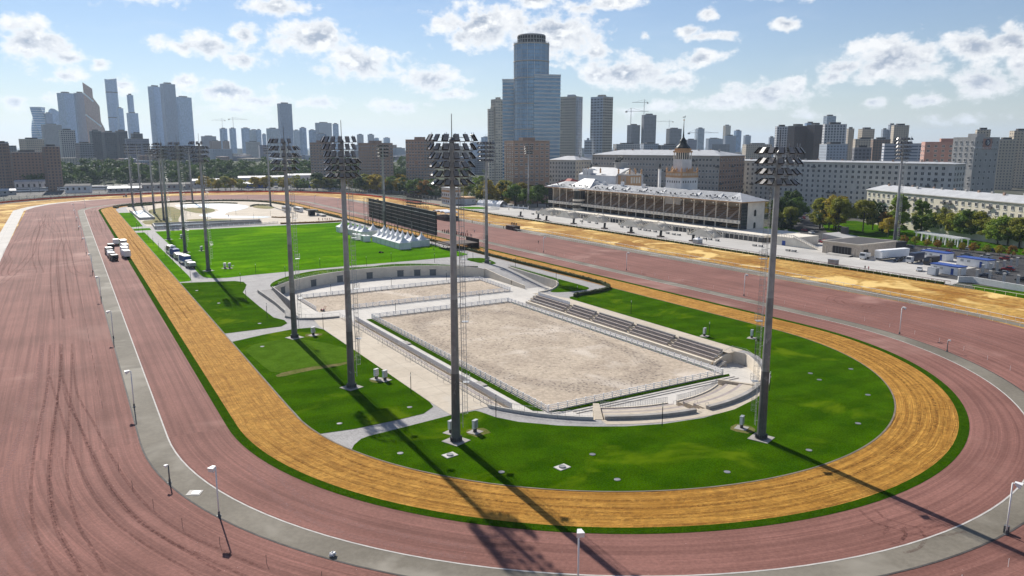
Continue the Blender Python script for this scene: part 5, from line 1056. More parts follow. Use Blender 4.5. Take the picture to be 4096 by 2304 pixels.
def glass_tower():
    t = thing('cylinder_tower', 'tall cylindrical blue glass office tower with two striped wings', 'skyscraper')
    C = (438.5, 691.5); r = 18.2
    MB().cyl((*C, 0), (*C, 149), r, n=64).build('glass_cylinder', 'blue_glass', t)
    for k in range(40):
        z = 4 + k * 3.72; MB().lathe([(r - .05, z), (r + .10, z), (r + .10, z + .45), (r - .05, z + .45)], (*C, 0), 64).build('floor_band', 'galv_mid', t)
    mu = MB()
    for k in range(64):
        a = k * 2 * PI / 64; mu.box((C[0] + (r + .08) * math.cos(a), C[1] + (r + .08) * math.sin(a), 76), (.25, .12 if k % 4 else .5, 150), a)
    tag(mu.build('mullions', 'spandrel', t), kind='stuff')
    for z in (62, 88, 114, 131, 148): MB().lathe([(r, z), (r + .55, z), (r + .55, z + .9), (r, z + .9)], (*C, 0), 48).build('ring_beam', 'beige_plaster', t)
    MB().lathe([(14.6, 149), (14.6, 157.5), (14.0, 158.2), (0, 158.2)], (*C, 0), 40).build('crown_drum', 'grey_plaster', t)
    dm = MB()
    for k in range(30):
        a = k * 2 * PI / 30
        for z in (151.4, 155.2): dm.box((C[0] + 14.62 * math.cos(a), C[1] + 14.62 * math.sin(a), z), (.12, 2.3, 3.0), a)
    tag(dm.build('crown_louvres', 'dark_interior', t), kind='stuff')
    for nm, P, a, b, ang, H in (('right_wing', (431, 674), 31.4, 28.6, 75.4, 116.5), ('left_wing', (428.2, 710), 12, 24, 147, 114)):
        q, u, v = quad(P, a, b, ang); w = link(nm, None, t); c = Vector(P) + u * a / 2 + v * b / 2
        MB().box((c.x, c.y, H / 2), (a, b, H), R(ang)).build('glass', 'blue_glass', w)
        n = 29
        for k in range(n): z = 3 + (H - 3) * k / (n - 1) * .985; MB().box((c.x, c.y, z), (a + .35, b + .35, 1.35), R(ang)).build('floor_band', 'spandrel', w)
        mu = MB()
        for k in range(int(a / 1.6)): p = Vector(P) + u * (k + .5) * 1.6; mu.box((p.x, p.y, H / 2), (.12, .18, H), R(ang))
        for k in range(int(b / 1.6)): p = Vector(P) + v * (k + .5) * 1.6; mu.box((p.x, p.y, H / 2), (.18, .12, H), R(ang))
        tag(mu.build('mullions', 'galv_mid', w), kind='stuff')
        MB().box((c.x, c.y, H + .5), (a + .6, b + .6, 1.6), R(ang)).build('parapet', 'spandrel', w)
glass_tower()

def distant_city():
    """the mass of low roofs and tree tops far behind, too far to count"""
    rg = random.Random(21); groups = {m: MB() for m in ('f_beige', 'f_bluegrey', 'f_concrete', 'f_brown', 'f_purple')}; tr = MB()
    for k in range(620):
        az = R(31 + rg.uniform(-38, 38)); d = 1150 + 3200 * rg.random() ** 1.5
        x, y = d * math.sin(az), d * math.cos(az)
        if x > 250 and d < 1250: continue
        h = rg.uniform(12, 30) + (rg.random() < .12) * rg.uniform(5, 25); a = rg.uniform(18, 60); b = rg.uniform(12, 20)
        groups[rg.choice(list(groups))].box((x, y, h / 2), (a, b, h), rg.uniform(0, 3))
    for k in range(420):
        az = R(31 + rg.uniform(-38, 38)); d = 1060 + 1700 * rg.random() ** 1.3; x, y = d * math.sin(az), d * math.cos(az); h = rg.uniform(12, 19)
        for c in range(4): leaves(tr, (x + rg.uniform(-8, 8), y + rg.uniform(-8, 8), h * rg.uniform(.5, .85)), (6, 6, 4), 26, 1.8, rng=rg)
    for m, mb in groups.items():
        me = mb.mesh('distant_roofs', [m]); ul = me.uv_layers.new(name='UVMap')
        for p in me.polygons:
            n = p.normal
            for li in p.loop_indices:
                co = me.vertices[me.loops[li].vertex_index].co; ul.data[li].uv = (co.x * abs(n.y) + co.y * abs(n.x), co.z) if abs(n.z) < .5 else (.02, .02)
        tag(link('distant_roofs', me), kind='stuff')
    tag(tr.build('distant_trees', 'leaf_dark'), kind='stuff')
distant_city()

# ------------------------------------------------------------------ grounds around the home straight
struct('grandstand_plaza', MB().sheet([(251.2, 136), (262, 138.5), (262, 150), (300, 152), (312, 170), (312, 262), (330, 262), (330, 520), (251.2, 520)], .006), 'plaza_concrete')
struct('car_park', MB().sheet([(259, 60), (345, 60), (331, 152), (330, 262), (312, 262), (312, 170), (300, 152), (262, 150), (262, 138)], -.01), 'asphalt')
struct('city_road', MB().sheet([(331, 152), (345, 60), (362, 60), (346, 158), (336, 225), (352, 262), (395, 300), (450, 330), (450, 350), (380, 318), (334, 276), (320, 262), (322, 205)], .0), 'asphalt')
struct('park_lawn', MB().sheet([(347, 158), (337, 225), (353, 260), (400, 300), (420, 290), (372, 150), (362, 60), (350, 110)], .02), 'grass_near')
struct('lawn_island', MB().sheet(smooth_poly([(331, 262), (344, 270), (352, 284), (348, 296), (334, 290), (326, 274)], 2), .03), 'grass_near')
struct('near_lawn', MB().sheet([(249.5, 128), (257.5, 133), (258.5, 117), (257, 80), (243, 80), (247, 112)], .01), 'grass_near')
struct('judges_yard', MB().sheet([(252, 520), (300, 520), (300, 640), (262, 600), (252, 560)], .004), 'grey_strip')
lawn('oval_bed', [(256, 505), (262, 512), (272, 508), (276, 496), (272, 486), (262, 486), (256, 494)], 'grass_field', .03, 2)
struct('railway_yard', MB().sheet([(-220, 838), (-220, 960), (420, 960), (330, 800), (260, 790), (150, 835), (40, 838)], -.02), mat('ballast', (.15, .145, .14), .9, (.09, .09, .09), scale=.06, fine=(.5, .75)))

# ------------------------------------------------------------------ grandstand
def grandstand():
    t = thing('grandstand', 'long two-tier cream grandstand with colonnade, metal roof and outside stairs', 'grandstand')
    Y0, Y1 = 269.0, 444.0
    pod = link('podium', None, t)
    MB().b2(286.2, 312, 245, 432, 0, 2.25).build('plinth', 'dark_interior', pod)
    MB().b2(286, 312.2, 244.8, 432.2, 2.25, 3.35).build('parapet', 'grandstand_cream', pod)
    gm = MB().box((0, 0, 1.15), (.06, 2.5, 2.1)).mesh('window', 'win_glass'); pm = MB().box((0, 0, 1.12), (.25, .28, 2.25)).mesh('pier', 'grandstand_cream')
    orn = MB(); orn.box((0, 0, 0), (.12, 1.1, .55)); orn.box((-.03, 0, 0), (.12, .5, .7)); om = orn.mesh('ornament', 'stone_light'); o2 = MB().cyl((0, 0, 0), (-.12, 0, 0), .38, n=10).mesh('ornament', 'grey_plaster')
    y = 246.5
    while y < 431:
        link('window', gm, pod, (286.12, y, 0)); link('pier', pm, pod, (286.0, y + 1.5, 0)); y += 3
    for k in range(92): link('ornament', om if k % 2 else o2, pod, (285.95, 246 + k * 2.02, 2.8))
    # stairs
    for i, yc in enumerate((279, 315.5, 335.3, 370, 400, 424)):
        s = link('stair', None, t); h = 3.0; w = 8.6
        for X, th in ((279.2, .4), (285.4, .4)):
            MB().add([(X, yc - w, 0), (X, yc + w, 0), (X, yc + 1.6, h + .6), (X, yc - 1.6, h + .6), (X + th, yc - w, 0), (X + th, yc + w, 0), (X + th, yc + 1.6, h + .6), (X + th, yc - 1.6, h + .6)], [(3, 2, 1, 0), (4, 5, 6, 7), (0, 1, 5, 4), (1, 2, 6, 5), (2, 3, 7, 6), (3, 0, 4, 7)]).build('cheek_wall', 'grandstand_cream', s)
        st = MB()
        for k in range(14):
            z = h * (k + 1) / 14; e = w - (w - 1.8) * k / 14
            st.b2(279.6, 285.4, yc - e, yc + e, z - h / 14, z)
        st.build('steps', 'stone_light', s)
        bl = MB()
        for e in (-1, 1):
            for X in (279.4, 285.6):
                bl.bar((X, yc + e * w, .95), (X, yc + e * 1.6, h + 1.5), .3, .22)
                for k in range(10): f = (k + .5) / 10; yy = yc + e * (w + (1.6 - w) * f); bl.cyl((X, yy, (h + .6) * f), (X, yy, .95 + (h + .55) * f), .09, n=5)
        bl.build('balustrade', 'grandstand_cream', s)
        for e in (-1, 1):
            for X in (279.3, 285.5):
                p = MB(); p.box((X, yc + e * (w + .5), .9), (.9, .9, 1.8)); p.lathe([(.0, 1.8), (.35, 1.9), (.42, 2.2), (.3, 2.5), (0, 2.65)], (X, yc + e * (w + .5), 0), 8); p.build('newel', 'grandstand_cream', s)
    # tiers: lower and upper seating
    MB().b2(309.8, 310.2, Y0, Y1, 3.3, 17.2).build('rear_wall', 'beige_plaster', t)
    MB().b2(296.5, 309.9, Y0 + .3, Y1 - .3, 6.4, 7.0).build('gallery_floor', 'dark_interior', t)
    for k in range(8):
        x = 299.0 + k * 1.25
        MB().b2(x, 309.9, Y0 + .35, Y1 - .35, 7.0 + k * .72, 7.72 + k * .72).build('tier', 'stone_light', t)
    for k in range(5):
        x = 299.5 + k * 1.6; MB().b2(x, 309.9, Y0 + .35, Y1 - .35, 3.3 + k * .5, 3.8 + k * .5).build('tier', 'seat_dark', t)
    bays_y = [271 + 8.05 * k for k in range(22)]
    row = MB(); row.box((0, 0, .22), (.5, 6.6, .12)); row.box((.25, 0, .45), (.1, 6.6, .5)); rowm = row.mesh('seat_row', 'seat_tan'); rowd = row.mesh('seat_row', 'seat_dark')
    for i in range(21):
        yc = bays_y[i] + 4.0
        for k in range(8): link('seat_row', rowm, t, (299.5 + k * 1.25, yc, 7.72 + k * .72))
        for k in range(5): link('seat_row', rowd if i % 7 in (2, 3) else rowm, t, (300.1 + k * 1.6, yc, 3.8 + k * .5))
        if i % 2 == 1:
            MB().add([(298.9, bays_y[i] - .9, 7), (309, bays_y[i] - .9, 13.2), (309, bays_y[i] + .9, 13.2), (298.9, bays_y[i] + .9, 7), (298.9, bays_y[i] - .9, 8.1), (309, bays_y[i] - .9, 14.4), (309, bays_y[i] + .9, 14.4), (298.9, bays_y[i] + .9, 8.1)], [(3, 2, 1, 0), (4, 5, 6, 7), (0, 1, 5, 4), (1, 2, 6, 5), (2, 3, 7, 6), (3, 0, 4, 7)]).build('stair_wall', 'beige_plaster', t)
    cm = MB(); cm.lathe([(.42, 3.3), (.42, 3.7), (.30, 3.8), (.27, 15.6), (.45, 16.0), (.62, 16.7), (.5, 17.0)], n=10); cmesh = cm.mesh('column', 'grandstand_cream', True)
    for y in bays_y: link('column', cmesh, t, (297.6, y, 0))
    lm = MB().lathe([(0, -.5), (.32, -.42), (.42, -.1), (.3, .2), (0, .3)], n=8).mesh('globe_lamp', 'lens_white')
    for y in bays_y[:-1]: link('globe_lamp', lm, t, (296.3, y + .8, 16.1))
    # gallery fascia with ornaments
    MB().b2(296.0, 296.5, Y0, Y1, 6.25, 7.95).build('fascia', 'grandstand_cream', t)
    for k in range(58): link('ornament', om if k % 3 else o2, t, (295.95, 270.5 + k * 3.02, 7.15), 0, (1, 1.25, 1.5))
    # glazed turret
    tu = link('turret', None, t)
    MB().cyl((297.2, 409, 3.3), (297.2, 409, 16.6), 4.0, n=20).build('glass', 'win_glass', tu)
    for z in (3.4, 7.0, 9.4, 16.3): MB().lathe([(4.0, z), (4.15, z), (4.15, z + 1.3), (4.0, z + 1.3)], (297.2, 409, 0), 20).build('ring', 'grandstand_cream', tu)
    mu = MB()
    for k in range(16): mu.box((297.2 + 4.05 * math.cos(k * PI / 8), 409 + 4.05 * math.sin(k * PI / 8), 10), (.12, .12, 13), k * PI / 8)
    mu.build('mullions', 'galv_dark', tu)
    # end walls
    for y in (Y0 - .6, Y1):
        w = MB(); w.b2(300.8, 312.4, y, y + .6, 0, 17.0); w.build('end_wall', 'grandstand_cream', t)
        g = MB(); g.b2(296.4, 300.8, y + .2, y + .35, 3.3, 17.0); g.build('side_glazing', 'win_glass', t)
        mu = MB()
        for k in range(5): mu.b2(296.4 + k * 1.08, 296.52 + k * 1.08, y + .1, y + .45, 3.3, 17)
        for k in range(9): mu.b2(296.4, 300.8, y + .1, y + .45, 3.6 + k * 1.6, 3.72 + k * 1.6)
        mu.build('glazing_bars', 'galv_dark', t)
    for z, h in ((11.5, 3.2), (5.2, 3.0)):
        a = MB(); a.prism([(-.75, 0), (.75, 0)] + [(.75 * math.cos(R(k)), h - .75 + .75 * math.sin(R(k))) for k in range(0, 181, 20)], -.05, .05)
        o = a.build('arched_window', 'win_glass', t, (306.2, Y0 - .66, z - h / 2)); o.rotation_euler = (R(90), 0, 0)
        f = MB(); f.prism([(-.95, -.2), (.95, -.2)] + [(.95 * math.cos(R(k)), h - .75 + .95 * math.sin(R(k))) for k in range(0, 181, 20)], -.04, .01); o = f.build('window_surround', 'stone_light', t, (306.2, Y0 - .62, z - h / 2)); o.rotation_euler = (R(90), 0, 0)
    MB().b2(312.4, 313, Y0 - .6, Y1 + .6, 0, 17).build('back_wall', 'grandstand_cream', t)
    # roof
    rf = link('roof', None, t); ya, yb = Y0 - 2.2, Y1 + 2.2
    MB().b2(294.4, 314.6, ya, yb, 17.0, 17.5).build('eave', 'orange_plaster', rf)
    rm = MB(); rm.add([(294.2, ya - .2, 17.5), (314.8, ya - .2, 17.5), (314.8, yb + .2, 17.5), (294.2, yb + .2, 17.5), (305.0, ya + 11, 21.3), (305.0, yb - 11, 21.3)], [(0, 1, 4), (1, 2, 5, 4), (2, 3, 5), (3, 0, 4, 5)]); rm.build('roof_sheet', 'metal_roof', rf)
    sm = MB()
    y = ya + 12
    while y < yb - 12: sm.bar((294.3, y, 17.56), (304.9, y, 21.34), .06, .08); y += 1.1
    tag(sm.build('roof_seams', 'galv', rf), kind='stuff')
    for y in (286, 302, 330, 346, 362, 378):
        d = MB(); d.add([(296.5, y - 2.6, 18.3), (296.5, y + 2.6, 18.3), (301.5, y, 20.9), (301.5, y - .2, 20.0), (301.5, y + .2, 20.0)], [(0, 1, 2), (0, 2, 3), (1, 4, 2)]); d.b2(296.6, 297, y - 2.2, y + 2.2, 17.9, 19.0); d.build('dormer', 'metal_roof', rf)
    for y, h in ((390, 2.4), (372, 2.8), (352, 2.2), (398, 2.0)): MB().box((303.5, y, 20.6 + h / 2), (1.6, 1.6, h)).build('vent', 'white_paint', rf)
    c = MB(); c.add([(296, 396, 18.2), (314, 396, 18.2), (314, 420, 18.2), (296, 420, 18.2), (305, 402, 24.0), (305, 414, 24.0)], [(0, 1, 4), (1, 2, 5, 4), (2, 3, 5), (3, 0, 4, 5)]); c.build('hip_roof', 'metal_roof', rf)
grandstand()
def stage_truss():
    t = thing('lighting_truss', 'long lattice lighting truss with spotlights along the grandstand roof edge', 'truss', (294.9, 0, 17.6))
    m = MB()
    for dx, dz in ((0, .1), (0, 1.0), (.8, .1), (.8, 1.0)): m.cyl((dx, 271, dz), (dx, 441, dz), .07, n=4)
    for k in range(170):
        y = 271 + k; m.bar((0, y, .1), (0, y + 1, 1.0), .05, .05)
        if k % 2: m.bar((0, y, 1.0), (.8, y, 1.0), .05, .05)
    m.build('lattice', 'galv', t)
    sp = MB(); sp.box((0, 0, .45), (.5, .5, .7)); sp.cyl((-.3, 0, .4), (-.55, 0, .35), .26, n=8); sm = sp.mesh('spotlight', 'lamp_black'); sw = sp.mesh('spotlight', 'galv')
    for k in range(84):
        if k % 7 in (5, 6): continue
        link('spotlight', sm if k % 3 else sw, t, (rnd(.3, 3.0), 272 + k * 2 + rnd(-.3, .3), 1.0 + rnd(0, .8)), rnd(-.4, .4))
    fr = MB()
    for k in range(28):
        y = 272 + k * 6; fr.bar((.4, y, 1), (3.2, y, 2.6), .08, .08); fr.bar((3.2, y, 2.6), (3.2, y, .8), .08, .08); fr.bar((.4, y, 1), (.4, y, 2.4), .08, .08)
    fr.build('support_frames', 'galv', t)
stage_truss()
def clock_tower():
    t = thing('grandstand_tower', 'cream square tower with orange battlements and dark spire above the grandstand', 'tower', (312.4, 329.2, 0))
    MB().box((0, 0, 13.7), (12.8, 12.8, 27.4)).build('lower_block', 'white_plaster', t)
    wm = MB(); wm.box((0, 0, 0), (.7, .1, 1.2)); wmesh = wm.mesh('window', 'win_glass')
    for k in range(6):
        link('window', wmesh, t, (-4.8 + k * 1.9, -6.42, 25.0)); link('window', wmesh, t, (-6.42, -4.8 + k * 1.9, 25.0), PI / 2)
    MB().box((0, 0, 27.7), (13.4, 13.4, .6)).build('cornice', 'orange_plaster', t)
    pr = MB()
    for e in (-1, 1): pr.box((e * 6.2, 0, 29.3), (.5, 12.8, 2.6)); pr.box((0, e * 6.2, 29.3), (11.8, .5, 2.6))
    pr.build('parapet', 'orange_plaster', t)
    op = MB().box((0, 0, 0), (.7, .14, 1.3)).mesh('opening', 'beige_plaster')
    for k in range(9): link('opening', op, t, (-5.2 + k * 1.3, -6.5, 29.2)); link('opening', op, t, (-6.5, -5.2 + k * 1.3, 29.2), PI / 2)
    fm = MB(); fm.lathe([(.55, 0), (.6, .6), (.3, .9), (.65, 1.5), (.5, 2.1), (.15, 2.5), (.1, 3.2), (0, 3.3)], n=8); fmesh = fm.mesh('finial', 'orange_plaster')
    for x in (-6.1, -2, 2, 6.1):
        for y in (-6.1, 6.1): link('finial', fmesh, t, (x, y, 30.4)); link('finial', fmesh, t, (y, x, 30.4)) if abs(x) < 6 else None
    for (x, y) in ((0, -6.3), (-6.3, 0)): MB().lathe([(1.2, 0), (1.2, .7), (.9, 1.5), (.3, 2.1), (0, 2.3)], (x, y, 30.4), 10).build('gable', 'orange_plaster', t)
    MB().box((0, 0, 32.5), (7.4, 7.4, 10.4)).build('shaft', 'white_plaster', t)
    MB().box((0, 0, 39.6), (4.6, 4.6, 3.9)).build('lantern_core', 'win_glass', t)
    cm = MB().cyl((0, 0, 37.7), (0, 0, 41.5), .28, n=8).mesh('column', 'grandstand_cream')
    for k in range(5):
        for e in (-3.4, 3.4): link('column', cm, t, (-3.4 + k * 1.7, e, 0)); link('column', cm, t, (e, -3.4 + k * 1.7, 0)) if 0 < k < 4 else None
    MB().box((0, 0, 42.0), (7.8, 7.8, 1.0)).build('entablature', 'orange_plaster', t); MB().box((0, 0, 43.2), (6.6, 6.6, 1.4)).build('attic', 'orange_plaster', t)
    MB().lathe([(4.2, 43.9), (3.9, 44.6), (2.4, 46.2), (2.0, 47.0), (2.0, 48.0), (1.2, 49.2), (.5, 50.2), (.28, 54), (.12, 60.0), (0, 60.1)], n=8).build('spire', 'bronze', t)
    MB().lathe([(0, 0), (.45, .3), (.45, .6), (0, .9)], (0, 0, 59.4), 8).build('ball', 'orange_plaster', t)
    h = MB(); h.bar((0, 0, 60), (0, 0, 62), .08, .08); h.bar((-.9, 0, 61.4), (.8, 0, 61.6), .12, .35); h.bar((.7, 0, 61.6), (1.1, 0, 62.2), .12, .25); h.bar((-.8, 0, 61.3), (-1.0, 0, 60.8), .1, .12); h.bar((.6, 0, 61.4), (.8, 0, 60.9), .1, .12); h.build('horse_vane', 'bronze', t)
clock_tower()
def horse(mb, o, s=1., rear=.35):
    V = lambda x, y, z: Vector(o) + Vector((x, y, z)) * s
    mb.cyl(V(-.9, 0, 1.5), V(.5, 0, 1.7 + rear), .42 * s, .48 * s, 8); mb.cyl(V(.4, 0, 1.8 + rear), V(1.1, 0, 2.7 + rear), .34 * s, .2 * s, 7); mb.cyl(V(1.0, 0, 2.7 + rear), V(1.6, 0, 2.4 + rear), .2 * s, .12 * s, 6)
    for y in (-.22, .22):
        mb.cyl(V(-.85, y, 1.4), V(-.7, y, .7), .2 * s, .12 * s, 6); mb.cyl(V(-.7, y, .7), V(-.9, y, 0), .11 * s, .08 * s, 6)
        mb.cyl(V(.5, y, 1.6 + rear), V(.95, y, 1.2 + rear * 1.5), .16 * s, .1 * s, 6); mb.cyl(V(.95, y, 1.2 + rear * 1.5), V(.75, y, .6 + rear * 1.5), .1 * s, .07 * s, 6)
    mb.cyl(V(-.95, 0, 1.7), V(-1.5, 0, 1.1), .12 * s, .05 * s, 5)
def portal():
    t = thing('entrance_portal', 'white entrance building with gable, orange pavilion and finials behind the grandstand roof', 'building', (332, 410, 0))
    MB().b2(-10, 14, -8, 34, 0, 25.5).build('hall', 'white_plaster', t)
    g = MB(); g.add([(-10.3, -8, 25.5), (14.3, -8, 25.5), (14.3, 34, 25.5), (-10.3, 34, 25.5), (2, -8, 30.5), (2, 34, 30.5)], [(0, 1, 4), (1, 2, 5, 4), (2, 3, 5), (3, 0, 4, 5)]); g.build('gable_roof', 'metal_roof', t)
    MB().b2(-8, 2, -20, -8.1, 0, 26).build('pavilion', 'orange_plaster', t)
    MB().b2(-8.6, 2.6, -20.6, -7.6, 26, 27).build('pavilion_cornice', 'stone_light', t)
    for k in range(4): MB().b2(-7 + k * 2.2, -5.6 + k * 2.2, -20.15, -20.02, 21, 25).build('pilaster_panel', 'grandstand_cream', t)
    for r in (2.4, 1.7, 1.0): 
        f = MB()
        for e in (-1, 1): f.b2(-8.2, -8.02, -14 + e * r - .15, -14 + e * r + .15, 23 - r, 23 + r); f.b2(-8.2, -8.02, -14 - r, -14 + r, 23 + e * r - .15, 23 + e * r + .15)
        f.build('meander', 'stone_light', t)
    fm = MB(); fm.lathe([(.6, 0), (.6, 1.2), (.35, 1.4), (.7, 2.0), (.5, 2.8), (.15, 3.3), (.0, 4.2)], n=8); fme = fm.mesh('finial', 'orange_plaster')
    for x, y in ((-8, -20), (2, -20), (-8, -8.5), (2, -8.5), (-3, -20), (-9, 10), (-9, 24), (13, 0)): link('finial', fme, t, (x, y, 27))
    MB().lathe([(3, 0), (2.7, 1.2), (1.6, 2.0), (.6, 2.4), (0, 2.5)], (-3, -14, 27), 12).build('dome', 'grandstand_cream', t)
    MB().lathe([(7, 25.5), (6, 29), (4.6, 30.2), (4.6, 33.8), (0, 34)], (6, 6, 0), 20).build('drum', 'grey_plaster', t)
    for k in range(3): MB().b2(-10.6, -7.6, 28 + k * 3.2 - 8, 30 + k * 3.2 - 8, 25.5, 29.5).build('chimney', 'white_plaster', t)
    q = thing('horse_statue', 'dark bronze team of four rearing horses on the drum behind the roof', 'statue', (338, 416, 34)); m = MB()
    for k in range(4): horse(m, (-1.5, -2.1 + k * 1.4, 0), 1.3, .5)
    m.box((2.2, 0, .8), (1.4, 1.6, 1.4)) if False else m.box((-4.2, 0, .9), (1.4, 1.8, 1.5)); m.build('horses', 'bronze', q); MB().b2(-5.5, 2.2, -3.4, 3.6, -.3, .05).build('base', 'grey_plaster', q)
    for x, y, z, w in ((322, 262 + 30, 18.6, 'on the ridge above the right end of the grandstand'), (341, 380, 30, 'right of the horse team'), (330, 440, 29, 'left of the horse team')):
        q = thing('horse_statue', 'single dark bronze horse ' + w, 'statue', (x, y, z), R(-120)); m = MB(); horse(m, (0, 0, .3), 1.25, .25); m.build('horse', 'bronze', q); MB().box((0, 0, .0), (3.4, 1.6, .8)).build('base', 'stone_light', q); MB().box((0, 0, -8.4), (3, 1.4, 16)).build('pier', 'white_plaster', q)
    r = thing('service_house', 'low blue-grey roofed house between portal and tower', 'building', (338, 356, 0)); MB().b2(-8, 8, -14, 16, 0, 17).build('walls', 'pale_plaster', r); MB().add([(-8.5, -14.5, 17), (8.5, -14.5, 17), (8.5, 16.5, 17), (-8.5, 16.5, 17), (0, -8, 20.5), (0, 10, 20.5)], [(0, 1, 4), (1, 2, 5, 4), (2, 3, 5), (3, 0, 4, 5)]).build('roof', 'metal_roof', r)
    r = thing('red_roof_house', 'small house with red tiled roof left behind the grandstand', 'building', (330, 466, 0)); MB().b2(-9, 9, -9, 9, 0, 17).build('walls', 'pale_plaster', r); MB().add([(-9.8, -9.8, 17), (9.8, -9.8, 17), (9.8, 9.8, 17), (-9.8, 9.8, 17), (0, -3, 21.5), (0, 3, 21.5)], [(0, 1, 4), (1, 2, 5, 4), (2, 3, 5), (3, 0, 4, 5)]).build('roof', 'red_roof', r)
portal()

# ------------------------------------------------------------------ plaza furniture
def planter(x, y, label):
    t = thing('stone_bench', label, 'bench', (x, y, 0), rnd(-.05, .05), 'pairs of round-ended stone benches on the plaza')
    MB().b2(-.55, .55, -.95, .95, .12, .95).build('block', 'stone_light', t); MB().b2(-.4, .4, -.8, .8, 0, .12).build('foot', 'grey_concrete', t)
    for e in (-1, 1): m = MB(); m.cyl((0, e * .95, .53), (0, e * 1.02, .53), .36, n=14); m.build('roundel', 'dark_interior', t)
for k, (x, y) in enumerate([(273.7, 429), (275.4, 419.3), (272.3, 371.7), (272.6, 364.5), (272.1, 356.5), (272.5, 333.6), (273.7, 329.8), (272.7, 318.4), (272.2, 313.4), (272.4, 310.4), (272.2, 305.4), (272.6, 296.1), (271.8, 290.6), (272.3, 287.4), (272.9, 274.5), (272.2, 269), (272.4, 265.6), (271.8, 260.4), (272.5, 238), (272.9, 234.8), (272, 219), (272.2, 216)]):
    planter(x, y, 'pale stone bench block on the plaza, number %s counted from the far left' % ('one two three four five six seven eight nine ten eleven twelve thirteen fourteen fifteen sixteen seventeen eighteen nineteen twenty twenty-one twenty-two'.split()[k]))
def speaker(x, y, label, h=3.0, base=True, rz=0.):
    t = thing('loudspeaker', label, 'loudspeaker', (x, y, 0), rz, 'black loudspeaker stacks beside the track')
    z = .5
    if base: MB().b2(-1.2, 1.2, -1.6, 1.6, 0, .55).build('riser', 'stage_brown', t); z = .55
    for k in range(4): MB().box((.08 * k, 0, z + .36 + k * .66), (.75, 1.1, .62), 0, 0, R(-3 * k)).build('cabinet', 'scaffold_black', t)
for (x, y), w in zip([(258.9, 420.7), (258.7, 399.3), (256.7, 386.9), (260.5, 363.5), (259.9, 333.2), (259.1, 309.6), (260.4, 287.9), (261.3, 266)], ('first', 'second', 'third', 'fourth', 'fifth', 'sixth', 'seventh', 'eighth')): speaker(x, y, 'black loudspeaker stack on the plaza edge, %s from the left' % w)
speaker(160.9, 307.6, 'black loudspeaker on a brown riser beside the inner sand track', rz=.4)
# flat-roofed pavilion
def pavilion():
    t = thing('pavilion', 'flat-roofed brown stone pavilion with dark entrance on the plaza', 'building')
    MB().b2(281, 306, 191, 208.5, 0, 4.9).build('walls', mat('pavilion_stone', (.56, .475, .385), .85, var=.15, fine=(1.2, .9)), t); MB().b2(280.6, 306.4, 190.6, 208.9, 4.9, 5.35).build('parapet', 'beige_plaster', t); MB().b2(281.4, 305.6, 191.4, 208.1, 5.35, 5.4).build('roof', 'dark_roof', t)
    MB().b2(280.9, 281.2, 194.5, 203.5, .3, 3.6).build('entrance_recess', 'dark_interior', t)
    for k in range(7): MB().b2(280.8, 280.95, 194.6 + k * 1.45, 194.72 + k * 1.45, .3, 3.6).build('door_bar', 'galv_dark', t)
    for k in range(4): MB().b2(279.0 - .5 * (0) - (3 - k) * .45, 281, 193.6, 204.4, 0, .15 * (k + .0) + .15).build('step', 'stone_light', t)
    MB().b2(284, 287, 190.9, 191.1, 0, 3.0).build('side_door', 'dark_interior', t)
    mb = MB(); mb.b2(306, 322, 196, 206, 0, 3.6); mb.build('annex', 'dark_roof', t)
    for y in (192.6, 206.2): a = MB(); a.path([(280.85, y - .6, .2), (280.85, y - .6, 3.2), (280.85, y, 3.8), (280.85, y + .6, 3.2), (280.85, y + .6, .2)], .06, 5); a.build('arch_trim', 'grandstand_cream', t)
pavilion()
def dark_ramp_house():
    t = thing('underpass_house', 'low dark wedge-shaped roof of the underpass beside the parked cars', 'building', (318, 222, 0)); MB().add([(-6, -10, 0), (6, -10, 0), (6, 10, 0), (-6, 10, 0), (-6, -10, 2.2), (6, -10, 2.2), (6, 10, 4.2), (-6, 10, 4.2)], [(3, 2, 1, 0), (4, 5, 6, 7), (0, 1, 5, 4), (1, 2, 6, 5), (2, 3, 7, 6), (3, 0, 4, 7)]).build('shell', 'grey_plaster', t); MB().box((5, 6, 5), (2.5, 2.5, 4)).build('shaft', 'dark_roof', t)
dark_ramp_house()
def white_stair():
    t = thing('terrace_stair', 'cream terrace wall with balustraded stair right of the grandstand', 'stairs', (286, 236, 0))
    MB().b2(0, 18, -8, 4, 0, 4.0).build('terrace', 'grandstand_cream', t)
    MB().add([(0, -8, 0), (0, -22, 0), (0, -8, 4.4), (3, -8, 0), (3, -22, 0), (3, -8, 4.4)], [(0, 1, 2), (5, 4, 3), (1, 4, 5, 2), (0, 2, 5, 3)]).build('stair_flight', 'grandstand_cream', t)
    b = MB(); b.bar((-.1, -8, 5.3), (-.1, -22, 1.0), .25, .2); b.bar((-.1, -8, 5.2), (-.1, 4, 5.2), .25, .2)
    for k in range(28): y = 4 - k * .93; z = 4.2 if y > -8 else 4.2 * (y + 22) / 14; b.cyl((-.1, y, max(0, z - .3)), (-.1, y, z + 1.0), .1, n=5)
    b.build('balustrade', 'stone_light', t); MB().b2(-.12, .0, -4, -2.2, 0, 2.2).build('door', 'blue_paint', t)
white_stair()
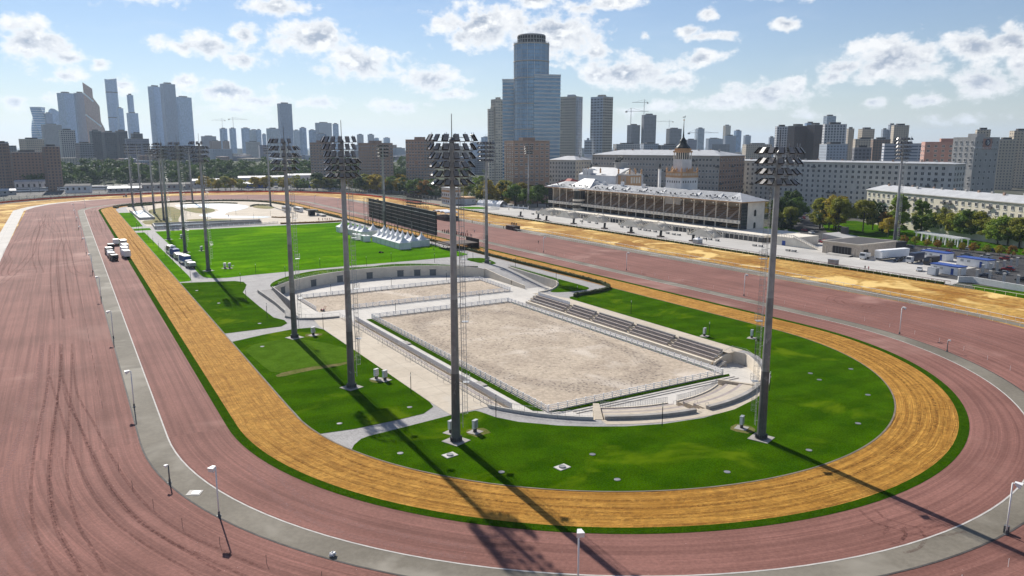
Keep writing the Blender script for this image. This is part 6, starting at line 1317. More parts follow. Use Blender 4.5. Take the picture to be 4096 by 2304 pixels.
def cabin(x, y, lx, ly, label, rz=0.):
    t = thing('site_cabin', label, 'cabin', (x, y, 0), rz, 'white cabins with blue roofs'); MB().box((0, 0, 1.55), (lx, ly, 2.9)).build('walls', 'white_paint', t); MB().box((0, 0, 3.15), (lx + .5, ly + .5, .32)).build('roof', 'blue_paint', t); MB().box((0, 0, .06), (lx + .1, ly + .1, .12)).build('base', 'dark_kerb', t)
    MB().box((-lx / 2 - .03, -ly * .3, 1.3), (.08, 1.0, 2.2)).build('door', 'blue_paint', t)
    for k in range(2): MB().box((-lx / 2 - .03, ly * (.1 + .22 * k), 2.0), (.06, 1.2, .8)).build('vent_grille', 'galv', t)
cabin(272.5, 149.5, 4.5, 10.5, 'nearest white cabin with blue roof beside the silver cabinet', R(-6)); cabin(298, 153.5, 4.5, 12, 'white cabin with blue roof farther right, by the road', R(-6)); cabin(303.5, 171.5, 4.5, 11, 'white cabin with blue roof behind the truck', R(-6))
t = thing('utility_box', 'silver utility cabinet at the plaza edge before the near cabin', 'cabinet', (265.4, 150.8, 0)); MB().b2(-.9, .9, -1.6, 1.6, 0, 2.6).build('body', 'galv', t); MB().b2(-.95, -.9, -1.4, 1.4, .2, 2.4).build('doors', 'white_paint', t)
t = thing('plaza_booth', 'small dark booth at the plaza rail near the trailers', 'booth', (255.2, 184, 0)); MB().b2(-1, 1, -1.7, 1.7, 0, 2.0).build('walls', 'bench_brown', t); MB().b2(-1.2, 1.2, -1.9, 1.9, 2.0, 2.15).build('roof', 'galv', t)
t = thing('small_tent', 'small white pointed tent at the plaza edge beside the last loudspeaker', 'tent', (257.5, 259, 0)); MB().b2(-1.6, 1.6, -1.6, 1.6, 0, 2.0).build('walls', 'grey_plaster', t); MB().add([(-1.8, -1.8, 2), (1.8, -1.8, 2), (1.8, 1.8, 2), (-1.8, 1.8, 2), (0, 0, 2.9)], [(0, 1, 4), (1, 2, 4), (2, 3, 4), (3, 0, 4)]).build('canopy', 'tent_white', t)
# boundary wall with posts at the right
t = thing('boundary_wall', 'low white boundary wall with pale posts and dark mesh at the right', 'wall')
MB().wall([(258.2, 138), (261.3, 135), (259.5, 124), (258.6, 117), (256, 92), (254, 60)], 0, 2.0, .5).build('wall', 'white_plaster', t)
for k, (x, y) in enumerate([(266, 142), (269.6, 137.9), (270.3, 134), (269.3, 129), (268.8, 124.4), (268, 119), (267, 113), (266, 107), (282, 142.5), (288, 143), (294, 143.6), (300, 144.2), (306, 144.8), (312, 145.5)]): m = MB(); m.box((x, y, 1.6), (.7, .7, 3.2)); m.box((x, y, 3.3), (.95, .95, .25)); m.build('post', 'stone_light', t)
m = MB()
for a, b in (((266, 142), (270, 136)), ((270, 136), (266, 107)), ((270, 142), (312, 145.5))):
    for k in range(6): m.bar((*a, .6 + k * .45), (*b, .6 + k * .45), .03, .03)
m.build('mesh', 'galv_dark', t)
t = thing('pergola', 'long white lattice pergola on the park lawn', 'pergola', (356, 200, 0), R(-22))
for e in (-1, 1):
    for k in range(8): m = MB(); m.box((e * 2.6, -14 + k * 4, 1.75), (.45, .45, 3.5)); m.build('pillar', 'white_paint', t)
m = MB()
for e in (-1, 1): m.bar((e * 2.6, -15, 3.6), (e * 2.6, 15, 3.6), .3, .35)
m.build('beam', 'white_paint', t)
for k in range(40): link('slat', MB().box((0, 0, 3.9), (7, .15, .25)).mesh('slat', 'white_paint') if k == 0 else SL, t, (0, -14.8 + k * .76, 0)) if k else globals().update(SL=MB().box((0, 0, 3.9), (7, .15, .25)).mesh('slat', 'white_paint'))

# measured lines of wheel marks (world metres)
TYRES = [[(-5.9, 594.6), (-9.6, 520.6), (-11.1, 452.2), (-11.0, 391.3), (-13.0, 351.9), (-16.1, 320.9), (-18.7, 299.3)], [(-4.7, 531.3), (-13.6, 469.2), (-19.5, 424.6), (-20.6, 386.1), (-19.1, 364.9), (-20.0, 341.6), (-20.3, 333.6)], [(-5.9, 594.6), (-6.2, 518.5), (-2.0, 456.9), (-2.9, 386.4), (-3.3, 313.2), (-3.0, 260.8), (-2.5, 229.7)], [(-3.6, 576.3), (0.2, 501.7), (1.3, 434.9), (-0.5, 385.0), (-0.7, 324.6), (-0.6, 268.4), (-0.2, 228.3)], [(1.3, 434.9), (2.3, 372.3), (2.5, 325.4), (4.6, 308.4), (9.4, 303.1)], [(-10.2, 580.3), (-8.3, 482.7), (-9.8, 414.5), (-9.4, 359.1), (-7.7, 326.1), (-8.2, 318.6), (-13.5, 314.4), (-18.3, 322.1), (-18.2, 361.3)], [(-3.4, 200.1), (-3.8, 165.4), (-4.9, 141.1), (-5.5, 122.8), (-5.5, 111.0), (-4.9, 100.8), (-3.8, 93.7), (-2.6, 87.4)], [(-1.0, 198.7), (-1.9, 164.2), (-2.7, 139.8), (-3.3, 120.9), (-3.2, 109.6), (-2.4, 99.3), (-1.2, 92.1), (-0.2, 85.9)], [(-1.1, 189.1), (-1.1, 158.1), (0.8, 137.7), (2.3, 121.5), (3.9, 108.1), (5.7, 98.6), (8.3, 90.6), (11.6, 83.7), (14.6, 77.7)], [(-3.4, 171.1), (-1.5, 140.8), (-0.0, 121.5), (1.3, 109.7), (3.2, 99.1), (5.8, 91.2), (8.4, 84.8), (10.4, 79.6)], [(83.9, 52.9), (82.7, 50.3), (83.2, 48.8), (83.8, 46.9), (86.0, 45.3), (89.3, 44.3)], [(83.2, 48.8), (82.0, 47.7), (80.0, 47.1)], [(84.0, 47.4), (82.8, 45.9), (80.3, 45.1), (78.2, 45.3)], [(194.2, 140.2), (198.9, 142.7), (203.5, 142.6), (204.0, 139.6)], [(196.2, 139.0), (193.4, 135.6), (192.4, 133.0)], [(194.3, 128.6), (197.5, 129.9), (198.5, 127.7)], [(23.4, 633.8), (19.8, 578.7), (17.5, 510.6), (17.9, 463.8)], [(23.9, 603.6), (22.4, 536.5), (21.4, 485.5), (20.1, 456.8)]]
PALE = [[(-7.0, 202.3), (-8.0, 162.3), (-9.5, 139.7), (-10.7, 127.9)], [(-4.8, 201.0), (-6.4, 151.0), (-7.8, 131.0), (-8.9, 113.0), (-8.4, 100.7), (-7.3, 90.2)], [(191.9, 158.0), (191.1, 142.0), (190.0, 128.1), (189.0, 112.9), (187.1, 98.9), (183.4, 87.8)], [(184.9, 152.9), (183.9, 136.5), (182.0, 122.6), (181.5, 110.9)], [(21.1, 106.8), (22.5, 92.2), (25.9, 82.5), (31.0, 75.4), (36.1, 69.4)]]
RUTS = [[(33.4, 639.1), (32.6, 530.8), (31.5, 458.8), (29.1, 399.9), (28.9, 356.4), (28.5, 321.1), (29.0, 293.8), (31.5, 289.8), (32.6, 296.7), (31.8, 319.1)], [(29.2, 610.7), (29.0, 518.2), (28.7, 428.3), (28.4, 367.7), (27.8, 321.5), (27.3, 289.9), (27.3, 267.5), (28.1, 245.7), (28.1, 218.3)], [(30.7, 437.3), (30.3, 359.1), (29.8, 320.3), (30.2, 293.1)], [(26.6, 261.7), (26.1, 243.3), (26.1, 222.4), (26.0, 212.6)]]

# ------------------------------------------------------------------ tents
TPOLE = MB().cyl((0, 0, 0), (0, 0, 2.75), .05, n=5).mesh('pole', 'galv')
def tent(x, y, s, label, h=6.4):
    t = thing('pagoda_tent', label, 'tent', (x, y, 0), 0, 'white pagoda tents on the field'); w = s / 2
    MB().b2(-w, w, -w, w, .02, 2.7).build('walls', 'tent_white', t)
    mb = MB(); rings = [(1.06, 2.7), (1.04, 2.95), (.74, 3.35), (.46, 3.95), (.24, 4.7), (.11, 5.5), (.05, h)]; vs = []; fs = []; n = 4
    for f, z in rings:
        for k in range(16):
            e = k / 4; i = int(e); q = e - i; c = [(-1, -1), (1, -1), (1, 1), (-1, 1)]; a, b = c[i], c[(i + 1) % 4]; r = f * w * (1 - .07 * math.sin(PI * q) * (1 - f))
            vs.append(((a[0] + (b[0] - a[0]) * q) * r, (a[1] + (b[1] - a[1]) * q) * r, z))
    for j in range(len(rings) - 1):
        for k in range(16): fs.append((j * 16 + k, j * 16 + (k + 1) % 16, j * 16 + 16 + (k + 1) % 16, j * 16 + 16 + k))
    fs.append(tuple(range(len(vs) - 16, len(vs)))); mb.add(vs, fs); mb.build('canopy', 'tent_white', t)
    for a in (-1, 1):
        for b in (-1, 1): link('pole', TPOLE, t, (a * w, b * w, 0))
O6 = ('nearest', 'second', 'third', 'fourth', 'fifth', 'sixth')
for k in range(6): tent(131.0, 313 + k * 5.7, 5.5, 'white pagoda tent, %s of the front row of six on the grass' % O6[k])
for k in range(6): tent(137.6, 317 + k * 6.0, 5.3, 'white pagoda tent, %s of the second row nearer the screen' % O6[k])
tent(142.3, 318, 5.6, 'white pagoda tent standing alone under the right end of the screen')
for x, y, w in [(132, 364.5, 'nearest of the far group behind the white containers'), (131.6, 370.4, 'second of the far group'), (131.2, 376.3, 'third of the far group'), (130.8, 382.2, 'fourth of the far group'), (130, 392.5, 'last and leftmost of the far group'), (138, 368.5, 'tall one of the far group towards the screen'), (140.2, 358.5, 'between the far group and the second row')]: tent(x, y, 5.6, 'white pagoda tent, ' + w, 6.2)
def container(x, y, lx, ly, h, label, rz=0., m='white_plastic'):
    t = thing('container', label, 'container', (x, y, 0), rz); MB().b2(-lx / 2, lx / 2, -ly / 2, ly / 2, .1, h).build('body', m, t); MB().box((lx * .1, 0, h + .12), (lx * .3, ly * .2, .24)).build('roof_unit', 'galv_dark', t); MB().box((-lx / 2 - .02, 0, h * .48), (.05, ly * .5, h * .8)).build('door', 'galv', t)
container(126, 347.3, 3.2, 5.2, 2.9, 'near white container box left of the front tents'); container(124.5, 355.6, 3.2, 5.2, 2.9, 'far white container box left of the front tents')

# ------------------------------------------------------------------ big screen, lighting rig, stage
def big_screen():
    A, B = Vector((154.5, 418)), Vector((147.8, 313)); d = (B - A).normalized(); L_ = (B - A).length; rz = math.atan2(d.y, d.x); n = Vector((d.y, -d.x))
    t = thing('video_screen', 'huge black video screen on scaffolding, seen from behind', 'screen', (A.x, A.y, 0), rz)
    nc, nr = 20, 6; pw, ph = L_ / nc, (15.8 - 4.9) / nr
    pm = MB(); pm.box((0, 0, 0), (pw - .12, .35, ph - .14)); pm.m = 1
    for i in range(3):
        for j in range(3): pm.box((-pw / 2 + pw * (i + .5) / 3, -.24, -ph / 2 + ph * (j + .5) / 3), (pw / 3 - .35, .14, ph / 3 - .2))
    pmesh = pm.mesh('panel', ['scaffold_black', 'screen_panel'])
    for i in range(nc):
        for j in range(nr): link('panel', pmesh, t, (pw * (i + .5), 0, 4.9 + ph * (j + .5)))
    for j in range(nr + 1): m = MB(); z = 4.9 + ph * j; m.bar((0, -.5, z), (L_, -.5, z), .10, .10); m.bar((0, -.9, z), (L_, -.9, z), .08, .08); m.build('catwalk_rail', 'galv' if j in (5, 6) else 'galv_dark', t)
    for i in range(11):
        x = L_ * i / 10; m = MB()
        for y in (-.6, -2.6): m.bar((x, y, 0), (x, y, 15.9 if y > -1 else 5.2), .16, .16)
        for k in range(3): m.bar((x, -.6, k * 1.7), (x, -2.6, k * 1.7 + 1.7), .08, .08); m.bar((x, -.6, k * 1.7 + 1.7), (x, -2.6, k * 1.7 + 1.7), .08, .08)
        if i < 10:
            m.bar((x, -1.6, 0), (x + L_ / 10, -1.6, 4.8), .08, .08); m.bar((x, -1.6, 2.4), (x + L_ / 10, -1.6, 2.4), .1, .1)
        m.build('scaffold_tower', 'scaffold_black', t)
    m = MB()
    for k in range(8):
        z = k * 2; m.bar((-2.5, -.5, z), (0, -.5, z), .08, .08); m.bar((-2.5, -2.5, z), (0, -2.5, z), .08, .08); m.bar((-2.5, -.5, z), (0, -.5, z + 2), .07, .07); m.bar((-2.5, -2.5, z), (-2.5, -.5, z), .08, .08)
    for x, y in ((-2.5, -.5), (-2.5, -2.5), (0, -2.5)): m.bar((x, y, 0), (x, y, 16), .12, .12)
    m.build('end_stair_scaffold', 'galv_dark', t)
    for k in range(4): MB().b2(-2.5, 0, -2.5, -.5, k * 4 + 3, k * 4 + 3.08).build('deck', 'galv_dark', t)
    for i in (2, 4, 6, 8): MB().cyl((L_ * i / 10, -4.5, 0), (L_ * i / 10, -4.5, 9.5), .28, .2, 10).build('support_post', 'galv_dark', t)
big_screen()
def light_rig():
    t = thing('lighting_rig', 'black stepped rig of stage lamps on the far sand behind the screen', 'lighting rig', (231, 528, 0), R(-85))
    bank = MB()
    for k in range(9): bank.box((-6 + k * 1.5, 0, .45), (.9, .7, .9)); bank.cyl((-6 + k * 1.5, -.3, .45), (-6 + k * 1.5, -.6, .4), .4, n=8)
    bank.bar((-7, .3, 0), (7, .3, 0), .15, .15); bm_ = bank.mesh('lamp_bank', 'lamp_black')
    for k, (x, z, y) in enumerate(((0, 11, 0), (-4, 9.3, -1), (6, 9.0, -1), (-1, 7.2, -2), (9, 7.0, -2), (0, 5.0, -3), (10, 5, -3), (2, 3, -4), (11, 3, -4), (4, 1.2, -5))): link('lamp_bank', bm_, t, (x, y, z))
    m = MB()
    for x in range(-18, 19, 4):
        for y in (0, 4): m.bar((x, y, 0), (x, y, 9.5), .12, .12)
        for z in (3, 6, 9): m.bar((x, 0, z), (x, 4, z), .1, .1)
        m.bar((x, 0, 0), (x + 4, 0, 4.5), .09, .09); m.bar((x, 0, 4.5), (x + 4, 0, 9), .09, .09)
    for z in (3, 6, 9): m.bar((-18, 0, z), (18, 0, z), .1, .1); m.bar((-18, 4, z), (18, 4, z), .1, .1)
    m.build('scaffold', 'galv_dark', t)
light_rig()
def stage():
    t = thing('stage', 'black open scaffold stage with stair at the right end of the screen', 'stage', (152, 300, 0))
    MB().b2(-7, 9, -3, 9, 2.3, 2.6).build('deck', 'stage_brown', t)
    m = MB()
    for x in range(-7, 10, 4):
        for y in range(-3, 10, 4): m.bar((x, y, 0), (x, y, 2.3), .12, .12); m.bar((x, y, 0), (x + 2, y, 2.3), .08, .08)
    m.build('legs', 'scaffold_black', t); MB().b2(8.6, 9.0, -3, 9, 0, 4.2).build('side_wall', 'stage_brown', t)
    k = thing('press_booth', 'brown walled camera platform with people behind the white rail on the red track', 'platform', (213.5, 354.8, 0)); MB().b2(-2.2, 2.2, -4, 4, 0, 2.3).build('box', 'stage_brown', k); m = MB()
    for y in (-4, 0, 4):
        for x in (-2.2, 2.2): m.cyl((x, y, 2.3), (x, y, 3.3), .04, n=4)
    for x in (-2.2, 2.2): m.bar((x, -4, 3.3), (x, 4, 3.3), .06, .06)
    m.build('railing', 'white_paint', k)
    o = thing('orchestra_stage', 'brown orchestra platform with white arched canopy right of the screen', 'stage', (208, 428, 0)); MB().b2(-5, 5, -9, 9, 0, 2.4).build('platform', 'stage_brown', o)
    for e in range(3):
        c = MB(); vs = []; fs = []
        for j in range(9):
            a = PI * j / 8; vs += [(-4.5, -9 + e * 6 + 3 - 3 * math.cos(a), 4.6 + 1.1 * math.sin(a)), (4.5, -9 + e * 6 + 3 - 3 * math.cos(a), 4.6 + 1.1 * math.sin(a))]
        for j in range(8): fs.append((2 * j, 2 * j + 1, 2 * j + 3, 2 * j + 2))
        c.add(vs, fs); c.build('canopy', 'tent_white', o)
    m = MB()
    for e in range(4):
        for x in (-4.5, 4.5): m.cyl((x, -9 + e * 6, 2.4), (x, -9 + e * 6, 4.7), .08, n=5)
    m.build('canopy_posts', 'galv', o)
stage()
t = thing('judges_house', 'white and tan four-storey judges tower with arches behind the screen', 'building')
MB().b2(264.5, 274, 536, 550, 0, 12.5).build('walls', 'white_plaster', t)
for z in (4.0, 9.6): MB().b2(264.3, 274.2, 535.8, 550.2, z, z + 1.5).build('tan_band', 'orange_plaster', t)
MB().b2(264.0, 274.5, 535.5, 550.5, 12.5, 13.1).build('roof', 'metal_roof', t)
for k in range(4):
    for z in (2.2, 7.4): MB().b2(264.4, 264.6, 537.4 + k * 3.2, 538.9 + k * 3.2, z - .9, z + .9).build('window', 'win_glass', t)
for k in range(3): MB().b2(265.5 + k * 3, 267 + k * 3, 535.9, 536.1, 6.6, 8.4).build('window', 'win_glass', t)
t = thing('white_annex', 'low white annex with tan top and a dark horse mark, beside the judges tower', 'building', (274.2, 529.5, 0)); MB().b2(0, 9, -2, 12, 0, 4.6).build('walls', 'white_plaster', t); MB().b2(-.1, 9.1, -2.1, 12.1, 4.6, 5.8).build('tan_band', 'orange_plaster', t)
m = MB(); h = MB(); horse(h, (0, 0, 0), .45, .1); h.build('horse_mark', 'bronze', t, (6.5, -2.1, 2.2))
t = thing('covered_pile', 'long pile under pale crumpled sheeting behind the white fence', 'sheeting', (287, 508, 0), R(10)); mb = MB(); vs = []; fs = []
for i in range(21):
    for j in range(7): a = PI * j / 6; vs.append((-4 * math.cos(a) * (1 + .1 * noise.noise((i * .7, j, 1))), -14 + i * 1.4, max(0, 4.2 * math.sin(a) * (1 + .25 * noise.noise((i * .9, j * .8, 3))))))
for i in range(20):
    for j in range(6): k = i * 7 + j; fs.append((k, k + 1, k + 8, k + 7))
mb.add(vs, fs); mb.build('sheeting', 'tent_white', t)
t = thing('white_fence', 'white post fence along the yard behind the oval flower bed', 'fence')
WPM = MB().b2(-.25, .25, -.25, .25, 0, 2.6).mesh('post', 'white_paint')
for k in range(13): link('post', WPM, t, (282 + k * .9, 530 - k * 5.4, 0))
m = MB(); m.bar((282, 530, 1.0), (293, 465, 1.0), .12, .9); m.build('panel', 'white_paint', t)
t = thing('terrace_balustrade', 'white balustrade in front of the oval flower bed', 'fence'); P = [(255, 478), (262, 474), (270, 474.5), (277, 480), (279.5, 488), (278, 495)]
m = MB(); m.path([(*p, 1.0) for p in P], .12, 5); m.path([(*p, .2) for p in P], .1, 5)
for a, b in zip(P, P[1:]):
    for k in range(8): q = Vector(a).lerp(Vector(b), k / 8); m.cyl((*q, 0), (*q, 1.0), .09, n=5)
m.build('balusters', 'white_paint', t)

# ------------------------------------------------------------------ far bend: orange barrier, perimeter fence
def on_arc(r, a, cy=645.0): return (CX + r * math.cos(R(a)), cy + r * math.sin(R(a)))
t = thing('orange_barrier', 'long orange-red mesh barrier round the far bend of the outer sand', 'barrier')
P = [on_arc(156.4, a) for a in range(196, -1, -4)] + [(249.8, y) for y in range(640, 520, -9)]
for a, b in zip(P, P[1:]): MB().wall([a, b], .12, 1.5, .06).build('mesh_panel', 'orange_mesh', t)
pm = MB().cyl((0, 0, 0), (0, 0, 1.6), .05, n=5).mesh('post', 'white_paint')
for p in P: link('post', pm, t, (*p, 0))
t = thing('perimeter_fence', 'pale post fence beyond the far bend, in front of the railway and trees', 'fence')
P = [on_arc(181, a) for a in [170 - k * 2.3 for k in range(66)]] + [(272 + k * .6, 620 - k * 6.5) for k in range(8)]
pm = MB().b2(-.22, .22, -.22, .22, 0, 2.9).mesh('post', 'stone_light')
for p in P: link('post', pm, t, (*p, 0))
m = MB()
for a, b in zip(P, P[1:]):
    for z in (.5, 1.2, 1.9, 2.5): m.bar((*a, z), (*b, z), .06, .06)
m.build('mesh', 'galv_dark', t)
MB().wall(P, 0, .45, .3).build('plinth', 'stone_light', t)

# ------------------------------------------------------------------ park with pool behind the field
struct('pool_terrace', MB().sheet([(43, 478), (42.5, 590), (44, 634), (55, 652), (75, 668), (98, 672), (120, 668), (140, 652), (150, 628), (151.5, 560), (151.5, 450), (110, 452), (60, 470)], .006), 'cream_concrete')
def spoly(name, pts, z, m, it=2): return struct(name, MB().sheet(smooth_poly(pts, it), z), m)
spoly('white_pool', [(77.7, 641), (84, 645), (99, 645), (112, 641), (122, 628), (126, 608), (124.5, 592), (112, 567), (101, 553), (95.5, 535), (96, 524), (104, 517), (121, 503), (113.5, 496), (92, 507), (81, 523), (79.5, 540), (88, 547), (96, 562), (101, 578), (98, 600), (88, 612), (79, 616)], .03, 'pool_white')
spoly('pool_island', [(80, 608), (92, 606), (98, 590), (97, 572), (91, 556), (83, 552), (79, 570), (78, 590)], .05, 'dry_meadow')
spoly('dry_meadow', [(43.4, 484), (43.2, 516), (52.5, 518), (54.4, 598), (62, 612), (74.5, 634), (75.8, 600), (75.9, 580), (70, 545), (64, 512), (62.2, 490)], .04, 'dry_meadow', 1)
spoly('flower_bed', [(128, 600), (134, 606), (140, 596), (141, 580), (134, 566), (128, 572), (126, 588)], .05, 'dry_meadow'); spoly('meadow_strip', [(66, 500), (70, 512), (82, 508), (96, 492), (92, 486), (76, 492)], .05, 'dry_meadow', 1)
def flower(label, pts, mt='leaf_rust', h=.7): hedge(label, pts, 1.2, h, mt, dens=9, size=.22)
flower('row of rusty shrubs along the near edge of the round terrace', [(118, 497), (122, 492), (128, 489)], 'leaf_rust'); flower('row of reddish low shrubs between terrace and playing field', [(112, 452), (125, 449), (138, 447.5), (148, 449)], 'leaf_rust', .9); flower('row of low shrubs at the far edge of the pool', [(84, 648), (100, 650), (114, 645), (124, 634)], 'leaf_dark', .8); flower('low hedge in front of the grey water channel', [(46, 482), (70, 480), (88, 481), (104, 476)], 'leaf_hedge', .7); flower('shrubs at the right of the flower bed', [(126, 596), (132, 608), (141, 600)], 'leaf_hedge', 1.0); flower('low shrubs round the mast by the bend', [(46, 640), (54, 646), (64, 652)], 'leaf_dark', 1.2)
t = thing('water_channel', 'long raised grey concrete water channel behind the playing field', 'channel')
MB().wall([(45.5, 458.5), (70, 459.5), (103, 462)], .0, 1.7, .5).build('near_wall', 'grey_concrete', t); MB().wall([(46.5, 478), (70, 476), (105, 470)], 0, 1.7, .5).build('far_wall', 'white_concrete', t); MB().wall([(45.3, 458.6), (46.3, 478)], 0, 1.7, .5).build('end_wall', 'white_concrete', t); MB().wall([(103, 462), (105, 470)], 0, 1.7, .5).build('end_wall', 'white_concrete', t); MB().sheet([(45.6, 459), (103, 462.2), (104.8, 470), (46.6, 477.8)], 1.0).build('water', mat('channel_water', (.16, .18, .19), .15, spec=.6), t)
rail_fence('white picket fence along the far edge of the playing field', [(46, 455.5), (80, 453.5), (104, 455.5), (112, 458)], 0., 3.0, (.5, .95), True)
t = thing('sunken_ramp', 'white-walled sunken ramp at the left edge of the dry meadow', 'ramp')
for pts, nm in (([(43.4, 523), (43.4, 592)], 'wall'), ([(51.8, 523), (52.4, 598)], 'wall'), ([(43.2, 523), (52, 523)], 'wall')): MB().wall(pts, 0, 1.5, .6).build(nm, 'white_concrete', t)
MB().sheet([(43.7, 523.3), (51.5, 523.3), (52.1, 598), (43.7, 592)], .06).build('floor', 'pool_white', t)
t = thing('kiosk', 'dark kiosk with wide flat roof beside the bend hedge', 'kiosk', (144.4, 499, 0)); MB().b2(-1.8, 1.8, -2, 2, 0, 3.3).build('body', 'scaffold_black', t); MB().b2(-3.4, 3.4, -3.6, 3.6, 3.3, 3.8).build('roof', 'dark_roof', t); MB().b2(2.4, 5.5, -14, -3, 0, 1.3).build('low_wall', 'white_concrete', t)

# ------------------------------------------------------------------ vehicles
WHEEL = MB().cyl((0, -.12, 0), (0, .12, 0), .34, n=14); WHEEL.m = 1; WHEEL.cyl((0, -.13, 0), (0, .13, 0), .19, n=10); WM = WHEEL.mesh('wheel', ['rubber', 'galv'])
CARS = {}
def car_meshes(col, suv):
    k = (col, suv)
    if k in CARS: return CARS[k]
    r = .12 if suv else 0; prof = [(-2.15, .35), (2.15, .35), (2.2, .62), (2.1, .85), (1.05, .96 + r), (.5, 1.0 + r), (-1.6, 1.02 + r), (-2.1, .98 + r), (-2.2, .6)]
    def ext(pr, w, w2=None):
        mb = MB(); n = len(pr); w2 = w2 or [w] * n
        mb.add([(x, -b, z) for (x, z), b in zip(pr, w2)] + [(x, b, z) for (x, z), b in zip(pr, w2)], [tuple(range(n)), tuple(reversed(range(n, 2 * n)))] + [(i, n + i, n + (i + 1) % n, (i + 1) % n) for i in range(n)]); return mb
    body = ext(prof, .88).mesh('body', col); top = [(1.0, .97 + r), (.3, 1.42 + r * 2.2), (-1.2, 1.46 + r * 2.4), (-2.0 if suv else -1.75, 1.0 + r)]
    gl = ext(top, .78, [.82, .66, .66, .82]).mesh('glasshouse', 'win_glass'); rf = ext([(.28, 1.42 + r * 2.2), (.2, 1.47 + r * 2.3), (-1.1, 1.51 + r * 2.4), (-1.22, 1.46 + r * 2.4)], .67).mesh('roof', col)
    lt = MB(); [lt.box((2.14, e * .62, .7), (.12, .4, .16)) for e in (-1, 1)]; CARS[k] = (body, gl, rf, lt.mesh('headlights', 'lens_white')); return CARS[k]
def car(x, y, rz, col, label, suv=False, group=None, z=0.):
    t = thing('car', label, 'car', (x, y, z), R(rz), group); b, g, r, l = car_meshes(col, suv)
    link('body', b, t); link('glasshouse', g, t); link('roof', r, t); link('headlights', l, t)
    for a in (-1.35, 1.35):
        for e in (-.8, .8): link('wheel', WM, t, (a, e, .34))
def truck(x, y, rz, L_, box, cab, label, h=3.4, w=2.5, tarp=None, cat='truck'):
    t = thing('truck', label, cat, (x, y, 0), R(rz))
    c = MB(); n = 6; pr = [(L_ / 2 - 2.0, .5), (L_ / 2, .5), (L_ / 2 + .05, 1.5), (L_ / 2 - .35, 2.6), (L_ / 2 - .6, 2.75), (L_ / 2 - 2.0, 2.75)]
    c.add([(a, -w / 2 + .1, z) for a, z in pr] + [(a, w / 2 - .1, z) for a, z in pr], [tuple(range(n)), tuple(reversed(range(n, 2 * n)))] + [(i, n + i, n + (i + 1) % n, (i + 1) % n) for i in range(n)]); c.build('cab', cab, t)
    MB().add([(L_ / 2 + .06, -w / 2 + .25, 1.6), (L_ / 2 + .06, w / 2 - .25, 1.6), (L_ / 2 - .28, w / 2 - .25, 2.5), (L_ / 2 - .28, -w / 2 + .25, 2.5)], [(0, 1, 2, 3)]).build('windscreen', 'win_glass', t)
    MB().b2(-L_ / 2, L_ / 2 - 2.2, -w / 2, w / 2, .95, h).build('cargo_box', box, t)
    if tarp: MB().b2(-L_ / 2 - .03, L_ / 2 - 2.17, -w / 2 - .04, w / 2 + .04, 1.3, h - .3).build('tarpaulin', tarp, t)
    MB().b2(-L_ / 2, L_ / 2 - .3, -.5, .5, .55, .95).build('chassis', 'rubber', t)
    for a in (-L_ / 2 + 1.2, -L_ / 2 + 2.3, L_ / 2 - 1.2):
        for e in (-w / 2 + .25, w / 2 - .25): link('wheel', WM, t, (a, e, .48), 0, (1.4, 1.2, 1.4))
for x, y, rz, l, bx, cb, lb, h, tp in [(22.4, 346, 96, 8.0, 'white_paint', 'white_paint', 'white box truck at the near end of the parked group on the inner red track', 3.3, None), (22.6, 357, 93, 8.5, 'white_paint', 'white_paint', 'white box truck, second on the right side of the parked group', 3.4, None), (23.6, 368, 94, 8.0, 'white_paint', 'white_paint', 'white box truck, third on the right side of the parked group', 3.4, None), (24.0, 381, 92, 7.5, 'galv', 'white_paint', 'tall grey box truck at the far end of the parked group', 3.8, None), (17.6, 341, 98, 6.5, 'lamp_black', 'car_black', 'dark van at the near left of the parked group', 2.4, None), (17.2, 351, 93, 6.5, 'white_paint', 'white_paint', 'white flatbed truck behind the dark van', 2.3, None), (17.0, 361.5, 95, 7.0, 'galv_dark', 'car_red', 'grey truck with red cab at the left of the parked group', 3.0, None), (18.5, 373, 92, 6.0, 'scaffold_black', 'car_black', 'black box truck in the middle of the parked group', 3.2, None), (21.8, 393, 90, 5.5, 'white_paint', 'white_paint', 'small white box truck farthest back in the parked group', 3.0, None),
   (41.0, 304, 100, 6.0, 'galv', 'white_paint', 'small white truck foremost on the path beside the playing field', 2.3, None), (40.6, 316, 98, 9.0, 'white_paint', 'white_paint', 'white-roofed truck with blue tarpaulin sides on the path', 3.6, 'blue_tarp'), (40.2, 329, 96, 6.5, 'galv', 'car_white', 'grey truck between the two blue covered trucks', 2.5, None), (40.0, 340, 96, 9.0, 'blue_tarp', 'white_paint', 'truck under a rounded blue tarpaulin on the path', 3.4, None), (40.0, 351, 96, 8.5, 'white_paint', 'white_paint', 'white-roofed dark-sided truck, last on the path', 3.4, 'lamp_black'),
   (288, 171.3, 183, 9.5, 'car_navy', 'car_white', 'white-cabbed truck with dark printed box beside the long trailer', 3.9, None), (289, 165.3, 183, 8, 'seat_dark', 'car_black', 'dark green truck beside the white-cabbed truck', 3.0, None), (279.5, 187.2, 192, 5.4, 'car_white', 'car_white', 'white van in front of the long trailer', 2.4, None), (322, 203, 160, 6.0, 'car_white', 'car_white', 'white van on the road behind the pavilion', 2.7, None)]:
    truck(x, y, rz, l, bx, cb, lb, h, 2.4, tp)
t = thing('trailer', 'long white broadcast trailer with side steps parked on the plaza', 'trailer', (288.6, 181.4, 0), R(-6)); MB().b2(-8.5, 8.5, -1.35, 1.35, 1.0, 4.1).build('body', 'white_plastic', t); MB().b2(-8.5, -4.5, -2.2, 1.35, 1.1, 3.6).build('slide_out', 'white_paint', t); MB().b2(-8, 8, -1.0, 1.0, .5, 1.0).build('chassis', 'rubber', t)
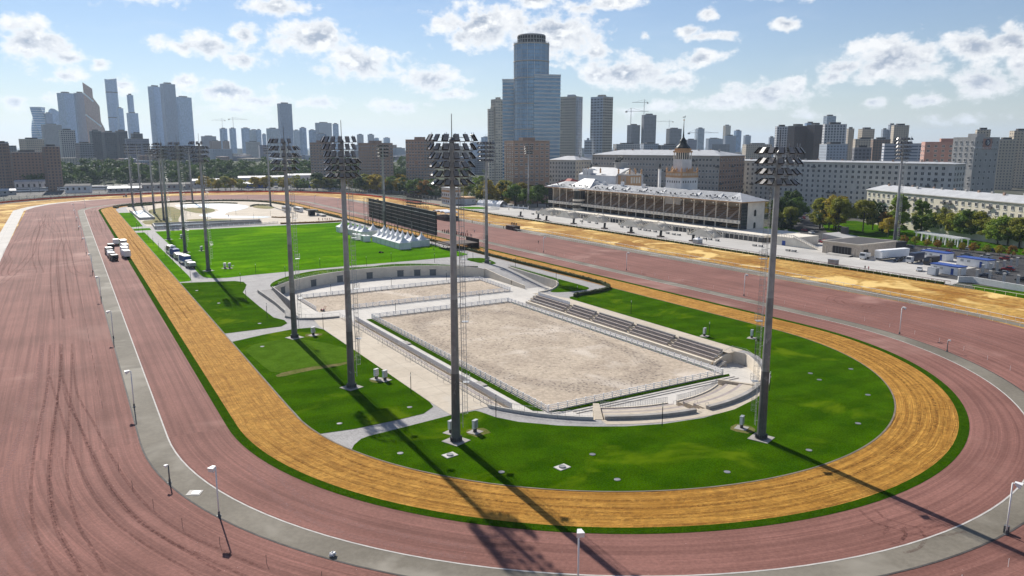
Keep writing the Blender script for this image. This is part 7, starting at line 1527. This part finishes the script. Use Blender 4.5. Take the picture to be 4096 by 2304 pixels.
for a in (4, 5.4, 6.8):
    for e in (-1, 1): link('wheel', WM, t, (a, e, .5), 0, (1.5, 1.2, 1.5))
for a in (-7.6, -5.2): m = MB(); [m.b2(a - .5, a + .5, -2.2 - k * .4, -1.8 - k * .4, 1.0 - k * .25, 1.05 - k * .25) for k in range(4)]; m.bar((a - .5, -2.2, 1.9), (a - .5, -3.6, .9), .05, .05); m.bar((a + .5, -2.2, 1.9), (a + .5, -3.6, .9), .05, .05); m.build('steps', 'galv_dark', t)
cc = ['car_white', 'car_grey', 'car_black', 'car_red', 'car_navy', 'car_white', 'car_grey']
car(269.6, 158.3, 205, 'car_white', 'white saloon car alone on the plaza before the cabins'); car(285, 176.3, 183, 'car_black', 'black estate car between trailer and white-cabbed truck', True)
nm = {'car_white': 'white', 'car_grey': 'grey', 'car_black': 'black', 'car_red': 'red', 'car_navy': 'navy blue'}
for x, y, rz, c, w, sv in [(276.2, 138.6, 100, 'car_navy', 'nearest behind the boundary wall', False), (287.1, 138.2, 100, 'car_grey', 'behind the wall, second row', False), (297.5, 141.5, 100, 'car_red', 'behind the wall, farthest row', True), (277.5, 127, 95, 'car_black', 'behind the wall near the right picture edge', True), (300, 128, 95, 'car_white', 'behind the wall near the right edge, far row', False), (324.7, 196.3, 100, 'car_grey', 'on the road left of the bright saloon', True), (322.6, 186.6, 98, 'car_white', 'on the road behind the truck', False), (322.3, 177.9, 98, 'car_red', 'on the road above the dark truck', True), (322.5, 170, 98, 'car_grey', 'on the road above the far cabin', False), (324.0, 163, 98, 'car_white', 'on the road with printed flank', True), (325.0, 156, 98, 'car_red', 'on the road at the right, near the rust-coloured tree', True), (343, 182, 98, 'car_white', 'on the far lane before the park', False), (345, 172, 98, 'car_black', 'on the far lane before the park, right', True)]:
    car(x, y, rz, c, nm[c] + (' SUV ' if sv else ' car ') + w, sv)
for k in range(7): car(311 + (k % 2) * .2, 231 - k * 3.0 + 14, 5, cc[(k * 3 + 2) % 7], nm[cc[(k * 3 + 2) % 7]] + ' car parked in the row behind the terrace stair, number ' + 'one two three four five six seven'.split()[k] + ' from the left', k % 3 == 0)
k = 0
for x, y, rz in [(338, 258, 60), (330, 268, 60), (345, 268, 60), (386, 312, 40), (392, 316, 40), (398, 320, 40), (404, 323, 40), (389, 306, 40), (396, 310, 40), (403, 314, 40), (374, 268, 100), (392, 232, 100)]:
    c = cc[(k * 5) % 7]; car(x, y, rz, c, nm[c] + ' car %s' % ('turning at the lawn island', 'left of the lawn island', 'right of the lawn island', 'in the far car park, left of the front row', 'second in the front row of the far car park', 'third in the front row of the far car park', 'last in the front row of the far car park', 'left in the back row of the far car park', 'middle of the back row of the far car park', 'right in the back row of the far car park', 'half hidden under the park trees', 'parked before the cream house')[k]); k += 1
t = thing('bus', 'white coach parked beside the bend hedge, left', 'bus', (138.5, 540, 0), R(95)); MB().b2(-6, 6, -1.25, 1.25, .5, 3.3).build('body', 'white_paint', t); MB().b2(-5.8, 5.8, -1.28, 1.28, 1.6, 2.6).build('windows', 'win_glass', t); [link('wheel', WM, t, (a, e, .45), 0, (1.3, 1.2, 1.3)) for a in (-4, 4) for e in (-1.1, 1.1)]
t = thing('bus', 'white coach parked beside the bend hedge, right', 'bus', (144.5, 531, 0), R(95)); MB().b2(-6, 6, -1.25, 1.25, .5, 3.3).build('body', 'white_paint', t); MB().b2(-5.8, 5.8, -1.28, 1.28, 1.6, 2.6).build('windows', 'win_glass', t); [link('wheel', WM, t, (a, e, .45), 0, (1.3, 1.2, 1.3)) for a in (-4, 4) for e in (-1.1, 1.1)]
def harrow(x, y, rz, label):
    t = thing('track_tractor', label, 'tractor', (x, y, 0), R(rz)); MB().b2(-.4, 1.6, -.45, .45, .7, 1.5).build('bonnet', 'car_red', t); MB().b2(-1.4, -.3, -.7, .7, .9, 2.6).build('cab', 'win_glass', t); MB().b2(-1.5, -.2, -.8, .8, 2.6, 2.75).build('cab_roof', 'car_red', t); [link('wheel', WM, t, (a, e, .34 * s), 0, (s, 1.4, s)) for a, s in ((-1, 2.2), (1.2, 1.4)) for e in (-.9, .9)]
    m = MB(); m.b2(-6.5, -5.5, -3, 3, .3, .7); m.bar((-1.5, 0, .7), (-5.5, 0, .6), .15, .15); m.b2(-9, -5, -.9, .9, .8, 1.4) if False else None; m.build('harrow', 'galv_dark', t)
harrow(53.5, 767, 175, 'red tractor with a harrow on the far sand below the orange barrier'); harrow(226, 592, 100, 'red tractor on the far sand left of the lighting rig')

# ------------------------------------------------------------------ trees
ORD = 'first second third fourth fifth sixth seventh eighth ninth tenth eleventh twelfth thirteenth fourteenth fifteenth sixteenth seventeenth eighteenth nineteenth twentieth'.split() + ['twenty-' + o for o in 'first second third fourth fifth sixth seventh eighth ninth'.split()] + ['thirtieth'] + ['thirty-' + o for o in 'first second third fourth fifth sixth seventh eighth ninth'.split()] + ['fortieth'] + ['forty-' + o for o in 'first second third fourth fifth sixth seventh eighth ninth'.split()]
cname = {'leaf_green': 'green', 'leaf_olive': 'olive', 'leaf_dark': 'dark green', 'leaf_yellow': 'yellowing', 'leaf_rust': 'rusty', 'leaf_conifer': 'dark conifer', 'leaf_bright': 'bright green'}
for k, (x, y, h, kd, mt) in enumerate([(394, 317, 18, 'round', 'leaf_dark'), (385, 305, 15, 'round', 'leaf_green'), (372, 300, 13, 'round', 'leaf_dark'), (366, 274, 17, 'round', 'leaf_olive'), (357, 256, 18, 'round', 'leaf_olive'), (363, 262, 19, 'round', 'leaf_yellow'), (371, 251, 17, 'round', 'leaf_olive'), (381, 252, 16, 'round', 'leaf_dark'), (376, 243, 15, 'cone', 'leaf_conifer'), (370, 232, 18, 'tall', 'leaf_olive'), (364, 226, 22, 'tall', 'leaf_bright'), (371, 219, 20, 'tall', 'leaf_green'), (375, 240, 11, 'round', 'leaf_rust'), (358, 228, 10, 'round', 'leaf_yellow'), (398, 224, 15, 'round', 'leaf_olive'), (394, 214, 14, 'round', 'leaf_olive'), (388, 206, 14, 'round', 'leaf_bright'), (388, 198, 14, 'round', 'leaf_olive'), (384, 193, 13, 'round', 'leaf_green'), (380, 186, 14, 'round', 'leaf_olive'), (376, 181, 14, 'round', 'leaf_bright'), (374, 173, 13, 'round', 'leaf_olive'), (371, 168, 14, 'round', 'leaf_bright'), (369, 161, 13, 'round', 'leaf_olive'), (372, 155, 12, 'round', 'leaf_yellow'), (364, 152, 12, 'round', 'leaf_bright')]):
    tree(x, y, h, '%s tree among the park trees before the cream house, %s from the left' % (cname[mt], ORD[k]), kd, mt, 'park trees before the cream house', 1.0 if kd != 'tall' else 1.1)
for k in range(16): mt = ('leaf_olive', 'leaf_bright', 'leaf_green', 'leaf_olive')[k % 4]; tree(401 - k * 2.6 + rnd(-1.5, 1.5), 236 - k * 5.8 + rnd(-1.5, 1.5), rnd(12, 15), '%s tree close to the cream house wall, %s from the left' % (cname[mt], ORD[k]), 'round', mt, 'trees at the cream house wall', 1.25)
tree(310, 134, 7.5, 'rust-orange autumn tree at the right picture edge by the road', 'round', 'leaf_rust', None, 1.25)
for k in range(12): tree(336.5 + (k % 3) * .3, 206 - k * 5.2, rnd(3.5, 5), 'small staked street tree, %s from the left along the road' % ORD[k], 'round', ('leaf_rust', 'leaf_olive', 'leaf_yellow')[k % 3], 'small street trees')
for k in range(9): tree(338 + (k % 4) * 2.2 + rnd(-.5, .5), 276 + (k // 3) * 4 + rnd(-1, 1), rnd(4, 8), 'dark conifer on the lawn island, %s from the left' % ORD[k], 'cone', 'leaf_conifer', 'conifers on the lawn island', 1.3)
for k, (x, y) in enumerate([(341, 205), (346, 196), (349, 186), (351, 176), (350, 168), (356, 184)]): tree(x, y, rnd(2.2, 3.2), 'rounded green bush beside the pergola, %s from the left' % ORD[k], 'bush', 'leaf_green', 'bushes by the pergola')
rg = random.Random(5)
for k in range(34):       # trees behind the grandstand and beyond its left end
    if k < 10: x, y, h = rg.uniform(318, 345), 262 + k * 4.5 + rg.uniform(-2, 2), rg.uniform(11, 16)
    elif k < 22: x, y, h = 286 + rg.uniform(0, 26), 478 + (k - 10) * 9 + rg.uniform(-4, 4), rg.uniform(15, 21)
    else: x, y, h = 296 + rg.uniform(0, 40), 470 + (k - 22) * 8 + rg.uniform(-5, 5), rg.uniform(14, 20)
    if k < 10: x += 28; 
    mt = rg.choice(['leaf_dark', 'leaf_dark', 'leaf_green', 'leaf_olive', 'leaf_green', 'leaf_yellow'])
    tree(x, y, h, '%s %s tree in the belt behind the grandstand, %s of the belt' % ('tall' if h > 16 else 'medium', cname[mt], ORD[k]), 'round' if k % 3 else 'tall', mt, 'trees behind the grandstand', 1.1)
rg = random.Random(11)
for k in range(48):       # trees behind the perimeter fence of the far bend
    a = 78 - k * 1.95 + rg.uniform(-.8, .8); r = rg.uniform(188, 214) if k % 2 else rg.uniform(188, 198); x, y = on_arc(r, a); h = rg.uniform(11, 16) if k < 16 else rg.uniform(12, 19)
    mt = rg.choice(['leaf_olive', 'leaf_yellow', 'leaf_olive'] if k < 14 else ['leaf_dark', 'leaf_dark', 'leaf_green', 'leaf_olive', 'leaf_yellow'] if k < 38 else ['leaf_dark', 'leaf_green', 'leaf_rust'])
    tree(x, y, h, '%s tree behind the pale post fence of the far bend, %s from the left' % (cname[mt], ORD[k]), 'round', mt, 'trees behind the far bend', 1.15)
def woods():
    rg = random.Random(3); mb = MB()
    for k in range(340):
        x = rg.uniform(-150, 430); y = 958 + (k % 5) * 24 + rg.uniform(-10, 10) - max(0, x - 200) * .25; h = rg.uniform(15, 20) + (k % 5) * 3.4
        for c in range(9):
            z = h * rg.uniform(.3, .92); w = 7 * math.sin(PI * min(1, z / h * .9 + .08)) ** .6
            leaves(mb, (x + rg.uniform(-w, w), y + rg.uniform(-w, w), z), (4.0, 4.0, 3.0), 26, 1.35, rng=rg)
    tag(mb.build('woodland', 'leaf_dark'), 'dark wooded slope behind the railway yard', 'woodland', kind='stuff')
    struct('wooded_slope', MB().add([(-400, 950, 0), (520, 930, 0), (520, 1110, 17), (-400, 1110, 17), (520, 1400, 20), (-400, 1400, 20)], [(0, 1, 2, 3), (3, 2, 4, 5)]), mat('forest_floor', (.045, .06, .02), .95, var=.4, scale=.1))
woods()

# ------------------------------------------------------------------ railway yard
def railway():
    rg = random.Random(2)
    for k, (x0, y, n, lb) in enumerate([(-45, 905, 7, 'long pale passenger train in the yard, left track'), (60, 898, 5, 'long pale passenger train in the yard, middle track'), (30, 922, 8, 'long pale passenger train in the yard, far track')]):
        t = thing('train', lb, 'train', (x0, y, 0), R(rg.uniform(-4, -1)))
        for j in range(n):
            c = link('carriage', None, t, (j * 24.5, 0, 0)); MB().b2(0, 23.6, -1.5, 1.5, .9, 4.1).build('body', 'galv' if k else 'white_paint', c); MB().b2(.5, 23.1, -1.56, -1.49, 2.4, 3.3).build('windows', 'win_glass', c); MB().b2(0, 23.6, -1.4, 1.4, 4.1, 4.4).build('roof', 'galv_dark', c)
    for k, (x, y, a, b, h, m, rf, lb) in enumerate([(20, 866, 22, 10, 7, 'white_plaster', 'dark_roof', 'small white house in the yard beyond the fence'), (-40, 862, 16, 8, 4, 'grey_plaster', 'metal_roof', 'low grey shed in the yard at the left'), (95, 872, 60, 12, 6, 'grey_plaster', 'dark_roof', 'long dark shed in the yard at the centre'), (150, 900, 40, 12, 8, 'pale_plaster', 'metal_roof', 'pale depot with white roof in the yard'), (190, 865, 26, 12, 5, 'blue_paint', 'metal_roof', 'low blue-fronted shed left of the autumn trees'), (60, 856, 30, 9, 4, 'galv', 'metal_roof', 'low metal shed just behind the fence'), (-20, 940, 30, 12, 9, 'white_plaster', 'metal_roof', 'white-roofed house below the woods at the left'), (-70, 930, 26, 12, 7, 'brick_pink', 'red_roof', 'red-roofed shed at the left edge'), (250, 895, 34, 14, 12, 'white_plaster', 'metal_roof', 'white villa below the woods'), (215, 930, 60, 14, 9, 'grey_plaster', 'metal_roof', 'long grey depot below the woods at the right'), (240, 842, 24, 10, 4, 'blue_paint', 'metal_roof', 'blue kiosk building behind the far trees')]):
        t = thing('yard_building', lb, 'shed', (x, y, 0), R(rg.uniform(-12, 2))); MB().b2(-a / 2, a / 2, -b / 2, b / 2, 0, h).build('walls', m, t); MB().add([(-a / 2 - .5, -b / 2 - .5, h), (a / 2 + .5, -b / 2 - .5, h), (a / 2 + .5, b / 2 + .5, h), (-a / 2 - .5, b / 2 + .5, h), (-a / 2, 0, h + 1.8), (a / 2, 0, h + 1.8)], [(0, 1, 5, 4), (1, 2, 5), (2, 3, 4, 5), (3, 0, 4)]).build('roof', rf, t)
        for j in range(int(a / 5)): MB().b2(-a / 2 + 1.5 + j * 5, -a / 2 + 3.2 + j * 5, -b / 2 - .05, -b / 2 + .02, h * .4, h * .75).build('window', 'win_glass', t)
    pm = MB(); pm.bar((0, 0, 0), (0, 0, 10.5), .28, .28); pm.bar((-.2, 0, 8.5), (3.2, 0, 9.2), .12, .12); pm.bar((0, 0, 10), (3.2, 0, 9.2), .06, .06); pme = pm.mesh('catenary_pole', 'galv_dark')
    k = 0
    for y in (876, 895, 914, 936):
        for j in range(12): tag(link('catenary_pole', pme, None, (-110 + j * 31 + rg.uniform(-4, 4), y + rg.uniform(-2, 2), 0)), 'dark catenary pole of the railway yard, %s from the left in the %s line' % (ORD[j], ('nearest', 'second', 'third', 'farthest')[(y - 876) // 19]), 'pole', 'catenary poles in the railway yard'); k += 1
    w = MB()
    for y in (876, 895, 914, 936): w.bar((-120, y, 8.8), (270, y, 8.8), .05, .05); w.bar((-120, y + 2, 9.8), (270, y + 2, 9.8), .05, .05)
    tag(w.build('overhead_wire', 'galv_dark'), 'overhead wires across the railway yard', 'wire', kind='stuff')
    for j, (x, y, rz) in enumerate([(200, 846, 10), (208, 848, 10), (216, 846, 10), (224, 842, 10), (178, 850, 10), (186, 851, 10), (90, 852, 0), (100, 853, 0)]): car(x, y, rz, cc[j % 2 * 5], ('white' if 1 else '') + ' car parked behind the far fence, %s from the left' % ORD[j], False, 'cars behind the far fence')
railway()

# ------------------------------------------------------------------ people
def person_mesh(pose):
    bm = bpy.data.meshes.new('skel'); s = pose.get('stride', .1); ar = pose.get('arm', .12)
    V = [(0, 0, .93), (0, 0, 1.15), (0, 0, 1.40), (0, 0, 1.50), (0, .02, 1.62), (0, .01, 1.72), (.09, 0, .88), (.10, s * .6, .48), (.10, s - .05, .07), (.10, s + .12, .04), (-.09, 0, .88), (-.10, -s * .3, .48), (-.10, -s, .07), (-.10, -s + .15, .04), (.19, 0, 1.40), (.24 + ar * .4, .02, 1.14), (.22 + ar, .14 + pose.get('reach', 0), .92 + pose.get('reach', 0)), (-.19, 0, 1.40), (-.24 - ar * .4, .02, 1.14), (-.22 - ar, .12 + pose.get('reach', 0), .92 + pose.get('reach', 0))]
    E = [(0, 1), (1, 2), (2, 3), (3, 4), (4, 5), (0, 6), (6, 7), (7, 8), (8, 9), (0, 10), (10, 11), (11, 12), (12, 13), (2, 14), (14, 15), (15, 16), (2, 17), (17, 18), (18, 19)]
    rad = [.15, .15, .16, .06, .105, .09, .10, .07, .05, .045, .10, .07, .05, .045, .075, .05, .035, .075, .05, .035]
    bm.from_pydata(V, E, []); o = bpy.data.objects.new('skel', bm); COL.objects.link(o); md = o.modifiers.new('s', 'SKIN')
    for i, r in enumerate(rad): bm.skin_vertices[0].data[i].radius = (r, r * (.75 if i < 3 else 1))
    bm.skin_vertices[0].data[0].use_root = True; o.modifiers.new('u', 'SUBSURF').levels = 1
    dg = bpy.context.evaluated_depsgraph_get(); me = bpy.data.meshes.new_from_object(o.evaluated_get(dg)); bpy.data.objects.remove(o); return me
PB = [person_mesh({}), person_mesh({'stride': .32, 'arm': .1}), person_mesh({'arm': .05, 'reach': .3})]
PM = {}
def person(x, y, rz, label, top='cloth_black', legs='cloth_black', pose=0, z=0., group=None):
    k = (pose, top, legs)
    if k not in PM:
        me = PB[pose].copy(); me.name = 'person'
        for q in (legs, top, 'skin', 'cloth_black'): me.materials.append(MT[q])
        for p in me.polygons:
            c = p.center; p.material_index = 0 if c.z < .92 and abs(c.x) < .2 else 2 if c.z > 1.5 or (c.z < 1.0 and abs(c.x) > .2) else 1
            if c.z > 1.66 or (c.z > 1.56 and c.y < -.03): p.material_index = 3
            p.use_smooth = True
        PM[k] = me
    return tag(link('person', PM[k], None, (x, y, z), R(rz)), label, 'person', group)
person(184.1, 352.9, 20, 'person in black standing on the red track left of the white-shirted one', pose=0); person(188.5, 353, 200, 'person in white shirt and dark trousers on the red track', 'cloth_white'); person(177.4, 335, 120, 'person in dark camouflage with arms raised beside the seated orchestra', 'cloth_grey', 'cloth_grey', 2); person(211.8, 399.1, 90, 'person in black standing by the white rail left of the platform')
person(214.5, 383, 60, 'person in black at the rail behind the slim mast'); person(211.4, 361.5, 90, 'person in black beside the brown camera platform, left'); person(211.6, 360.0, 70, 'person in white beside the brown camera platform', 'cloth_white', 'cloth_white'); person(284.9, 458.9, 0, 'person in dark clothes on the plaza by the leftmost stair'); person(277, 466, 0, 'person in dark clothes at the white balustrade'); person(261, 310.5, 150, 'person in black walking on the plaza beside the sixth loudspeaker', pose=1); person(263, 358.5, 90, 'person in black near the fourth loudspeaker')
person(140.2, 300.3, 60, 'person in black striding across the grass below the stage', pose=1); person(133.4, 222.5, 180, 'person in dark clothes standing at the foot of the court ramp', z=ZF); person(94.6, 514.8, 0, 'person in red beside the pool', 'cloth_red', 'cloth_red'); person(254.5, 170, 90, 'person in dark clothes at the maroon plaza rail, left'); person(254.3, 168.4, 70, 'person in red at the maroon plaza rail, right', 'cloth_red'); person(266, 176.6 + 85, 0, 'person in dark clothes near the small plaza tent'); person(192, 296, 200, 'person crouching dark on the grey strip', pose=2)
for k, (x, y) in enumerate([(138.4, 463.1), (137.6, 461), (139.4, 458.8), (141.2, 459.6), (141.5, 457.2), (142.4, 458.4), (143.2, 456.6), (144, 455)]): person(x, y, 90 + k * 37, 'person in red and black walking on the terrace, %s from the left' % ORD[k], 'cloth_red', 'cloth_black', k % 2, 0, 'people in red on the terrace')
for k in range(6): person(213.4 + (k % 2) * 1.2, 351.6 + k * 1.15, 180, 'person in black on the brown camera platform, %s from the right' % ORD[k], 'cloth_black', 'cloth_black', k % 3, 2.3, 'crew on the camera platform')
k = 0
for i in range(11):
    for j in range(4):
        c = 'cloth_red' if i < 5 else ('cloth_white' if (i + j) % 4 == 0 else 'cloth_black')
        person(174.2 + j * 1.25 + rnd(-.2, .2), 338 + i * 2.4 + rnd(-.3, .3), 110 + rnd(-20, 20), 'musician in %s, %s in row %s of the group right of the screen' % ({'cloth_red': 'dark red', 'cloth_white': 'white', 'cloth_black': 'black'}[c], ORD[j], ORD[i]), c, 'cloth_black', 0, 0, 'musicians right of the screen'); k += 1
def bean(x, y):
    t = thing('gear_bag', 'small heap of black gear with a bright patch lying on the playing field', 'gear', (x, y, 0)); m = MB(); m.lathe([(0, 0), (.7, .1), (.75, .4), (.4, .75), (0, .8)], (0, 0, 0), 9); m.lathe([(0, 0), (.5, .1), (.5, .4), (0, .6)], (.9, -.3, 0), 8); m.build('bags', 'cloth_black', t); MB().box((.2, -.75, .35), (.5, .2, .3)).build('bright_patch', 'seat_tan', t)
bean(117.1, 305)
def red_cart():
    t = thing('red_handcart', 'red metal handcart left at the corner of the warm-up arena', 'cart', (64.5, 214.5, ZF), R(30)); m = MB(); m.path([(-.8, 0, .3), (.2, 0, .5), (.8, 0, 1.2)], .06, 5); m.path([(-.8, .6, .3), (.2, .6, .5), (.8, .6, 1.2)], .06, 5); m.bar((.8, 0, 1.2), (.8, .6, 1.2), .06, .06); m.box((-.4, .3, .45), (.9, .7, .1)); m.build('frame', 'car_red', t); link('wheel', WM, t, (-.5, -.15, .3)); link('wheel', WM, t, (-.5, .75, .3))
red_cart()

# ------------------------------------------------------------------ tyre marks pressed into the tracks
def tyre_material():
    m = bpy.data.materials.new('tyre_mark'); m.use_nodes = True; nt = m.node_tree; b = nt.nodes['Principled BSDF']; L = nt.links.new
    b.inputs['Base Color'].default_value = (.12, .055, .05, 1); b.inputs['Roughness'].default_value = .95; b.inputs['Specular IOR Level'].default_value = 0
    g = _n(nt, 'ShaderNodeNewGeometry'); n = _n(nt, 'ShaderNodeTexNoise'); n.inputs['Scale'].default_value = 1.6; n.inputs['Detail'].default_value = 6; n.inputs['Roughness'].default_value = .75; L(g.outputs['Position'], n.inputs[0])
    r = _n(nt, 'ShaderNodeMapRange'); L(n.outputs['Fac'], r.inputs[0]); r.inputs[1].default_value = .40; r.inputs[2].default_value = .66; r.inputs[4].default_value = .45
    L(r.outputs[0], b.inputs['Alpha']); MT['tyre_mark'] = m
    m2 = m.copy(); m2.name = 'tyre_mark_sand'; m2.node_tree.nodes['Principled BSDF'].inputs['Base Color'].default_value = (.22, .10, .03, 1); MT['tyre_mark_sand'] = m2
    m3 = m.copy(); m3.name = 'tyre_mark_pale'; m3.node_tree.nodes['Principled BSDF'].inputs['Base Color'].default_value = (.40, .235, .21, 1); MT['tyre_mark_pale'] = m3
tyre_material()
def spline(pts, n=8):
    out = []; P = [Vector(p) for p in pts]; P = [P[0] * 2 - P[1]] + P + [P[-1] * 2 - P[-2]]
    for i in range(1, len(P) - 2):
        for k in range(n):
            t = k / n; a, b, c, d = P[i - 1:i + 3]; out.append(.5 * ((2 * b) + (c - a) * t + (2 * a - 5 * b + 4 * c - d) * t * t + (3 * b - a - 3 * c + d) * t ** 3))
    return out + [P[-2]]
def marks(name, lines, m, w=.5, gauge=2.0, z=.014):
    mb = MB(); kk = 0
    for ln in lines:
        P = spline(ln)
        for off in ((-gauge / 2, gauge / 2) if gauge else (0,)):
            vs = []
            for i, p in enumerate(P):
                a = P[max(0, i - 1)]; b = P[min(len(P) - 1, i + 1)]; d = (b - a).normalized(); q = Vector((-d.y, d.x)); c = p + q * off; vs += [(*(c + q * w / 2), z + kk * .0006), (*(c - q * w / 2), z + kk * .0006)]
            mb.add(vs, [(2 * i, 2 * i + 1, 2 * i + 3, 2 * i + 2) for i in range(len(P) - 1)]); kk += 1
    return tag(mb.build(name, m), kind='stuff')
marks('tyre_marks', TYRES, 'tyre_mark', .42, 2.0)
marks('pale_wheel_lines', PALE, 'tyre_mark_pale', .9, 2.4, .012)
RUTS += [[sh(CX + r * math.cos(R(a0 + (a1 - a0) * k / 8)), YN + (r + .3 * math.sin(k)) * math.sin(R(a0 + (a1 - a0) * k / 8))) for k in range(9)] for r, a0, a1 in ((61.4, 190, 300), (62.6, 250, 350), (63.5, 200, 262), (64.3, 280, 372), (65.2, 215, 330), (66.3, 188, 240), (66.9, 295, 365), (67.9, 240, 310), (61.9, 320, 385), (65.8, 330, 380))]
marks('sand_ruts', RUTS, 'tyre_mark_sand', .5, 1.8)

# ------------------------------------------------------------------ haze
def haze():
    m = bpy.data.materials.new('haze'); m.use_nodes = True; nt = m.node_tree; nt.nodes.clear()
    v = _n(nt, 'ShaderNodeVolumePrincipled'); v.inputs['Color'].default_value = (.66, .82, 1.0, 1); v.inputs['Density'].default_value = 6e-5; v.inputs['Anisotropy'].default_value = .25
    o = _n(nt, 'ShaderNodeOutputMaterial'); nt.links.new(v.outputs[0], o.inputs['Volume'])
    MT['haze'] = m
    tag(MB().b2(-16100, 20100, -9100, 22100, -4, 460).build('haze', 'haze'), kind='stuff')
haze()
